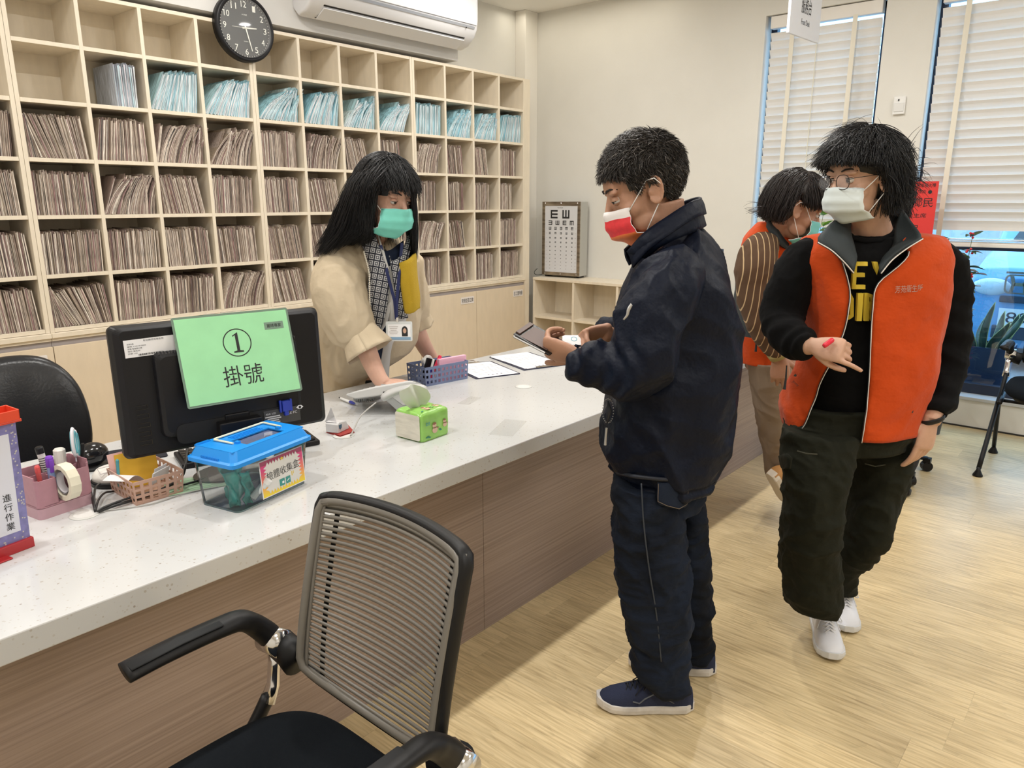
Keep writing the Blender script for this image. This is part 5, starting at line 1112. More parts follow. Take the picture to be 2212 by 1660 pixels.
def headM(x, y, dep, yawf, pitch, roll=0.0, s=1.0):
    """head frame: local x forward, y to the person's left, z up. yawf: 0 = towards camera, 90 = picture left, -90 = picture right"""
    a = math.radians(yawf); F = (-AA*math.cos(a) - RR*math.sin(a)).normalized(); p = math.radians(pitch)
    F = (F*math.cos(p) - UP*math.sin(p)).normalized(); Lf = UP.cross(F).normalized(); U = F.cross(Lf)
    M = Matrix((F, Lf, U)).transposed().to_4x4() @ Matrix.Rotation(math.radians(roll), 4, 'X') @ Matrix.Scale(s, 4); M.translation = P(x, y, dep); return M
def head_prims(mb, H, neck_to, nr=0.058, male=False):
    def e(c, r, rot=None): mb.ell((0, 0, 0), r, H @ Matrix.Translation(c) @ (rot or Matrix()), 20, 14)
    e((-0.014, 0, 0.030), (0.096, 0.076, 0.090)); e((0.022, 0, -0.020), (0.066, 0.064, 0.080)); e((0.030, 0, -0.068), (0.052, 0.048, 0.042))
    e((0.066, 0, -0.094), (0.022, 0.026, 0.018)); e((0.045, 0.038, -0.034), (0.030, 0.026, 0.028)); e((0.045, -0.038, -0.034), (0.030, 0.026, 0.028))
    e((0.030, 0.046, -0.070), (0.034, 0.014, 0.026)); e((0.030, -0.046, -0.070), (0.034, 0.014, 0.026))
    e((0.066, 0, 0.030), (0.022, 0.050, 0.030)); e((0.074, 0.028, 0.019), (0.012, 0.026, 0.008)); e((0.074, -0.028, 0.019), (0.012, 0.026, 0.008))
    mb.tube([H @ Vector(p) for p in ((0.080, 0, 0.010), (0.092, 0, -0.010), (0.104, 0, -0.032), (0.096, 0, -0.042))], [0.010, 0.010, 0.013, 0.011], 10)
    for s in (-1, 1): e((0.094, 0.010*s, -0.038), (0.010, 0.008, 0.008))
    e((0.082, 0, -0.064), (0.012, 0.024, 0.006)); e((0.080, 0, -0.074), (0.012, 0.021, 0.007))
    for s in (-1, 1):
        R = Matrix.Rotation(math.radians(-14), 4, 'Y') @ Matrix.Rotation(math.radians(-18*s), 4, 'Z')
        e((-0.010, 0.076*s, -0.010), (0.017, 0.006, 0.030), R)
        rim = [H @ (Matrix.Translation((-0.010, 0.081*s, -0.010)) @ R @ Vector((0.017*math.cos(a), 0.003*s, 0.031*math.sin(a)))) for a in [math.radians(t) for t in range(40, 330, 18)]]
        mb.tube(rim, 0.0042, 8); e((-0.004, 0.080*s, -0.034), (0.008, 0.005, 0.010)); e((0.003, 0.076*s, -0.012), (0.006, 0.006, 0.008))
    b = H @ Vector((-0.028, 0, -0.050)); nt = Vector(neck_to); m_ = (b + nt)/2 + (H.to_3x3() @ Vector((0.006, 0, 0)))
    mb.tube([b, m_, nt], [nr, nr*.97, nr*1.12], 18); mb.tube([H @ Vector((0.0, 0, -0.060)), m_ + (H.to_3x3() @ Vector((0.018, 0, 0)))], [nr*.85, nr*.7], 14)
eyew = mat('eye_white', (0.62, 0.58, 0.55), 0.2); iris = mat('iris_dark', (0.02, 0.012, 0.008), 0.1); browm = mat('brow_hair', (0.02, 0.015, 0.012), 0.9)
def eyes(H, root, skin, close=0.45):
    for s in (-1, 1):
        c = Vector((0.0735, 0.031*s, 0.0)); ey = put('eye', MB().ell((0, 0, 0), (0.0110, 0.0110, 0.0110), H @ Matrix.Translation(c), 16, 12), eyew, root, world=True, smooth=True)
        put('iris', MB().ell((0, 0, 0), (0.0035, 0.0055, 0.0055), H @ Matrix.Translation(c + Vector((0.0092, 0, -0.001)))), iris, ey, smooth=True)
        lid = MB()
        for sg, cl in ((1, close), (-1, close*0.55)):
            g = []
            for i in range(7):
                el = math.radians(85 - (85 - 52*(1 - cl))*i/6); row = []
                for j in range(11):
                    az = math.radians(-105 + 21*j); r = 0.0124
                    row.append(H @ (c + Vector((r*math.cos(el)*math.cos(az), r*math.cos(el)*math.sin(az), sg*r*math.sin(el)))))
                g.append(row)
            lid.sheet(g, 0.0)
        put('eyelid', lid, skin, root, world=True, smooth=True)
        put('eyelash', MB().tube([H @ (c + Vector((0.0135*math.cos(math.radians(52*(1-close)))*math.cos(az), 0.0135*math.cos(az*0+math.radians(52*(1-close)))*math.sin(az), 0.0135*math.sin(math.radians(52*(1-close))))))  for az in [math.radians(-70 + 14*j) for j in range(11)]], 0.0010, 5), browm, root, world=True)
        put('eyebrow', MB().tube([H @ Vector(p) for p in ((0.089, 0.014*s, 0.024), (0.088, 0.026*s, 0.029), (0.080, 0.040*s, 0.030), (0.066, 0.050*s, 0.024))], [0.0022, 0.003, 0.0025, 0.001], 6), browm, root, world=True, smooth=True)
def mask(H, root, mats, bands=(0, 99), drop=0.0, wid=1.0, open_=0.0, label=None, strap_to=None, sag=0.0):
    """pleated face mask and its ear loops"""
    g = []; N, M_ = 17, 19
    for i in range(N):
        v = i/(N-1); z = -0.018 - 0.100*v - drop*v; xf = 0.108 + 0.010*math.sin(PI*min(1, v*1.3)) - 0.040*max(0, v - .62)/.38*1.0 + sag*v
        xf += 0.0016*math.sin(v*PI*7)
        row = []
        for j in range(M_):
            u = (j/(M_-1))*2 - 1; w = (0.060 + 0.008*math.sin(PI*v))*wid
            x = xf - 0.050*abs(u)**1.7 - (0.010*(1-abs(u))*0) - 0.012*max(0, v-.7)*abs(u); y = u*w
            zz = z + (-0.008*abs(u)**2*(1 - v)) + 0.024*abs(u)**2*max(0, v - .55)
            row.append(H @ Vector((x, y, zz + 0.0008*math.sin(u*9 + i))))
        g.append(row)
    mb = MB(); mb.sheet(g, 0.0016)
    if len(mats) > 1:
        for fi, f in enumerate(mb.f):
            i = (min(f) % (N*M_)) // M_; mb.mi[fi] = 0 if i < bands[0] else (1 if i < bands[1] else 2)
    mk = put('face_mask', mb, mats, root, world=True, smooth=True, label=label)
    wh = mat('mask_strap', (0.80, 0.80, 0.80), 0.7); edge = MB()
    edge.tube([g[i][0] for i in range(N)], 0.0012, 6); edge.tube([g[i][-1] for i in range(N)], 0.0012, 6); edge.tube(g[0], 0.0012, 6)
    k_ = put('mask_edge', edge, wh, mk)
    for s, j in ((1, -1), (-1, 0)):
        ear = [H @ Vector(p) for p in ((0.004, 0.083*s, 0.018), (-0.014, 0.090*s, 0.016), (-0.027, 0.088*s, -0.006), (-0.014, 0.082*s, -0.034))]
        st = put('ear_loop', MB().tube([g[1][j], g[1][j].lerp(ear[0], .5) + (H.to_3x3() @ Vector((0, .002*s, 0))), *ear, g[12][j].lerp(ear[3], .5), g[12][j]], 0.0014, 6), wh, mk, smooth=True)
    return g
def sstrands(name, H, m, root, n, length, flow, hairline, shell=(0.100, 0.081, 0.095), c0=(-0.014, 0, 0.030), lift=0.012, grav=6.0, seg=9, rad=0.0011, jit=0.35, seed=1, keep=None, wind=None, label=None, clump=0.0, extra=None, trim=None, nout=.15):
    """hair grown from the scalp: each strand slides over the skull, then hangs; all in the head's frame"""
    rg = np.random.RandomState(seed); pts = []
    c = np.array(c0); r = np.array(shell)
    d = rg.normal(size=(n*6, 3)); d /= np.linalg.norm(d, axis=1)[:, None]; p = c + d*r
    ok = np.array([hairline(*q) for q in p]); p = p[ok][:n]; n = len(p); nrm = (p - c)/r**2; nrm /= np.linalg.norm(nrm, axis=1)[:, None]
    fl = np.array([flow(*q) for q in p]); fl += rg.normal(size=fl.shape)*jit; fl -= nrm*np.sum(fl*nrm, 1)[:, None]; fl /= np.maximum(1e-6, np.linalg.norm(fl, axis=1))[:, None]
    dr = fl*0.9 + nrm*nout; dr /= np.linalg.norm(dr, axis=1)[:, None]
    L = np.array([length(*q) for q in p])*rg.uniform(0.72, 1.12, n); off = 1 + rg.uniform(0.0, 1.0, n)*lift/0.09
    Hi = np.array(H.to_3x3().inverted()); g = Hi @ np.array([0, 0, -1.0]); g /= np.linalg.norm(g); path = [p.copy()]; q = p.copy()
    if clump: cl = rg.normal(size=(max(4, n//14), 3))*clump; ci = rg.randint(0, len(cl), n); dr += cl[ci]
    for k in range(seg):
        st = L/seg; dr = dr + g*(grav*st)[:, None] + rg.normal(size=dr.shape)*0.05
        if wind is not None: dr += np.array(wind)*st[:, None]
        dr /= np.linalg.norm(dr, axis=1)[:, None]; q = q + dr*st[:, None]
        e = (q - c)/(r*off[:, None]); ln = np.linalg.norm(e, axis=1); ins_ = ln < 1
        q[ins_] = c + (e/np.maximum(ln, 1e-6)[:, None]*(r*off[:, None]))[ins_]
        nn2 = (q - c)/r**2; nn2 /= np.linalg.norm(nn2, axis=1)[:, None]; dt = np.sum(dr*nn2, 1); bad = ins_ & (dt < 0); dr[bad] -= (nn2*dt[:, None])[bad]; dr /= np.maximum(1e-6, np.linalg.norm(dr, axis=1))[:, None]
        path.append(q.copy())
    A = np.stack(path, 1)                      # n, seg+1, 3
    if trim is not None:
        for i in range(n):
            j_ = rg.uniform(-.006, .006)
            for k in range(seg+1):
                if not trim(A[i, k, 0], A[i, k, 1], A[i, k, 2] + j_): A[i, k:] = A[i, max(0, k-1)]; break
    Hm = np.array(H); W = A.reshape(-1, 3) @ Hm[:3, :3].T + Hm[:3, 3]; W = W.reshape(n, seg+1, 3)
    if extra is not None: W = np.concatenate([W, extra], 0); n = len(W)
    return put_strands(name, W, rad, m, root, rg, label)
def put_strands(name, W, rad, m, root, rg=None, label=None):
    n, s1, _ = W.shape; T = np.gradient(W, axis=1); T /= np.maximum(1e-9, np.linalg.norm(T, axis=2))[..., None]
    up = np.array((0.31, 0.53, 0.79)); B = np.cross(T, up); B /= np.maximum(1e-9, np.linalg.norm(B, axis=2))[..., None]; N_ = np.cross(T, B)
    rr = rad*np.linspace(1, 0.0, s1)**0.5 + 0.00012; V = []
    for k in range(3): a = 2*PI*k/3; V.append(W + (B*math.cos(a) + N_*math.sin(a))*rr[None, :, None])
    V = np.stack(V, 2).reshape(-1, 3)          # n, s1, 3 verts
    i0 = (np.arange(n)[:, None]*s1 + np.arange(s1-1)[None, :])*3; F = []
    for k in range(3): k2 = (k+1) % 3; F.append(np.stack([i0+k, i0+k2, i0+3+k2, i0+3+k], -1))
    F = np.stack(F, 2).reshape(-1, 4)
    me = bpy.data.meshes.new(name); me.vertices.add(len(V)); me.vertices.foreach_set('co', V.ravel()); me.loops.add(F.size); me.loops.foreach_set('vertex_index', F.ravel())
    me.polygons.add(len(F)); me.polygons.foreach_set('loop_start', np.arange(0, F.size, 4)); me.update(calc_edges=True); me.materials.append(m)
    me.polygons.foreach_set('use_smooth', [True]*len(F))
    return put(name, me, None, root, world=True, label=label)
def guide_strands(guides, n, spread0, spread1, seed=0, k=5):
    """strands between neighbouring guide curves; guides: lists of (x, y, depth)"""
    rg = np.random.RandomState(seed); G = [np.array(smoothpath([tuple(P(*q)) for q in g], k)) for g in guides]; out = []; m_ = min(len(g) for g in G)
    G = [g[np.linspace(0, len(g)-1, m_).astype(int)] for g in G]
    for _ in range(n):
        i = rg.randint(0, max(1, len(G)-1)); t = rg.uniform(); w = G[i]*(1-t) + G[min(i+1, len(G)-1)]*t
        o0, o1 = rg.normal(size=3)*spread0, rg.normal(size=3)*spread1; f = np.linspace(0, 1, m_)[:, None]; cut = rg.uniform(.86, 1.0)
        w = w + o0*(1-f) + o1*f + 0.002*np.sin(f*7 + rg.uniform(0, 6))*rg.normal(size=3)
        idx = np.linspace(0, (m_-1)*cut, 10); lo = np.floor(idx).astype(int); hi = np.minimum(lo+1, m_-1); fr = (idx-lo)[:, None]; out.append(w[lo]*(1-fr) + w[hi]*fr)
    return np.array(out)
def hair_cap(mb, H, hairline, shell=(0.099, 0.080, 0.094), c0=(-0.014, 0, 0.030)):
    n, m_ = 40, 28; V = []; F = []
    for i in range(m_+1):
        th = PI*i/m_
        for j in range(n):
            ph = 2*PI*j/n; V.append(Vector((c0[0] + shell[0]*math.sin(th)*math.cos(ph), c0[1] + shell[1]*math.sin(th)*math.sin(ph), c0[2] + shell[2]*math.cos(th))))
    for i in range(m_):
        for j in range(n):
            f = (i*n+j, (i+1)*n+j, (i+1)*n+(j+1) % n, i*n+(j+1) % n); c = sum((V[q] for q in f), Vector())/4
            if hairline(*c): F.append(f)
    return mb.add([H @ v for v in V], F)

def hand(mb, W, x, z, thumb=1, curl=(25, 35, 25), tcurl=20, s=1.0, spread=1.0, curls=None, tdir=(0.62, 0.72, -0.30)):
    """W wrist point; x along the fingers, z out of the back of the hand; thumb = +1/-1 side"""
    M = frame(W, x, Vector(z).cross(Vector(x))) @ Matrix.Scale(s, 4)      # local y = z cross x
    def V_(p): return M @ Vector((p[0], p[1]*thumb, p[2]))
    sec = [(-0.02, .027, .019), (0.0, .028, .019), (0.03, .037, .018), (0.06, .042, .0165), (0.085, .042, .0135), (0.096, .036, .010)]
    mb.loft([[V_((a, w*math.cos(t), h*math.sin(t))) for t in [2*PI*k/16 for k in range(16)]] for a, w, h in sec])
    for i, (y, L1, L2, L3, r) in enumerate(((0.031, .042, .026, .021, .0090), (0.0105, .046, .030, .023, .0092), (-0.0105, .043, .028, .022, .0088), (-0.030, .034, .021, .019, .0078))):
        cv = curls[i] if curls else curl; an = 0; p = Vector((0.080, y*.98, -0.001)); sp = math.radians((1.5 - i)*4*spread); pts = [p.copy()]
        for L_k, c in zip((L1, L2, L3), cv):
            an += math.radians(c); p = p + Vector((math.cos(an)*math.cos(sp), math.sin(sp)*math.cos(an), -math.sin(an)))*L_k; pts.append(p.copy())
        q = smoothpath([tuple(v) for v in pts], 3); mb.tube([V_(v) for v in q], [r*s*(1.05 - 0.25*k/(len(q)-1)) for k in range(len(q))], 10)
        mb.ell((0, 0, 0), (r*.8*s,)*3, Matrix.Translation(V_(pts[-1]))); mb.ell((0, 0, 0), (r*1.05*s,)*3, Matrix.Translation(V_(pts[0])))
    td = Vector(tdir).normalized(); p = Vector((0.018, 0.022, -0.008)); a = p + td*0.042; tc_ = math.radians(tcurl); d2 = (td + Vector((math.sin(tc_)*1.2, -math.sin(tc_)*.5, -math.sin(tc_)*.4))).normalized(); b = a + d2*0.030; c = b + (d2 + Vector((.3*math.sin(tc_), -.3*math.sin(tc_), 0))).normalized()*0.024
    mb.tube([V_(v) for v in (p, a, b, c)], [0.015*s, 0.0115*s, 0.0105*s, 0.0085*s], 10); mb.ell((0, 0, 0), (0.0085*s,)*3, Matrix.Translation(V_(c)))
    return M
def shoe(root, toe, heel, z0, L, um, sm_, lace, name='shoe', pitch=0.0, h=1.0, label=None, sole_h=0.030, wd=1.0, roll=0.0):
    T, Hh = Vector(toe), Vector(heel); x = (T - Hh).normalized(); M = Matrix.Translation(Vector((Hh.x, Hh.y, z0))) @ frame((0, 0, 0), x, UP.cross(x)) @ Matrix.Rotation(-pitch, 4, 'Y') @ Matrix.Rotation(roll, 4, 'X')
    S = [(0.00, .026, .060), (0.02, .034, .078), (0.06, .036, .090), (0.10, .036, .096), (0.135, .039, .088), (0.17, .044, .072), (0.21, .046, .058), (0.245, .042, .048), (0.27, .030, .038), (0.282, .012, .026)]
    k = L/0.282; up = []
    for a, w, hh in S:
        w *= wd; top = sole_h + (hh*h - 0.02)
        up.append([M @ Vector((a*k, w*math.copysign(abs(math.cos(t))**.8, math.cos(t)), (sole_h*.6 + (top - sole_h*.6)*max(0, math.sin(t))**.75) if math.sin(t) >= 0 else sole_h*.5)) for t in [2*PI*j/28 for j in range(28)]])
    o = put(name, MB().loft(up), um, root, world=True, smooth=True, label=label)
    so = []
    for a, w, hh in [(-0.006, .018, 0)] + S[1:-1] + [(0.288, .014, 0)]:
        w = w*wd*1.08; lift = 0.010*max(0, (a - .22)/.06)**2 + 0.005*max(0, (0.03 - a)/.03)
        so.append([M @ Vector((a*k, w*yy, zz*sole_h + lift + (0 if zz > .5 else 0))) for yy, zz in ((-1, .15), (-1.04, .6), (-1, 1), (1, 1), (1.04, .6), (1, .15), (.9, 0), (-.9, 0))])
    s1 = put('sole', MB().loft(so), sm_, o, smooth=False, bevel=0.002)
    lb = MB()
    for i in range(6):
        a = 0.118 + 0.014*i; hh = sole_h + (0.094 - 0.020*1 - (a - 0.105)*0.40)*h + .009
        for sg in (-1, 1): lb.tube([M @ Vector((a*k, -0.022*sg, hh - .012)), M @ Vector(((a + .007)*k, 0, hh + .001)), M @ Vector(((a + .014)*k, 0.022*sg, hh - .016))], 0.0022, 6)
    for sg in (-1, 1):
        lb.tube(smoothpath([tuple(M @ Vector(p)) for p in ((0.115*k, 0, sole_h + .078*h), (0.125*k, .024*sg, sole_h + .085*h), (0.150*k, .046*sg, sole_h + .060*h), (0.145*k, .030*sg, sole_h + .062*h), (0.118*k, 0.004*sg, sole_h + .078*h))], 4), 0.0018, 6)
        lb.tube(smoothpath([tuple(M @ Vector(p)) for p in ((0.115*k, 0, sole_h + .078*h), (0.14*k, .018*sg, sole_h + .075*h), (0.175*k, .038*sg, sole_h + .035*h))], 4), 0.0018, 6)
    l1 = put('laces', lb, lace, o, smooth=True)
    return o, M
def hairmat(name, col, rough=0.42):
    m = mat(name, col, rough, spec=0.35); n, L, b = nodes(m); ge = n.new('ShaderNodeNewGeometry'); mr = n.new('ShaderNodeMapRange'); mr.inputs[3].default_value = 0.55; mr.inputs[4].default_value = 1.7
    L.new(ge.outputs['Random Per Island'], mr.inputs[0]); mx = n.new('ShaderNodeMix'); mx.data_type = 'RGBA'; mx.blend_type = 'MULTIPLY'; mx.inputs[0].default_value = 1; mx.inputs[6].default_value = (*col, 1); L.new(mr.outputs[0], mx.inputs[7]); L.new(mx.outputs[2], b.inputs['Base Color']); return m
def person(lab, x, y): return thing('person', lab, 'person', (x, y, 0))
def child(o, par, root): o.parent = par; o.matrix_parent_inverse = Matrix(); return o
# ================================================================ MAN IN THE NAVY JACKET
man = person('man in navy jacket and jeans holding an open wallet at the counter', 1.885, 0.985)
skT = mat('skin_tan', (0.42, 0.225, 0.145), 0.5, sss=0.15, nz=(30, 0.06), bump=(250, .12))
navy = mat('navy_nylon', (0.0032, 0.0060, 0.0165), 0.50, bump=(11, 0.8), bd=.02, spec=0.17); navy2 = mat('navy_lining', (0.008, 0.011, 0.022), 0.6)
denim = mat('dark_denim', (0.0075, 0.0125, 0.026), 0.85, nz=(5, 0.75, (1, 1, .6)), bump=(12, .6, (1, 1, 2)), bd=.015, spec=.2)
H = headM(1387, 406, 2.085, 87, 24, 0, 1.12)
neck = P(1452, 545, 2.09)
B = MB(); head_prims(B, H, neck, 0.064)
# body under the clothes: torso, pelvis, legs, arms
rows(B, interp_rows([(530, 1425, 1520, 2.08, .06), (600, 1395, 1550, 2.08, .13), (760, 1350, 1560, 2.08, .14), (900, 1350, 1540, 2.08, .13), (1040, 1360, 1520, 2.08, .13)], 3))
limb(B, [(1410, 1020, 2.0, .075), (1410, 1200, 1.99, .058), (1430, 1340, 1.99, .05), (1450, 1480, 1.99, .036)]); limb(B, [(1470, 1020, 2.14, .055), (1480, 1200, 2.15, .05), (1490, 1300, 2.15, .045), (1500, 1400, 2.15, .034)])
limb(B, [(1455, 600, 1.93, .055), (1400, 790, 1.86, .046), (1330, 800, 1.87, .038), (1245, 772, 1.91, .029)]); limb(B, [(1420, 620, 2.24, .05), (1370, 780, 2.24, .044), (1330, 735, 2.14, .033), (1298, 722, 2.10, .028)])
# near (left) hand grips the wallet, far (right) hand holds a card
xh = (P(1196, 757, 1.95) - P(1243, 770, 1.92)).normalized()
hand(B, P(1243, 768, 1.915), xh, (-AA*0.82 - UP*0.5).normalized(), thumb=1 if True else -1, curls=((48, 60, 35), (52, 62, 35), (56, 62, 35), (60, 60, 35)), tcurl=12, s=.97, tdir=(0.80, 0.66, 0.02))
xf = (P(1262, 728, 2.06) - P(1300, 716, 2.10)).normalized()
hand(B, P(1302, 716, 2.10), xf, (UP*0.62 + AA*0.75).normalized(), thumb=-1, curls=((38, 42, 22), (44, 46, 25), (50, 46, 25), (54, 46, 25)), tcurl=10, s=.98, tdir=(0.82, 0.50, -0.36))
put('body', remesh(B, 'body', skT, 0.004, 3), None, man, world=True)
eyes(H, man, skT, 1.0)
mk_w = mat('mask_white', (0.78, 0.74, 0.73), 0.7); mk_r = mat('mask_red', (0.72, 0.035, 0.045), 0.6, nz=(60, .12)); mk_o = mat('mask_orange', (0.80, 0.20, 0.05), 0.6, nz=(60, .1))
mask(H, man, [mk_w, mk_r, mk_o], (3, 9), drop=0.006, wid=1.02, label='red and orange face mask with white top band')
# hair: short, greying
def hl(x, y, z):
    zm = np.interp(x, [-.12, -.085, -.05, -.018, .004, .020, .034, .045, .075, .10], [-.070, -.066, -.058, -.020, .024, -.004, .000, .034, .056, .060])
    return z > zm
blackh = hairmat('hair_greying', (0.022, 0.018, 0.015)); greyh = mat('hair_grey', (0.20, 0.18, 0.165), 0.45)
cap = MB(); hair_cap(cap, H, hl, (0.1015, 0.0825, 0.0965)); ho = put('hair', cap, blackh, man, world=True, smooth=True)
fl = lambda x, y, z: np.array((0.55 if z > .06 and x > -.06 else -.35, y*6, -0.9 if z < .07 else .1)) if x > -.07 else np.array((-.3, y*4, -1.0))
ln = lambda x, y, z: 0.026 if z > .05 else (0.015 if z > 0.0 else .008)
tm = lambda x, y, z: hl(x, y, z + .010)
child(sstrands('hair_strands', H, blackh, man, 9000, ln, fl, hl, (0.1015, 0.0825, 0.0965), lift=.007, grav=4, seg=4, rad=.0009, jit=.35, seed=2, trim=tm, nout=.3), ho, man)
child(sstrands('grey_hair', H, greyh, man, 420, ln, fl, hl, (0.102, 0.083, 0.097), lift=.009, grav=4, seg=4, rad=.0006, jit=.35, seed=5, trim=tm, nout=.3), ho, man)
# jacket
J = MB()
rows(J, interp_rows([(500, 1418, 1515, 2.09, .075, 2.1), (540, 1385, 1548, 2.09, .125), (590, 1362, 1568, 2.09, .185), (660, 1345, 1585, 2.08, .205), (740, 1335, 1592, 2.08, .20), (820, 1320, 1592, 2.08, .20), (900, 1302, 1578, 2.08, .20), (960, 1302, 1560, 2.08, .20), (1005, 1318, 1540, 2.08, .195), (1028, 1335, 1532, 2.08, .19)], 4), 40, 2.2)
limb(J, [(1452, 560, 1.98, .062), (1440, 625, 1.90, .085), (1408, 700, 1.86, .090), (1385, 770, 1.85, .088), (1350, 800, 1.86, .074), (1295, 790, 1.88, .060), (1250, 775, 1.905, .050), (1236, 771, 1.912, .045)], 22, 6)
limb(J, [(1425, 590, 2.22, .07), (1385, 700, 2.25, .078), (1358, 770, 2.24, .070), (1330, 745, 2.17, .056), (1308, 722, 2.12, .046)], 18, 5)
def folds(me):
    co = getco(me)
    wx = np.empty(len(co))
    e0, e1 = np.array(P(1400, 640, 1.86)), np.array(P(1375, 790, 1.84))
    no = getno(me); el = np.array(P(1372, 800, 1.80)); wr = np.array(P(1250, 775, 1.88))
    ax = (wr - el)/np.linalg.norm(wr - el); t = (co - el) @ ax; d = np.linalg.norm((co - el) - t[:, None]*ax, axis=1)
    k = np.exp(-(d/.10)**2)*np.clip((t + .06)/.06, 0, 1)*np.clip((.30 - t)/.06, 0, 1)
    co = co + no*(0.0055*k*np.sin(t*105 + 3.5*np.sin(co[:, 2]*30)))[:, None]
    hem = (co[:, 2] < 0.752) & (co[:, 2] > .738); co[hem] -= no[hem]*0.006
    setco(me, co)
garment('jacket', J, navy, man, 0.0065, 3, 0.024, 5.2, (1, 1, .7), 3, .42, folds)
# collar
cp = [(1395, 556, 1.985), (1422, 535, 1.965), (1460, 516, 1.975), (1500, 500, 2.01), (1520, 490, 2.09), (1512, 484, 2.16), (1470, 496, 2.20), (1425, 515, 2.20), (1388, 548, 2.17), (1362, 572, 2.11)]
up = [(1356, 545, 2.0), (1392, 505, 1.975), (1440, 470, 1.985), (1488, 438, 2.02), (1510, 430, 2.09), (1500, 428, 2.15), (1458, 446, 2.19), (1415, 478, 2.19), (1378, 512, 2.16), (1352, 540, 2.10)]
mid = [((a[0]*.45 + b[0]*.55) - 2, a[1]*.5 + b[1]*.5, a[2] + (b[2]-a[2])*.5 + (-.010 if a[2] < 2.09 else .01)) for a, b in zip(cp, up)]
sheetpx('collar', [[a, m_, b] for a, m_, b in zip(cp, mid, up)], navy, man, 0.007, 4)
fold = [(u[0] + 12, u[1] + 34, u[2] - .022 if u[2] < 2.1 else u[2] + .02) for u in up]
sheetpx('collar_fold', [[(u[0] + 1, u[1] + 1, u[2]), (u[0] + 7, u[1] + 12, u[2] - .010), f] for u, f in zip(up[:5], fold[:5])], navy, man, -0.006, 4)
put('hem_band', MB().tube([P(x, y, d) for x, y, d in ((1334, 1022, 2.0), (1372, 1030, 1.905), (1430, 1036, 1.885), (1490, 1036, 1.905), (1530, 1028, 1.98))], 0.006, 8), navy2, man, world=True, smooth=True)
zp = mat('zip_teeth', (0.45, 0.45, 0.45), 0.35, metal=.6); zt_ = MB()
for k in range(26):
    a = 2*PI*k/26; zt_.ell((0, 0, 0), (.0014,)*3, Matrix.Translation(P(1313 + 12*math.cos(a), 888 + 26*math.sin(a) , 1.918)), 6, 4)
put('pocket_zip', zt_, zp, man, world=True); put('zip_puller', MB().tube([P(1310, 925, 1.912), P(1308, 945, 1.912), P(1307, 962, 1.912)], [.003, .003, .0035], 8), zp, man, world=True)
put('pocket_opening', MB().tube([P(1313, 866, 1.921), P(1316, 888, 1.919), P(1311, 915, 1.917)], [.002, .008, .002], 8), navy2, man, world=True, smooth=True)
sheetpx('sleeve_logo', [[(1362, 655, 1.772), (1366, 660, 1.772)], [(1354, 668, 1.770), (1360, 672, 1.770)], [(1352, 680, 1.770), (1357, 682, 1.770)], [(1345, 690, 1.772), (1348, 692, 1.772)]], zp, man, .0008)
for a, b in (((1428, 565, 1.94), (1495, 1030, 1.885)),):
    pass
# jeans
T = MB()
rows(T, interp_rows([(985, 1340, 1525, 2.08, .155), (1030, 1330, 1520, 2.08, .155), (1075, 1326, 1512, 2.075, .15)], 3), 34, 2.3)
rows(T, interp_rows([(1040, 1328, 1445, 1.995, .10), (1100, 1324, 1468, 1.99, .105), (1180, 1326, 1480, 1.99, .10), (1250, 1333, 1490, 1.99, .098), (1330, 1350, 1494, 1.99, .092), (1400, 1364, 1487, 1.99, .085), (1440, 1368, 1486, 1.99, .085), (1462, 1385, 1490, 1.985, .078), (1482, 1398, 1488, 1.985, .07)], 4), 26, 2.2)
rows(T, interp_rows([(1040, 1440, 1518, 2.16, .10), (1120, 1446, 1520, 2.16, .10), (1200, 1450, 1526, 2.16, .095), (1270, 1452, 1534, 2.16, .09), (1340, 1458, 1537, 2.16, .085), (1390, 1462, 1536, 2.16, .078), (1412, 1470, 1532, 2.16, .07)], 4), 26, 2.2)
garment('jeans', T, denim, man, 0.006, 2, 0.015, 6.5, (1, 1, 1.7), 9, .45)
stch = mat('denim_stitch', (0.16, 0.12, 0.08), 0.8)
sm2 = smoothpath([tuple(P(*q)) for q in ((1385, 1045, 1.893), (1390, 1130, 1.880), (1402, 1230, 1.882), (1418, 1330, 1.890), (1428, 1430, 1.898))], 8)
put('side_seam', MB().tube([Vector(p) for p in sm2], 0.0022, 6), mat('denim_seam', (0.035, 0.042, 0.055), 0.8), man, world=True, smooth=True)
pk_ = [(1422, 1042), (1484, 1044), (1490, 1062), (1484, 1090), (1468, 1098), (1426, 1086)]
sheetpx('back_pocket', [[(1420, 1042, 1.890), (1455, 1044, 1.888), (1488, 1046, 1.905)], [(1420, 1085, 1.884), (1455, 1092, 1.880), (1484, 1088, 1.902)], [(1440, 1092, 1.884), (1466, 1099, 1.884), (1478, 1096, 1.900)]], mat('denim_pocket', (0.012, 0.018, 0.034), 0.85, nz=(8, .3), bump=(420, .3), spec=.2), man, .0025)
put('pocket_stitch', MB().tube([P(x, y, 1.874 if x < 1475 else 1.892) for x, y in ((1422, 1046), (1421, 1084), (1440, 1093), (1467, 1100), (1484, 1090), (1487, 1050))], 0.0009, 5), stch, man, world=True)
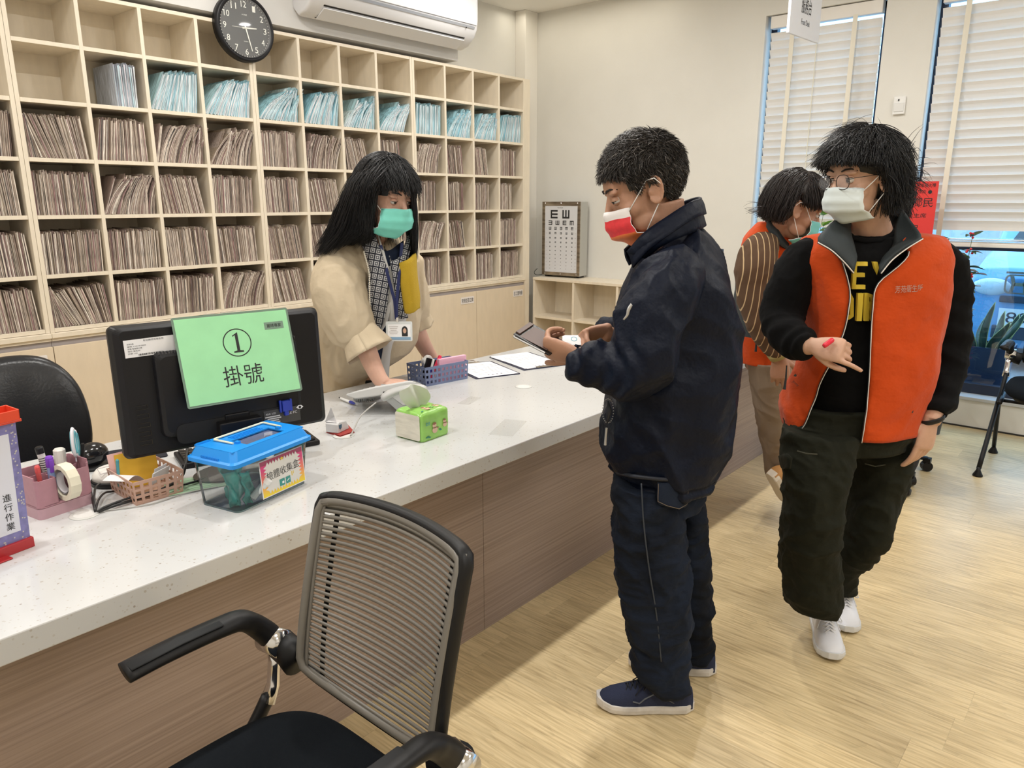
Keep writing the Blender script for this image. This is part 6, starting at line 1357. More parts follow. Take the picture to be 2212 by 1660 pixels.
# shoes
nvk = mat('navy_knit', (0.012, 0.019, 0.055), 0.8, bump=(600, .5)); solw = mat('sole_white', (0.62, 0.59, 0.56), 0.6, nz=(25, .15)); lcn = mat('navy_lace', (0.008, 0.010, 0.018), 0.8)
h1, t1 = atZ(1492, 1530, 0), atZ(1277, 1523, 0)
s1, M1 = shoe(man, t1, h1, 0.0, 0.285, nvk, solw, lcn, label='navy knit sports shoe with white sole, nearer foot'); 
lg = MB(); lg.tube([M1 @ Vector(p) for p in ((0.12, 0.041, 0.075), (0.15, 0.046, 0.06), (0.165, .047, .045), (0.185, .046, .05))], 0.0022, 6); lg.tube([M1 @ Vector(p) for p in ((0.105, 0.040, 0.085), (0.09, 0.040, 0.06), (0.06, .041, .045))], 0.0015, 6)
child(put('shoe_overlay', lg, mat('grey_rubber', (0.10, 0.11, 0.13), .4), s1), s1, man)
h2 = atZ(1541, 1452, 0); t2 = h2 - RR*0.262 + AA*0.035
shoe(man, t2, h2, 0.0, 0.275, nvk, solw, lcn, label='navy knit sports shoe with white sole, farther foot')
# wallet and card (held: things of their own)
wl = thing('wallet', 'open black leather wallet held over the counter by the man', 'wallet')
wM = frame(P(1165, 733, 1.985), (P(1205, 752, 1.96) - P(1127, 712, 2.01)), AA*0.9 + UP*0.35); wl.matrix_world = wM
wl_ = mat('wallet_black', (0.012, 0.011, 0.011), 0.35, bump=(150, .3))
put('back_cover', MB().prism(rrect(.118, .095, .006), -0.0035, -0.0015), wl_, wl); put('front_cover', MB().box((-.059, -.047, 0.0015), (.059, .047, 0.0035), Matrix.Rotation(0.05, 4, 'Y')), wl_, wl, bevel=.001)
put('card_slots', MB().box((-.05, -.040, 0.004), (.045, .036, 0.0055)).box((-.058, -.035, 0.0035), (-.045, .04, 0.010)), mat('wallet_lining', (0.10, 0.06, 0.05), .5), wl); put('white_edge', MB().box((-.055, -.0485, -.0015), (.045, -.0465, 0.0015)), paper, wl)
cd = thing('card', 'small white card held between the wallet and the far hand', 'card'); cd.matrix_world = frame(P(1235, 735, 2.03), RR, AA*.8 + UP*.5)
put('card', MB().cb((0, 0, 0), (.052, .040, .0008)), paper, cd); put('print', MB().lathe([(0.009, .0006), (.009, .0009), (.007, .0009), (.007, .0006)], 16, Matrix.Translation((.006, .004, 0)), cap=False), mat('print_cyan', (0.15, 0.4, 0.5), .6), cd)
# ================================================================ WOMAN IN THE OPEN ORANGE VEST
ow = person('person walking in open orange vest over black sweatshirt and dark green trousers', 2.50, 0.63)
skL = mat('skin_light', (0.56, 0.335, 0.235), 0.5, sss=0.15, nz=(30, 0.05), bump=(250, .1))
H = headM(1858, 384, 2.33, 66, 6, 0, 1.05)
neck = P(1888, 520, 2.42)
B = MB(); head_prims(B, H, neck, 0.056)
rows(B, interp_rows([(505, 1850, 1930, 2.42, .055), (545, 1770, 2010, 2.42, .07), (640, 1770, 1995, 2.42, .10), (760, 1785, 1965, 2.42, .10), (900, 1765, 1935, 2.42, .10)], 3))
limb(B, [(1775, 910, 2.40, .060), (1760, 1100, 2.28, .050), (1755, 1285, 2.31, .034)]); limb(B, [(1895, 910, 2.46, .050), (1875, 1120, 2.42, .048), (1820, 1215, 2.50, .032), (1812, 1255, 2.58, .028)])
limb(B, [(1755, 540, 2.42, .045), (1690, 690, 2.40, .040), (1715, 740, 2.28, .034), (1752, 748, 2.20, .027)]); limb(B, [(2015, 545, 2.46, .04), (2045, 640, 2.46, .038), (2045, 740, 2.445, .036), (2034, 830, 2.39, .033), (2018, 890, 2.315, .030), (2011, 912, 2.295, .028)])
xh = (P(1800, 755, 2.16) - P(1758, 748, 2.20)).normalized()
hand(B, P(1757, 748, 2.195), xh, (-AA*0.80 + UP*0.35 + RR*-.2).normalized(), thumb=-1, curls=((28, 22, 8), (55, 60, 30), (60, 62, 30), (60, 60, 30)), tcurl=25, s=.93, tdir=(0.80, 0.50, -0.42))
xl = (-UP*.96 - RR*.16 - AA*.10).normalized()
hand(B, P(2009, 910, 2.30), xl, (-AA*0.92 + RR*0.38).normalized(), thumb=-1, spread=.3, curls=((12, 16, 10), (16, 20, 12), (20, 24, 12), (24, 26, 14)), tcurl=10, s=1.0)
put('body', remesh(B, 'body', skL, 0.004, 3), None, ow, world=True)
eyes(H, ow, skL, 0.5)
mkw = mat('mask_pale', (0.66, 0.73, 0.74), 0.7); mask(H, ow, [mkw], drop=0.004, wid=1.08, label='pale white surgical mask')
hb_ = hairmat('hair_black', (0.010, 0.0095, 0.0105))
def hl2(x, y, z):
    return z > np.interp(x, [-.12, -.08, -.03, .0, .02, .04, .06, .09], [-.085, -.08, -.07, -.02, .005, .030, .048, .056])
cap = MB(); hair_cap(cap, H, hl2, (0.107, 0.087, 0.101)); 
for c, r in (((-0.045, 0, 0.005), (.075, .082, .085)), ((-0.055, 0, -0.045), (.055, .062, .050)), ((-0.01, 0, .045), (.092, .084, .078))): cap.ell((0, 0, 0), r, H @ Matrix.Translation(c))
ho = put('hair', remesh(cap, 'hair', hb_, .006, 3), None, ow, world=True)
tm2 = lambda x, y, z: x < .012 and z > -.115 or z > np.interp(x, [.012, .04, .07, .11], [-.02, .020, .034, .040])
flo = lambda x, y, z: np.array((0.25 if x > 0 else -.5, y*7 + (.5 if x > .03 else 0), -.7))
child(sstrands('hair_strands', H, hb_, ow, 5200, lambda x, y, z: .12 if x < .03 else .085, flo, hl2, (.110, .090, .103), lift=.014, grav=13, seg=9, rad=.0012, jit=.40, seed=8, clump=.16, trim=tm2, nout=.1), ho, ow)
child(sstrands('fringe', H, hb_, ow, 900, lambda x, y, z: .10, lambda x, y, z: np.array((.8, -.9 if y < .02 else .5, -.35)), lambda x, y, z: z > .070 and x > -.02, (.110, .090, .104), lift=.016, grav=6, seg=9, rad=.0011, jit=.25, seed=9, trim=tm2, nout=.1), ho, ow)
ne = guide_strands([[(1895, 380, 2.36), (1920, 420, 2.36), (1915, 450, 2.37), (1893, 486, 2.36)], [(1930, 360, 2.40), (1955, 420, 2.42), (1945, 455, 2.42), (1930, 492, 2.42)], [(1945, 380, 2.45), (1966, 430, 2.48), (1958, 450, 2.50), (1965, 470, 2.50)]], 900, .010, .010, 3)
child(put_strands('nape_hair', ne, .0013, hb_, ow), ho, ow)
fly = guide_strands([[(1850, 300, 2.33), (1820, 278, 2.33), (1795, 300, 2.32), (1790, 340, 2.30)], [(1880, 285, 2.35), (1850, 270, 2.34), (1810, 290, 2.33), (1780, 350, 2.30)]], 26, .01, .012, 4)
child(put_strands('stray_hair', fly, .0004, hb_, ow), ho, ow)
# spectacles
gl_ = mat('spectacle_frame', (0.02, 0.015, 0.015), .3); gg = MB()
gy = put('spectacles', MB(), gl_, ow, world=True) if False else None
for s in (-1, 1):
    c = Vector((0.104, 0.033*s, -0.004)); pts = [H @ (c + Vector((-0.006*abs(math.cos(a))*0 - .10*(0.021*math.cos(a)*s)**2*8, 0.0225*math.copysign(abs(math.cos(a))**.8, math.cos(a)), 0.020*math.copysign(abs(math.sin(a))**.8, math.sin(a))))) for a in [2*PI*k/28 for k in range(29)]]
    gg.tube(pts, 0.0012, 8); gg.tube([H @ (c + Vector((0, .023*s, .006))), H @ Vector((0.095, 0.064*s, .006)), H @ Vector((0.03, 0.080*s, .008)), H @ Vector((-0.01, 0.083*s, .006))], .0010, 6)
gg.tube([H @ Vector(p) for p in ((.104, .011, 0), (.107, 0, .003), (.104, -.011, 0))], .0011, 6)
gy = put('spectacles', gg, gl_, ow, world=True, smooth=True, label='thin dark round-rimmed spectacles')
for s in (-1, 1):
    c = Vector((0.104, 0.033*s, -0.004)); put('lens', MB().add([H @ (c + Vector((0, .021*math.cos(a), .0185*math.sin(a)))) for a in [2*PI*k/24 for k in range(24)]], [tuple(range(24))]), mat('clear_lens', (.9, .9, .95), .03, alpha=.10), gy)
# black sweatshirt
swt = mat('black_fleece', (0.0040, 0.0040, 0.0045), 0.95, bump=(10, .6), bd=.015, spec=.15)
S = MB()
rows(S, interp_rows([(508, 1838, 1930, 2.42, .075), (530, 1775, 2000, 2.42, .10), (560, 1752, 2022, 2.42, .125), (640, 1748, 2005, 2.42, .135), (760, 1752, 1990, 2.42, .14), (860, 1735, 1975, 2.42, .145), (905, 1730, 1965, 2.42, .14)], 4), 36, 2.3)
limb(S, [(1775, 545, 2.42, .055), (1735, 570, 2.42, .072), (1700, 640, 2.41, .074), (1690, 690, 2.38, .068), (1700, 722, 2.32, .060), (1728, 742, 2.25, .054), (1742, 746, 2.22, .044), (1748, 747, 2.21, .038)], 18, 6)
limb(S, [(2005, 540, 2.45, .055), (2040, 590, 2.46, .075), (2048, 680, 2.46, .072), (2045, 760, 2.44, .070), (2038, 820, 2.40, .062), (2030, 860, 2.35, .056), (2022, 880, 2.32, .045), (2018, 896, 2.305, .041)], 18, 6)
def folds2(me):
    co, no = getco(me), getno(me)
    for A_, B_, f_ in ((P(1690, 690, 2.36), P(1745, 747, 2.2), 130), (P(2045, 640, 2.44), P(2022, 885, 2.3), 95)):
        a, b = np.array(A_), np.array(B_); L_ = np.linalg.norm(b - a); ax = (b-a)/L_; t = (co - a) @ ax; d = np.linalg.norm((co-a) - t[:, None]*ax, axis=1)
        k = np.exp(-(d/.09)**2)*np.clip(t/.05, 0, 1)*np.clip((L_ + .02 - t)/.03, 0, 1); co = co + no*(.0050*k*np.sin(t*f_ + 2.5*np.sin((co[:, 0] + co[:, 1])*22)))[:, None]
    setco(me, co)
garment('sweatshirt', S, swt, ow, .006, 3, .008, 7, (1, 1, 1.3), 4, .4, folds2)
put('neckband', MB().tube([P(x, y, d) for x, y, d in ((1828, 500, 2.37), (1842, 514, 2.345), (1870, 521, 2.335), (1900, 520, 2.335), (1925, 508, 2.355), (1934, 494, 2.39))], .0085, 10), swt, ow, world=True, smooth=True)
# yellow print letters, on the chest, partly under the vest edges
yel = mat('print_yellow', (0.80, 0.60, 0.06), .5)
DF = 2.262
def letter(polys, nm='letter'):
    m_ = MB()
    for pl in polys:
        v = [P(x, y, DF + .0010*abs(x-1868)) for x, y in pl]; n_ = len(v); v2 = [p + AA*.012 for p in v]; m_.add(v + v2, [tuple(reversed(range(n_))), tuple(range(n_, 2*n_))] + [(i, (i+1) % n_, n_ + (i+1) % n_, n_ + i) for i in range(n_)])
    put(nm, m_, yel, ow, world=True)
letter([[(1844, 566), (1852, 566), (1848, 625), (1840, 625)], [(1850, 566), (1874, 566), (1874, 575), (1850, 575)], [(1849, 590), (1868, 590), (1868, 599), (1848, 599)], [(1848, 616), (1869, 616), (1869, 625), (1847, 625)]], 'letter_E')
letter([[(1886, 566), (1895, 566), (1903, 596), (1898, 610)], [(1903, 596), (1912, 566), (1920, 566), (1908, 620)]], 'letter_Y')
letter([[(1812, 640), (1822, 636), (1822, 645), (1818, 682), (1812, 686)], [(1822, 636), (1838, 634), (1844, 646), (1836, 645), (1822, 645)], [(1836, 645), (1844, 646), (1844, 684), (1836, 690), (1828, 692), (1828, 683), (1836, 680)]], 'letter_O')
letter([[(1853, 634), (1865, 634), (1861, 694), (1850, 694)]], 'letter_I')
letter([[(1868, 634), (1877, 634), (1877, 694), (1867, 694)], [(1877, 634), (1887, 638), (1889, 655), (1883, 664), (1877, 664), (1877, 656), (1882, 652), (1880, 643), (1877, 642)], [(1877, 664), (1884, 664), (1890, 694), (1882, 694)]], 'letter_R')
# vest: grid of columns from one front edge round the back to the other
orange = mat('orange_twill', (0.52, 0.058, 0.005), 0.85, bump=(9, .75, (1, 1, 1.4)), bd=.02, spec=.2, nz=(6, .04), sheen=.1); dkv = mat('vest_lining', (0.018, 0.026, 0.030), 0.7, bump=(300, .2)); pip = mat('piping_white', (0.75, 0.70, 0.66), .6)
def vest(root, VR, cxf, colr, hem=None, th=.004, m=orange, name='vest', seed=3, amp=.018, lab=None):
    """VR rows: (y, x left, x right, depth, half depth, left front edge x, right front edge x)"""
    R_ = [tuple(float(v) for v in r) for r in smoothpath(VR, 5)]; G = []
    for y, x1, x2, dep, hd, e1, e2 in R_:
        a, b = P(x1, y, dep), P(x2, y, dep); c = (a+b)/2; w = (b-a).length/2; pe = 2.3; row = []
        def ang(ex):
            t = max(-.995, min(.995, ((P(ex, y, dep - hd) - c).dot(RR))/w)); return math.acos(math.copysign(abs(t)**(pe/2), t))
        aR, aL = ang(e2), ang(e1)
        A0, A1 = -aR, -(aL) # front is at -90 deg; go from the right edge through 0, +90 (back), 180, to the left edge
        n_ = 72; tot = (2*PI - aL) - (-aR)
        for k in range(n_ + 1):
            t = -aR + tot*k/n_; q = c + RR*(w*math.copysign(abs(math.cos(t))**(2/pe), math.cos(t))) + AA*(hd*math.copysign(abs(math.sin(t))**(2/pe), math.sin(t)))
            v = q*4.6 + Vector((seed, seed, 0)); f_ = (0.5 - abs(mnoise.noise(v))*1.6)*amp + amp*.45*(.5 - abs(mnoise.noise(v*2.6))*1.6)
            q = q + (q - c).normalized()*f_; row.append(q)
        G.append(row)
    o = put(name, MB().sheet(G, -th), m, root, world=True, smooth=True, label=lab, fix=True); return G
VR = [(497, 1842, 1924, 2.46, .050, 1846, 1921), (506, 1772, 2003, 2.42, .105, 1820, 1960), (516, 1742, 2036, 2.42, .122, 1826, 1950), (545, 1728, 2046, 2.42, .150, 1826, 1958), (600, 1728, 2040, 2.42, .172, 1842, 1898), (650, 1733, 2030, 2.42, .180, 1845, 1888), (720, 1738, 2012, 2.42, .182, 1832, 1884), (800, 1722, 1998, 2.42, .185, 1800, 1880), (850, 1705, 1985, 2.42, .188, 1778, 1874), (885, 1695, 1975, 2.42, .190, 1766, 1868), (918, 1694, 1968, 2.42, .190, 1756, 1864)]
GV = vest(ow, VR, 0, 0, lab=None)
for j, nm in ((0, 'zip_edge'), (-1, 'zip_edge')):
    ed = [r[j] - AA*.0035 for r in GV[14:]]; z_ = put(nm, MB().tube(ed, .0026, 8), dkv, ow, world=True, smooth=True); put('piping', MB().tube([p - AA*.0022 for p in ed], .0014, 6), pip, z_, smooth=True)
# open lapels / stand collar, dark lined
sheetpx('collar', [[(1790, 492, 2.32), (1815, 470, 2.34), (1835, 462, 2.38)], [(1766, 523, 2.262), (1800, 490, 2.30), (1834, 482, 2.36)], [(1795, 540, 2.238), (1822, 520, 2.27), (1836, 510, 2.32)], [(1822, 565, 2.230), (1836, 545, 2.255), (1842, 532, 2.29)], [(1842, 588, 2.228), (1846, 570, 2.24), (1848, 556, 2.262)]], dkv, ow, .006, 4, label='dark lining of the turned-down vest collar')
sheetpx('collar', [[(1945, 448, 2.42), (1940, 470, 2.38), (1936, 490, 2.36)], [(1968, 478, 2.34), (1950, 495, 2.34), (1932, 508, 2.34)], [(1991, 515, 2.262), (1958, 520, 2.30), (1930, 530, 2.32)], [(1958, 535, 2.238), (1935, 535, 2.27), (1922, 545, 2.29)], [(1925, 560, 2.230), (1912, 556, 2.255), (1908, 565, 2.262)], [(1902, 590, 2.228), (1901, 582, 2.24), (1900, 578, 2.245)]], dkv, ow, -.006, 4, label='dark lining of the turned-down vest collar')
sheetpx('collar_back', [[(1832, 462, 2.39), (1826, 492, 2.38)], [(1850, 470, 2.50), (1850, 500, 2.50)], [(1900, 468, 2.53), (1900, 500, 2.53)], [(1940, 450, 2.48), (1945, 490, 2.47)], [(1946, 448, 2.42), (1940, 490, 2.38)]], dkv, ow, .006, 4)
for pts in (((1766, 524, 2.255), (1795, 541, 2.230), (1822, 566, 2.222), (1843, 590, 2.220)), ((1992, 516, 2.255), (1958, 537, 2.230), (1926, 562, 2.222), (1902, 591, 2.220))):
    z_ = put('collar_zip', MB().tube([Vector(p) for p in smoothpath([tuple(P(*q)) for q in pts], 5)], .0032, 8), dkv, ow, world=True, smooth=True); put('piping', MB().tube([Vector(p) - AA*.003 for p in smoothpath([tuple(P(*q)) for q in pts], 5)], .0018, 6), pip, z_, smooth=True)
embr = mat('grey_thread', (0.40, 0.28, 0.24), .7)
text('embroidery', '芳苑衛生所', 0.092, 0.022, frame(P(1963, 624, 2.234), (P(1995, 622, 2.245) - P(1932, 626, 2.228)), UP), embr, ow, world=True)
text('vest_logo', 'Jimmy', 0.024, 0.010, frame(P(1718, 829, 2.236), (P(1725, 835, 2.235) - P(1711, 823, 2.239)), UP), ink, ow, world=True); put('logo_mark', MB().prism([(-.005, 0), (0, .009), (.003, .004), (.006, .007), (.003, -.002)], 0, .0008, frame(P(1717, 813, 2.237), RR, UP)), ink, ow, world=True)
for pts in (((1699, 790, 2.275), (1697, 820, 2.268), (1694, 842, 2.262)), ((1978, 850, 2.262), (1974, 872, 2.256), (1968, 892, 2.25))): put('pocket_zip', MB().tube([P(*q) for q in pts], [.002, .0032, .005], 8), ink, ow, world=True)
# cargo trousers
olv = mat('olive_twill', (0.0125, 0.0135, 0.0080), 0.88, bump=(9, .7, (1, 1, 1.3)), bd=.02, spec=.2)
T = MB()
rows(T, interp_rows([(870, 1706, 1962, 2.41, .155), (920, 1698, 1962, 2.40, .155), (960, 1698, 1945, 2.40, .15)], 3), 36, 2.4)
rows(T, interp_rows([(930, 1696, 1850, 2.33, .12), (1000, 1696, 1830, 2.29, .125), (1080, 1698, 1816, 2.255, .12), (1160, 1693, 1808, 2.25, .115), (1240, 1692, 1808, 2.28, .11), (1290, 1698, 1810, 2.30, .105), (1312, 1706, 1804, 2.305, .10)], 4), 28, 2.3)
rows(T, interp_rows([(930, 1840, 1972, 2.46, .12), (1000, 1845, 1956, 2.44, .12), (1080, 1838, 1932, 2.42, .115), (1150, 1825, 1908, 2.41, .115), (1190, 1800, 1878, 2.45, .11), (1228, 1786, 1842, 2.52, .10), (1266, 1786, 1838, 2.56, .095)], 4), 28, 2.3)
garment('trousers', T, olv, ow, .006, 2, .015, 6.2, (1, 1, 1.3), 14, .4)
for pts, nm in (([[(1684, 985, 2.30), (1700, 980, 2.215), (1712, 990, 2.19)], [(1688, 1006, 2.30), (1702, 1010, 2.205), (1708, 1012, 2.185)], [(1692, 1012, 2.30), (1701, 1014, 2.20), (1704, 1014, 2.185)]], 'pocket_flap'), ([[(1915, 1028, 2.36), (1930, 1026, 2.36), (1946, 1012, 2.40)], [(1918, 1050, 2.355), (1930, 1052, 2.36), (1938, 1046, 2.40)], [(1922, 1062, 2.355), (1930, 1058, 2.36), (1934, 1054, 2.40)]], 'pocket_flap')):
    sheetpx(nm, pts, olv, ow, .005, 3)
for pts in (((1722, 975, 2.19), (1740, 980, 2.17), (1765, 982, 2.165)), ((1868, 1002, 2.33), (1890, 1008, 2.325), (1925, 1002, 2.33)), ((1957, 905, 2.35), (1945, 960, 2.34), (1938, 1000, 2.34))): put('seam', MB().tube([P(*q) for q in pts], .0022, 6), mat('olive_seam', (0.045, 0.045, 0.03), .8), ow, world=True)
# white sneakers
wsn = mat('sneaker_white', (0.72, 0.72, 0.76), .5, bump=(60, .1)); wso = mat('sneaker_sole', (0.66, 0.66, 0.66), .5); wl2 = mat('lace_white', (0.74, 0.74, 0.76), .7)
t1 = atZ(1797, 1432, 0); h1 = t1 + Vector((0.155, 0.235, 0)).normalized()*0.275 + RR*-.03
h1 = t1 + (atZ(1768, 1338, 0) - t1).normalized()*0.272
shoe(ow, t1, h1, 0.0, .278, wsn, wso, wl2, label='white laced sneaker of the leading foot', pitch=.02, sole_h=.024)
t2 = atZ(1832, 1370, 0); h2 = t2 + (atZ(1808, 1290, 0) - t2).normalized()*0.272
shoe(ow, t2, h2, 0.0, .278, wsn, wso, wl2, label='white laced sneaker of the trailing foot', sole_h=.024)
put('watch', MB().tube([P(2012, 905, 2.30) + (RR*math.cos(a)*.036 + AA*math.sin(a)*.030 + UP*(.012*math.cos(a))) for a in [2*PI*k/20 for k in range(21)]], (.003, .009), 8, up=(0, 0, 1)), black, ow, world=True, smooth=True)
rc = thing('red_pen', 'small red pen pinched in the hand above the orange vest', 'pen', tuple(P(1789, 741, 2.14)), (0.5, 0.9, 0)); put('cap', MB().lathe([(.006, -.018), (.0075, -.012), (.0075, .014), (.0055, .018)], 14), mat('cap_red', (.72, .02, .05), .35), rc, smooth=True)

# ================================================================ WOMAN BEHIND THE COUNTER
dw = person('woman with long black hair in beige jacket leaning on the counter', 1.98, 2.66)
H = headM(834, 424, 2.88, -50, 14, 0, 1.12)
neck = P(800, 545, 2.99)
B = MB(); head_prims(B, H, neck, 0.054)
rows(B, interp_rows([(540, 770, 850, 3.0, .055), (590, 740, 870, 3.03, .09), (680, 730, 870, 3.10, .10), (780, 725, 835, 3.24, .10), (850, 715, 820, 3.32, .10), (1000, 715, 820, 3.36, .10)], 3))
limb(B, [(745, 580, 2.95, .05), (768, 690, 2.87, .045), (795, 765, 2.83, .039), (815, 810, 2.81, .033), (829, 830, 2.80, .029)]); limb(B, [(880, 590, 3.12, .045), (890, 680, 3.20, .042), (912, 740, 3.30, .037), (940, 786, 3.40, .029)])
hand(B, P(829, 829, 2.80), (RR*.9 - UP*.10 + AA*.2).normalized(), (UP*.9 - AA*.25).normalized(), thumb=1, curl=(14, 18, 12), s=.9)
hand(B, P(940, 786, 3.40), (RR*.6 - AA*.7 - UP*.04).normalized(), (UP).normalized(), thumb=-1, curl=(1, 3, 2), tdir=(.62, .72, -.08), s=.9)
limb(B, [(745, 1000, 3.32, .07), (745, 1250, 3.31, .055), (745, 1420, 3.31, .04)]); limb(B, [(800, 1000, 3.38, .07), (805, 1250, 3.38, .055), (805, 1420, 3.38, .04)])
skB = mat('skin_fair', (0.60, 0.36, 0.27), 0.5, sss=0.15, nz=(30, 0.05)); put('body', remesh(B, 'body', skB, 0.004, 3), None, dw, world=True)
eyes(H, dw, skB, 0.80)
mint = mat('mask_mint', (0.20, 0.68, 0.58), .7, nz=(20, .06)); mask(H, dw, [mint], drop=.008, wid=1.12, label='mint green surgical mask')
tm3 = lambda x, y, z: x < .018 or z > np.interp(x, [.018, .05, .08, .12], [-.02, .024, .034, .040])
def hl3(x, y, z): return z > np.interp(x, [-.12, -.08, -.03, .01, .03, .05, .10], [-.09, -.09, -.08, -.03, .028, .050, .062])
cap = MB(); hair_cap(cap, H, hl3, (.112, .093, .104)); cap.ell((0, 0, 0), (.082, .082, .090), H @ Matrix.Translation((-.04, 0, .015))); cap.ell((0, 0, 0), (.098, .084, .078), H @ Matrix.Translation((-.010, 0, .047)))
limb(cap, [(800, 430, 2.93, .060), (772, 480, 2.93, .060), (742, 520, 2.94, .040), (708, 545, 2.95, .018)], 14, 5)
ho = put('hair', remesh(cap, 'hair', hb_, .006, 3), None, dw, world=True)
child(sstrands('hair_strands', H, hb_, dw, 3000, lambda x, y, z: .16, lambda x, y, z: np.array((-.25, y*7, -.8)), hl3, (.112, .092, .104), lift=.008, grav=16, seg=10, rad=.0013, jit=.10, seed=21, trim=tm3, nout=.05), ho, dw)
tmf = lambda x, y, z: z > .026 + .012*math.sin(y*130)
child(sstrands('fringe', H, hb_, dw, 620, lambda x, y, z: .105, lambda x, y, z: np.array((1.0, .5*np.sign(y)*.5, -.2)), lambda x, y, z: z > .085 and x > -.02, (.112, .092, .105), lift=.008, grav=10, seg=9, rad=.0012, jit=.10, seed=22, trim=tmf, nout=.05), ho, dw)
gd = [[(820, 352, 2.90), (768, 385, 2.86), (738, 440, 2.85), (712, 500, 2.87), (679, 556, 2.90)], [(830, 356, 2.86), (780, 390, 2.80), (757, 450, 2.79), (735, 505, 2.82), (700, 548, 2.86)], [(836, 358, 2.82), (800, 392, 2.76), (786, 450, 2.76), (780, 500, 2.80), (735, 525, 2.86)], [(838, 360, 2.82), (812, 395, 2.75), (803, 450, 2.77), (803, 500, 2.83), (795, 530, 2.90)]]
child(put_strands('long_hair', guide_strands(gd, 3400, .009, .010, 31), .0014, hb_, dw), ho, dw)
gd = [[(850, 356, 2.84), (884, 380, 2.82), (893, 440, 2.84), (898, 510, 2.90), (893, 585, 2.97)], [(862, 360, 2.88), (893, 400, 2.90), (890, 450, 2.92), (890, 520, 2.97), (886, 590, 3.0)], [(850, 360, 2.92), (886, 420, 2.96), (880, 470, 2.98), (884, 530, 3.0), (882, 560, 3.0)]]
child(put_strands('side_lock', guide_strands(gd, 1300, .006, .006, 32), .0014, hb_, dw), ho, dw)
beige = mat('beige_knit', (0.56, 0.465, 0.335), .9, bump=(8, .6), bd=.02, spec=.2)
J = MB()
rows(J, interp_rows([(515, 760, 860, 3.02, .08), (545, 725, 890, 3.03, .11), (600, 700, 903, 3.05, .13), (680, 676, 905, 3.10, .14), (760, 690, 885, 3.18, .145), (810, 700, 800, 3.23, .14), (836, 702, 792, 3.25, .135)], 4), 36, 2.3)
limb(J, [(755, 545, 2.97, .060), (735, 590, 2.92, .098), (738, 650, 2.88, .105), (758, 705, 2.87, .092), (778, 735, 2.87, .072), (788, 748, 2.88, .060)], 22, 6)
limb(J, [(885, 560, 3.10, .05), (895, 620, 3.14, .06), (895, 665, 3.19, .060), (902, 690, 3.22, .048)], 16, 5)
garment('jacket', J, beige, dw, .006, 3, .016, 6, (1, 1, .6), 6, .35)
def cuff(c, ax, r0, r1, L_, ph):
    ax = Vector(ax).normalized(); u = ax.orthogonal().normalized(); v = ax.cross(u); G = []
    for i in range(9):
        t = i/8; rr_ = r0 + (r1 - r0)*t; G.append([Vector(c) + ax*(L_*t) + (u*math.cos(a) + v*math.sin(a))*(rr_*(1 + .05*t*math.sin(a*7 + ph) + .03*math.sin(a*4))) for a in [2*PI*k/48 for k in range(49)]])
    return put('cuff', MB().sheet(G, .004), beige, dw, world=True, smooth=True)
cuff(P(772, 715, 2.865), P(800, 765, 2.845) - P(772, 715, 2.865), .070, .098, .095, 0); cuff(P(898, 672, 3.20), P(908, 705, 3.24) - P(898, 672, 3.20), .050, .062, .07, 1)
trs = mat('trousers_black', (.008, .008, .009), .9); T = MB()
rows(T, interp_rows([(800, 712, 825, 3.29, .11), (900, 705, 825, 3.33, .12), (1000, 705, 770, 3.31, .10)], 3)); rows(T, interp_rows([(960, 705, 775, 3.31, .11), (1200, 712, 775, 3.31, .10), (1420, 718, 772, 3.31, .09)], 3)); rows(T, interp_rows([(960, 765, 835, 3.38, .11), (1200, 770, 835, 3.38, .10), (1420, 780, 832, 3.38, .09)], 3))
garment('trousers', T, trs, dw, .01, 2, .006)
for x_, d_ in ((745, 3.31), (806, 3.38)):
    h_ = P(x_, 1400, d_); h_.z = 0; shoe(dw, h_ - Vector((0, .17, 0)), h_ + Vector((0, .08, 0)), 0, .25, black, black, black, sole_h=.02)
# clothes under the jacket and scarf
scf = bpy.data.materials.new('scarf_pattern'); scf.use_nodes = True; n, L, b = nodes(scf); b.inputs['Roughness'].default_value = .9
tc = n.new('ShaderNodeTexCoord'); mpn = n.new('ShaderNodeMapping'); mpn.inputs['Rotation'].default_value = (.5, .3, .785); mpn.inputs['Scale'].default_value = (30, 30, 30); L.new(tc.outputs['Object'], mpn.inputs[0])
sp = n.new('ShaderNodeSeparateXYZ'); L.new(mpn.outputs[0], sp.inputs[0])
def mm(op, a, c=None):
    q = n.new('ShaderNodeMath'); q.operation = op
    for i, v in enumerate((a, c)):
        if v is None: continue
        if isinstance(v, (int, float)): q.inputs[i].default_value = v
        else: L.new(v, q.inputs[i])
    return q.outputs[0]
fx = mm('ABSOLUTE', mm('SUBTRACT', mm('FRACT', mm('ADD', sp.outputs[0], sp.outputs[2])), .5)); fz_ = mm('ABSOLUTE', mm('SUBTRACT', mm('FRACT', mm('SUBTRACT', sp.outputs[2], sp.outputs[0])), .5)); dm = mm('MAXIMUM', fx, fz_)
pat = mm('GREATER_THAN', mm('FRACT', mm('MULTIPLY', dm, 4.0)), .55); mx = n.new('ShaderNodeMix'); mx.data_type = 'RGBA'; L.new(pat, mx.inputs[0]); mx.inputs[6].default_value = (.50, .50, .52, 1); mx.inputs[7].default_value = (.02, .022, .035, 1); L.new(mx.outputs[2], b.inputs['Base Color'])
nvy = mat('navy_knitwear', (.012, .022, .055), .9); musd = mat('mustard_wool', (.50, .33, .02), .95, bump=(200, .6)); gryc = mat('grey_white_cloth', (.56, .55, .54), .9)
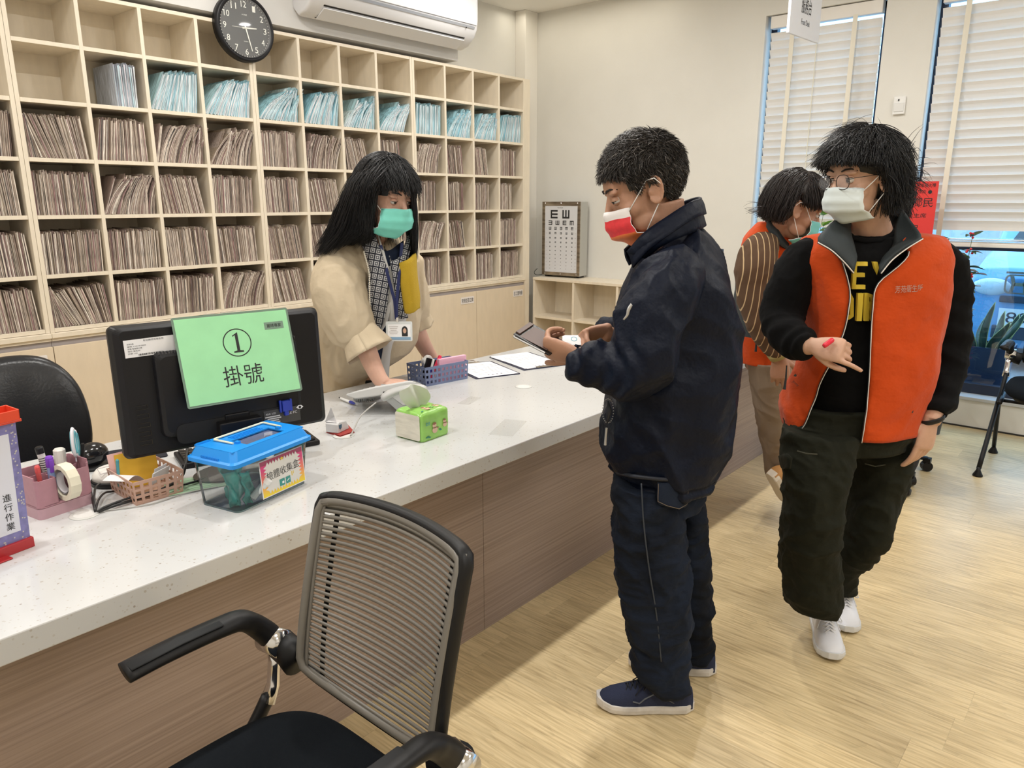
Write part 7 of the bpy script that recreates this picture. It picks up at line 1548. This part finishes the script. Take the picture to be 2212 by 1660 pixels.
sheetpx('navy_top', [[(790, 520, 2.93), (830, 545, 2.91), (870, 520, 2.98)], [(815, 600, 2.90), (840, 600, 2.885), (870, 600, 2.94)], [(812, 700, 2.97), (830, 700, 2.96), (850, 700, 2.99)], [(806, 760, 3.03), (818, 760, 3.02), (832, 745, 3.03)], [(806, 800, 3.07), (812, 800, 3.06), (820, 790, 3.07)]], nvy, dw, .006)
sheetpx('white_shirt', [[(828, 575, 2.885), (848, 575, 2.875), (872, 575, 2.91)], [(832, 640, 2.90), (850, 640, 2.89), (872, 640, 2.93)], [(838, 690, 2.935), (852, 690, 2.93), (876, 690, 2.97)], [(828, 750, 3.0), (838, 750, 2.995), (846, 745, 3.0)], [(816, 830, 3.09), (826, 830, 3.08), (838, 826, 3.09)]], gryc, dw, .004)
sheetpx('scarf', [[(775, 470, 2.98), (790, 475, 2.95), (803, 480, 2.92)], [(772, 498, 2.93), (795, 505, 2.89), (815, 520, 2.875)], [(786, 530, 2.90), (808, 545, 2.865), (828, 558, 2.86)], [(800, 575, 2.885), (818, 585, 2.858), (840, 590, 2.865)], [(798, 620, 2.89), (818, 625, 2.868), (838, 630, 2.88)], [(796, 665, 2.92), (814, 672, 2.90), (832, 675, 2.91)], [(800, 700, 2.95), (806, 712, 2.935), (816, 716, 2.94)]], scf, dw, .010)
sheetpx('scarf', [[(803, 488, 3.0), (812, 500, 2.99)], [(840, 560, 2.90), (846, 572, 2.885)], [(870, 545, 2.90), (872, 570, 2.89)], [(888, 500, 2.98), (893, 530, 2.97)]], scf, dw, .012)
sheetpx('scarf', [[(845, 565, 2.87), (856, 560, 2.865), (882, 540, 2.93)], [(852, 610, 2.88), (862, 610, 2.875), (872, 600, 2.90)], [(858, 650, 2.90), (866, 652, 2.895), (876, 650, 2.92)], [(862, 684, 2.925), (868, 688, 2.92), (878, 686, 2.94)]], scf, dw, .008)
sheetpx('scarf_end', [[(862, 570, 2.875), (880, 560, 2.87), (893, 548, 2.93)], [(868, 610, 2.878), (884, 605, 2.868), (898, 600, 2.93)], [(872, 650, 2.895), (888, 650, 2.885), (902, 645, 2.94)], [(878, 674, 2.91), (890, 674, 2.90), (903, 665, 2.94)]], musd, dw, .010, wob=.002, label='mustard yellow wool scarf end')
sheetpx('scarf_lining', [[(812, 500, 2.885), (822, 530, 2.87)], [(822, 535, 2.866), (834, 560, 2.858)], [(832, 570, 2.858), (842, 585, 2.856)]], gryc, dw, .006)
sheetpx('scarf_lining', [[(832, 660, 2.90), (846, 650, 2.895)], [(826, 700, 2.93), (838, 690, 2.925)], [(812, 725, 2.95), (824, 715, 2.95)]], gryc, dw, .004)
prl = mat('bead_pearl', (.75, .70, .6), .3); bd = MB()
for q in smoothpath([tuple(P(*q)) for q in ((786, 545, 2.858), (797, 590, 2.85), (798, 640, 2.86), (800, 680, 2.885), (803, 712, 2.90))], 12): bd.ell((0, 0, 0), (.0035,)*3, Matrix.Translation(Vector(q)), 8, 6)
put('bead_trim', bd, prl, dw, world=True, smooth=True)
lan = mat('lanyard_blue', (.012, .020, .10), .6); put('lanyard', MB().tube([P(*q) for q in ((822, 530, 2.862), (836, 590, 2.850), (852, 650, 2.872), (856, 690, 2.895))], (.006, .0012), 8, up=tuple(AA)), lan, dw, world=True); put('lanyard', MB().tube([P(*q) for q in ((868, 525, 2.90), (862, 590, 2.862), (857, 650, 2.868), (856, 690, 2.89))], (.006, .0012), 8, up=tuple(AA)), lan, dw, world=True)
idc = thing('identity_card', 'clear identity card holder hanging from the woman\'s blue lanyard', 'identity card'); idc.matrix_world = frame(P(862, 716, 2.885), RR, UP + AA*.1) @ Matrix.Scale(1.0, 4)
put('holder', MB().prism(rrect(.104, .078, .005), -.001, .001), mat('holder_clear', (.75, .78, .80), .12, alpha=.8), idc); put('card', MB().cb((0, -.003, .0015), (.090, .060, .0008)), paper, idc); put('blue_band', MB().cb((0, -.028, .0021), (.090, .011, .0004)), mat('band_blue', (.22, .36, .52), .4), idc)
ph_ = MB(); flat_ell(ph_, .022, .004, .012, .016, .0021, Matrix()); ph_.prism([(.011, -.020), (.034, -.020), (.034, .004), (.010, .004)], .0020, .0023); put('photo_hair', ph_, ink, idc)
p2 = MB(); flat_ell(p2, .022, .002, .0065, .010, .0029, Matrix()); put('photo_face', p2, skB, idc); put('clip', MB().cb((-.006, .046, .002), (.010, .020, .003)), chrome, idc, bevel=.001)
tl_ = MB(); [tl_.cb((-.022, .018 - .007*k, .0021), (.036 - .006*(k % 3), .0018, .0004)) for k in range(5)]; put('printed_lines', tl_, groove, idc)
rcv = thing('phone_receiver', 'grey phone receiver under the leaning woman\'s hand', 'receiver', tuple(atZ(872, 848, 0.862)), (0, -0.18, math.radians(-42)))
put('handle', MB().tube(smoothpath([(-.085, 0, -.012, .020), (-.055, 0, .004, .022), (0, 0, .012, .017), (.055, 0, .004, .022), (.085, 0, -.012, .020)], 4) and [(-.085, 0, -.010), (-.055, 0, .006), (0, 0, .014), (.055, 0, .006), (.085, 0, -.010)], [(.022, .014), (.026, .016), (.022, .012), (.026, .016), (.022, .014)], 16, up=(0, 0, 1)), phg, rcv, smooth=True, subsurf=1)

# ================================================================ SECOND PERSON IN ORANGE VEST
sw = person('person in orange vest over brown striped shirt standing at the far counter', 3.42, 1.30)
H = headM(1718, 449, 3.18, -84, 22, 0, 1.12)
neck = P(1668, 520, 3.26)
B = MB(); head_prims(B, H, neck, .054)
rows(B, interp_rows([(500, 1640, 1700, 3.26, .06), (560, 1618, 1720, 3.28, .11), (700, 1610, 1710, 3.33, .11), (800, 1615, 1720, 3.36, .11)], 3))
limb(B, [(1645, 540, 3.17, .05), (1640, 640, 3.13, .046), (1665, 720, 3.10, .038), (1683, 775, 3.09, .029)]); limb(B, [(1665, 800, 3.33, .07), (1680, 930, 3.37, .05), (1695, 1030, 3.45, .036)]); limb(B, [(1690, 800, 3.45, .08), (1700, 930, 3.45, .06), (1710, 1020, 3.5, .045)])
hand(B, P(1684, 772, 3.09), (-UP*.97 + RR*.1).normalized(), (-AA*.9 - RR*.3).normalized(), thumb=1, curls=((15, 20, 12), (22, 26, 14), (28, 30, 16), (34, 34, 18)), s=1.0)
put('body', remesh(B, 'body', skT, .004, 3), None, sw, world=True); eyes(H, sw, skL, .7)
mask(H, sw, [mat('mask_teal', (0.16, .50, .48), .7)], drop=.012, wid=1.05, label='teal surgical mask')
def hl4(x, y, z): return z > np.interp(x, [-.12, -.085, -.045, -.02, .005, .025, .045, .075, .10], [-.075, -.070, -.062, -.015, .020, .004, .020, .036, .044])
hdb = hairmat('hair_dark_brown', (.016, .011, .010)); cap = MB(); hair_cap(cap, H, hl4, (.110, .090, .104)); cap.ell((0, 0, 0), (.07, .078, .07), H @ Matrix.Translation((-.05, 0, -.005))); cap.ell((0, 0, 0), (.098, .082, .078), H @ Matrix.Translation((-.010, 0, .045)))
ho = put('hair', remesh(cap, 'hair', hdb, .006, 3), None, sw, world=True)
child(sstrands('hair_strands', H, hdb, sw, 2600, lambda x, y, z: .12 if x < .02 else .09, lambda x, y, z: np.array((.5 if x > -.02 else -.5, y*6, -.7)), hl4, (.110, .090, .104), lift=.007, grav=12, seg=8, rad=.0013, jit=.10, seed=41, trim=lambda x, y, z: z > -.082 and (x < -.02 or z > np.interp(x, [-.02, .01, .03, .06, .10], [-.02, .010, .0, .015, .030])), nout=.05), ho, sw)
strp = bpy.data.materials.new('brown_striped_corduroy'); strp.use_nodes = True; n, L, b = nodes(strp); b.inputs['Roughness'].default_value = .9
tc = n.new('ShaderNodeTexCoord'); vm = n.new('ShaderNodeVectorMath'); vm.operation = 'DOT_PRODUCT'; vm.inputs[1].default_value = tuple(RR - UP*.08); L.new(tc.outputs['Object'], vm.inputs[0])
f1 = mm('GREATER_THAN', mm('FRACT', mm('MULTIPLY', vm.outputs['Value'], 42)), .86); mx = n.new('ShaderNodeMix'); mx.data_type = 'RGBA'; L.new(f1, mx.inputs[0]); mx.inputs[6].default_value = (.085, .045, .022, 1); mx.inputs[7].default_value = (.50, .36, .20, 1); L.new(mx.outputs[2], b.inputs['Base Color'])
S = MB(); limb(S, [(1655, 520, 3.20, .055), (1636, 560, 3.14, .085), (1632, 630, 3.12, .082), (1645, 690, 3.10, .070), (1668, 740, 3.09, .058), (1684, 762, 3.09, .046)], 18, 6); rows(S, interp_rows([(515, 1640, 1700, 3.28, .08), (560, 1615, 1725, 3.29, .13), (700, 1608, 1700, 3.33, .13)], 3))
garment('striped_shirt', S, strp, sw, .007, 3, .007, 7, seed=2); put('shirt_cuff', MB().tube([P(1679, 757, 3.09), P(1686, 770, 3.09)], [.050, .046], 18), mat('cuff_olive', (.36, .30, .12), .8), sw, world=True, smooth=True)
V = MB(); rows(V, interp_rows([(480, 1640, 1690, 3.26, .075), (505, 1616, 1705, 3.28, .10), (540, 1603, 1730, 3.29, .125), (620, 1592, 1722, 3.31, .14), (700, 1590, 1702, 3.34, .145), (770, 1592, 1700, 3.36, .15), (781, 1596, 1698, 3.36, .15)], 4), 34, 2.3)
me = remesh(V, 'vest', orange, .007, 3); wrinkle(me, .007, 6, seed=5); me.materials.append(dkv)
cN = getco(me); q1, q2 = P(1650, 600, 3.2), P(1650, 735, 3.2)
for p in me.polygons:
    z_ = p.center.z; d_ = (p.center - P(1650, 600, 3.31)).dot(RR)
    if q2.z + .006 < z_ < q1.z + .05 + .3*d_ and d_ < 0.065: p.material_index = 1
put('vest', me, None, sw, world=True)
sheetpx('collar', [[(1655, 465, 3.32), (1652, 480, 3.34)], [(1660, 462, 3.20), (1655, 492, 3.18)], [(1672, 480, 3.17), (1668, 512, 3.155)], [(1690, 510, 3.16), (1686, 530, 3.15)], [(1708, 530, 3.18), (1706, 542, 3.17)]], dkv, sw, .008)
sheetpx('neck_scarf', [[(1692, 512, 3.20), (1698, 535, 3.18)], [(1705, 512, 3.19), (1710, 540, 3.17)], [(1722, 510, 3.22), (1722, 530, 3.22)]], mat('floral_red', (.45, .06, .12), .8, nz=(60, .9)), sw, .01)
put('zip_puller', MB().tube([P(1634, 735, 3.165), P(1632, 760, 3.160)], [.003, .006], 8), ink, sw, world=True)
kh = mat('khaki_cotton', (.235, .175, .125), .85, bump=(300, .2)); T = MB()
rows(T, interp_rows([(765, 1612, 1705, 3.36, .13), (800, 1616, 1705, 3.36, .13)], 2)); rows(T, interp_rows([(780, 1616, 1690, 3.31, .12), (850, 1628, 1700, 3.33, .11), (930, 1640, 1712, 3.37, .10), (1000, 1652, 1718, 3.42, .095), (1040, 1660, 1720, 3.45, .09)], 4)); rows(T, interp_rows([(780, 1650, 1725, 3.43, .12), (900, 1670, 1740, 3.45, .11), (1020, 1690, 1740, 3.5, .09)], 3))
garment('trousers', T, kh, sw, .007, 2, .009, 7, seed=12)
tn = mat('tan_suede', (.45, .22, .07), .7); gum = mat('sole_cream', (.62, .55, .46), .6)
tt = atZ(1712, 1118, 0); hh_ = P(1668, 1028, 3.44)
shoe(sw, tt, tt - RR*.12 + AA*.08, 0.012, .26, tn, gum, gum, pitch=-.0, label='tan suede shoe with cream sole, heel raised') if False else None
Ms_ = None
o_, M_ = shoe(sw, (0.3, 0, 0), (0, 0, 0), 0, .27, tn, gum, mat('lace_tan', (.3, .15, .05), .8), label='tan suede shoe with thick cream sole, heel raised', sole_h=.032)
toeW, heelW = P(1712, 1118, 3.40), P(1660, 1030, 3.26); ax = (toeW - heelW).normalized(); upv = (RR*.75 + UP*.45 + AA*.25)
Mw = frame(heelW, ax, (upv.cross(ax))) 
for ob in (o_, *o_.children): ob.data.transform(Mw)
tt = atZ(1735, 1075, 0); shoe(sw, tt + RR*.2, tt - RR*.02, 0, .26, tn, gum, gum, label='tan shoe of the standing foot')

# ================================================================ SEATED PERSON HALF HIDDEN BEHIND
sp_ = person('person in pale top and dark trousers seated on a wheeled stool behind the orange vest', 4.36, 0.86)
B = MB(); HS = headM(1905, 470, 3.95, 30, 5, 0, 1.0); B.cur = 0
head_prims(B, HS, P(1925, 590, 4.0), .05); rows(B, interp_rows([(590, 1880, 1960, 4.0, .08), (700, 1880, 1965, 4.0, .10), (860, 1880, 1970, 4.0, .11)], 3)); limb(B, [(1955, 640, 3.95, .045), (1972, 760, 3.9, .04), (1985, 840, 3.84, .03)]); hand(B, P(1985, 842, 3.84), (-UP).normalized(), -AA, thumb=1, s=1.0, curl=(30, 35, 20)); limb(B, [(1915, 880, 3.95, .07), (1955, 900, 3.72, .055), (1935, 1035, 3.80, .04)])
put('body', remesh(B, 'body', skL, .005, 3), None, sp_, world=True)
hs = MB(); hair_cap(hs, HS, hl3, (.108, .09, .102)); put('hair', hs, hb_, sp_, world=True, smooth=True)
S = MB(); rows(S, interp_rows([(585, 1885, 1960, 4.0, .09), (640, 1868, 1975, 4.0, .12), (800, 1872, 1978, 4.0, .13), (880, 1876, 1980, 4.0, .14)], 3)); limb(S, [(1955, 630, 3.95, .06), (1972, 760, 3.9, .06), (1984, 828, 3.86, .05)])
garment('pale_top', S, mat('pale_cotton', (.66, .56, .50), .8), sp_, .008, 3, .006)
S = MB(); limb(S, [(1915, 880, 3.98, .10), (1950, 890, 3.80, .085), (1985, 905, 3.70, .075), (1965, 960, 3.74, .07), (1942, 1030, 3.80, .062)], 18, 5); limb(S, [(1900, 880, 4.05, .10), (1880, 900, 3.85, .08), (1880, 1030, 3.9, .06)])
garment('trousers', S, mat('charcoal_trousers', (.022, .022, .028), .9), sp_, .008, 3, .006); hh0 = atZ(1925, 1052, 0); shoe(sp_, hh0 - AA*.10, hh0 + AA*.1, 0, .25, black, black, black)
ct = atZ(1946, 1040, 0); sl = thing('wheeled_stool', 'black wheeled stool base seen beside the green trousers', 'stool', (4.50, 1.02, 0), 0)
put('seat', MB().lathe([(.19, .42), (.20, .44), (.20, .47), (.18, .485)], 32), lt, sl, smooth=True); put('gas_lift', MB().lathe([(.026, .09), (.026, .25), (.014, .25), (.014, .42)], 18), cblk, sl, smooth=True)
for k in range(5):
    a = 2*PI*k/5 + math.atan2(ct.y - 1.02, ct.x - 4.50); c, s = math.cos(a), math.sin(a); ra = .27
    put('base_arm', MB().tube([(.02*c, .02*s, .095), (ra*c, ra*s, .075)], [(.022, .018), (.014, .012)], 8), cblk, sl, smooth=True); put('caster', MB().lathe([(.029, -.020), (.029, .020)], 16, Matrix.Translation((ra*c, ra*s, .029)) @ Matrix.Rotation(a, 4, 'Z') @ Matrix.Rotation(PI/2, 4, 'X')).box((ra*c - .02, ra*s - .02, .05), (ra*c + .02, ra*s + .02, .078)), cblk, sl)
# ================================================================ PLANTS, PLAQUE, CAR
leafd = mat('leaf_dark', (.030, .075, .025), .35, nz=(30, .4)); leafr = mat('leaf_bronze', (.13, .09, .04), .4, nz=(30, .4)); berry = mat('berry_red', (.60, .02, .03), .35); leafb = mat('leaf_bright', (.16, .36, .04), .35, nz=(20, .3)); stemm = mat('stem_green', (.10, .14, .05), .6); potd = mat('pot_dark', (.03, .035, .05), .35)
def leaf(mb, o, d, L_, w, droop=.3):
    d = Vector(d).normalized(); s = d.cross(UP); s = s.normalized() if s.length > .01 else Vector((1, 0, 0)); g = []
    for i in range(6):
        t = i/5; c = Vector(o) + d*(L_*t) - UP*(droop*L_*t*t); ww = w*math.sin(PI*min(1, t*.92 + .06))**.8; g.append([c - s*ww + UP*ww*.3, c, c + s*ww + UP*ww*.3])
    mb.sheet(g, .0008)
def plant(lab, x, y, base, hgt, seed, leafm, n_stem, berries, lsize=(.07, .018), spread=.14, pot=True, potz=0.0):
    r_ = random.Random(seed); t = thing('potted_plant', lab, 'plant', (x, y, base)); st, lv, lv2, be = MB(), MB(), MB(), MB()
    if pot: put('pot', MB().lathe([(.07, 0), (.09, .20), (.095, .22), (.088, .22), (.080, .19), (.0, .19)], 24, cap=False), potd, t, smooth=True)
    for k in range(n_stem):
        a = r_.uniform(0, 2*PI); tip = Vector((spread*math.cos(a)*r_.uniform(.3, 1), spread*math.sin(a)*r_.uniform(.3, 1), hgt*r_.uniform(.72, 1))); z0 = .18 if pot else 0
        pts = smoothpath([(0.02*math.cos(a), .02*math.sin(a), z0), tuple(tip*.5 + Vector((.02*math.cos(a*3), .02*math.sin(a*3), z0*.4))), tuple(tip)], 6); st.tube([Vector(p) for p in pts], [.004 - .0002*i for i in range(len(pts))], 6)
        for i, p in enumerate(pts[3:]):
            for q in range(3):
                b_ = r_.uniform(0, 2*PI); d = Vector((math.cos(b_), math.sin(b_), r_.uniform(.0, .7))); leaf(lv if r_.random() < .65 else lv2, p, d, lsize[0]*r_.uniform(.6, 1.2), lsize[1]*r_.uniform(.7, 1.2), r_.uniform(0, .5))
            if berries and r_.random() < .75:
                for q in range(4): be.ell((0, 0, 0), (.008,)*3, Matrix.Translation(Vector(p) + Vector((r_.uniform(-.02, .02), r_.uniform(-.02, .02), r_.uniform(-.01, .02)))), 8, 6)
    put('stems', st, stemm, t, smooth=True); put('leaves', lv, leafm, t, smooth=True); put('leaves', lv2, leafr if berries else leafb, t, smooth=True)
    if berries: put('berries', be, berry, t, smooth=True)
    return t
plant('tall red-berried plant in a pot by the low window glass', 5.48, 0.955, 0, 1.34, 4, leafd, 13, True, (.095, .024), .22)
plant('bright green leafy plant by the window behind the orange-vested people', 5.45, 1.86, 0, 1.52, 6, leafb, 10, False, (.09, .028), .16)
pl = thing('congratulation_plaque', 'red plaque lettered in black standing by the window plants', 'plaque', (5.62, 1.265, 0), 0)
# faces the room (-x); width along y
Mp = frame((0, 0, 1.44), (0, -1, 0), (0, 0, 1)); put('board', MB().cb((0, 0, 0), (.30, .42, .006), Mp), mat('plaque_red', (.70, .035, .03), .5), pl); put('stake', MB().tube([(0.006, 0, 0.0), (0.006, 0, 1.25)], .006, 8), stemm, pl); put('foot', MB().lathe([(.10, 0), (.10, .012), (.02, .02)], 20), potd, pl)
for s_, w_, h_, x_, y_ in (('芳苑衛生所暨長照衛福大樓', .27, .026, 0, .185), ('落成典禮圓滿成功', .20, .026, -.02, .145), ('芳苑鄉民', .26, .060, 0, .075), ('代表會主席', .20, .03, 0, -.01), ('敬賀', .12, .06, 0, -.10)): text('lettering', s_, w_, h_, Mp @ Matrix.Translation((x_, y_, .0035)), ink, pl)
put('emblem', MB().lathe([(.012, .0035), (.012, .0042)], 20, Mp @ Matrix.Translation((.105, .142, 0))), ink, pl)
# snake plant in a tall dark planter just outside the glass
sn = thing('snake_plant', 'snake plant in a tall dark planter outside the low window', 'plant', (6.22, 0.84, 0)); put('planter', MB().loft([[Vector((x*s_, y*s_, z)) for x, y in rrect(.34, .44, .02)] for s_, z in ((.88, .18), (1, .52), (.94, .52), (.92, .48))], cap=True).box((-.14, -.18, 0), (.14, .18, .19)), mat('planter_blue', (.035, .055, .12), .25), sn)
r_ = random.Random(8); lv = MB(); le = MB()
for k in range(11):
    a = 2*PI*k/11; o = Vector((.06*math.cos(a), .11*math.sin(a), .47)); d = Vector((.35*math.cos(a), .45*math.sin(a), 1)).normalized(); L_ = r_.uniform(.22, .40); s_ = Vector((0, 1, 0)) if k % 2 else Vector((.5, .8, 0)).normalized(); g = []
    for i in range(9): t = i/8; w_ = .030*math.sin(PI*min(1, .25 + t*.75))**.7 if t < 1 else .0; c = o + d*(L_*t) + Vector((.01*math.sin(t*5 + k), .015*math.sin(t*4 + k), 0)); g.append([c - s_*w_, c + Vector((.006, 0, 0)), c + s_*w_])
    lv.sheet(g, .003); le.tube([q[0] for q in g], .003, 5); le.tube([q[2] for q in g], .003, 5)
put('leaves', lv, mat('snake_leaf', (.05, .10, .075), .3, nz=(30, .5, (1, 1, .3))), sn, smooth=True); put('leaf_edges', le, mat('leaf_edge', (.50, .55, .25), .4), sn, smooth=True)
# parked car, tail or nose towards the glass
carb = mat('car_silver_blue', (.12, .33, .58), .3, coat=.4); card = mat('car_dark', (.03, .045, .07), .4)
car = thing('car', 'silver-blue car parked outside the right-hand window, badge and plate showing', 'car', (8.0, 0.35, 0))
prof = [(0.02, .22), (0.0, .40), (.02, .62), (.05, .84), (.14, .93), (.55, 1.02), (1.15, 1.12), (1.75, 1.44), (2.9, 1.46), (3.9, 1.10), (4.3, .95), (4.35, .3), (4.3, .22)]
body = []
for y, s in ((-.88, .90), (-.86, .97), (-.6, 1.0), (0, 1.01), (.6, 1.0), (.86, .97), (.88, .90)): body.append([Vector((x + (1 - s)*1.0*(1 if x < 2 else -1), y, .22 + (z - .22)*s)) for x, z in prof])
put('body', MB().loft(body), carb, car, smooth=False, bevel=.02, angle=.3)
put('windscreen', MB().sheet([[(1.16, -.72, 1.135), (1.16, .72, 1.135)], [(1.70, -.62, 1.42), (1.70, .62, 1.42)]], .02), blackg, car); put('grille', MB().cb((.012, 0, .66), (.04, 1.25, .06)), card, car, bevel=.01)
put('grille_bar', MB().cb((.010, 0, .90), (.03, 1.2, .02)), chrome, car); put('lower_intake', MB().cb((.0, 0, .36), (.04, 1.3, .12)), card, car, bevel=.01)
for y in (-.70, .70): put('headlamp', MB().ell((.05, y, .76), (.05, .16, .08)), mat('lamp_glass', (.6, .7, .75), .1, coat=1), car, smooth=True)
put('licence_plate', MB().cb((-.025, .42, .50), (.012, .38, .16)), mat('plate_white', (.72, .78, .80), .4), car)
text('plate_number', '893', .26, .10, frame((-.032, .42, .50), (0, -1, 0), (0, 0, 1)), card, car)
# badge: ring and H shape
Mb = frame((-.012, .49, .80), (0, -1, 0), (0, 0, 1)) @ Matrix.Scale(1.3, 4); bd = MB(); rg = rrect(.17, .135, .035, 6); rg2 = [(x*.86, y*.84) for x, y in rg]; n_ = len(rg)
bd.add([Mb @ Vector((x, y, .01)) for x, y in rg] + [Mb @ Vector((x, y, .01)) for x, y in rg2] + [Mb @ Vector((x, y, -.01)) for x, y in rg] + [Mb @ Vector((x, y, -.01)) for x, y in rg2], [(i, (i+1) % n_, n_ + (i+1) % n_, n_ + i) for i in range(n_)] + [(i, 2*n_ + i, 2*n_ + (i+1) % n_, (i+1) % n_) for i in range(n_)])
for sx in (-1, 1): bd.prism([(sx*.058, .056), (sx*.034, .056), (sx*.022, .008), (sx*.030, -.056), (sx*.052, -.056), (sx*.042, 0)], -.008, .012, Mb)
bd.prism([(-.026, .010), (.026, .010), (.030, -.012), (-.030, -.012)], -.008, .012, Mb); put('badge', bd, chrome, car, fix=True)
for x in (.75, 3.5):
    for y in (-.80, .80): put('wheel', MB().lathe([(.10, -.10), (.30, -.10), (.32, -.07), (.32, .07), (.30, .10), (.10, .10)], 28, Matrix.Translation((x, y, .32)) @ Matrix.Rotation(PI/2, 4, 'X')), cblk, car, smooth=True)
# faint neighbour building wall outside
tag(put('garden_wall', MB().box((13, -8, 0), (13.3, 10, 2.2)), mat('render_grey', (.55, .58, .6), .8)), 'pale boundary wall beyond the parked car', 'wall')
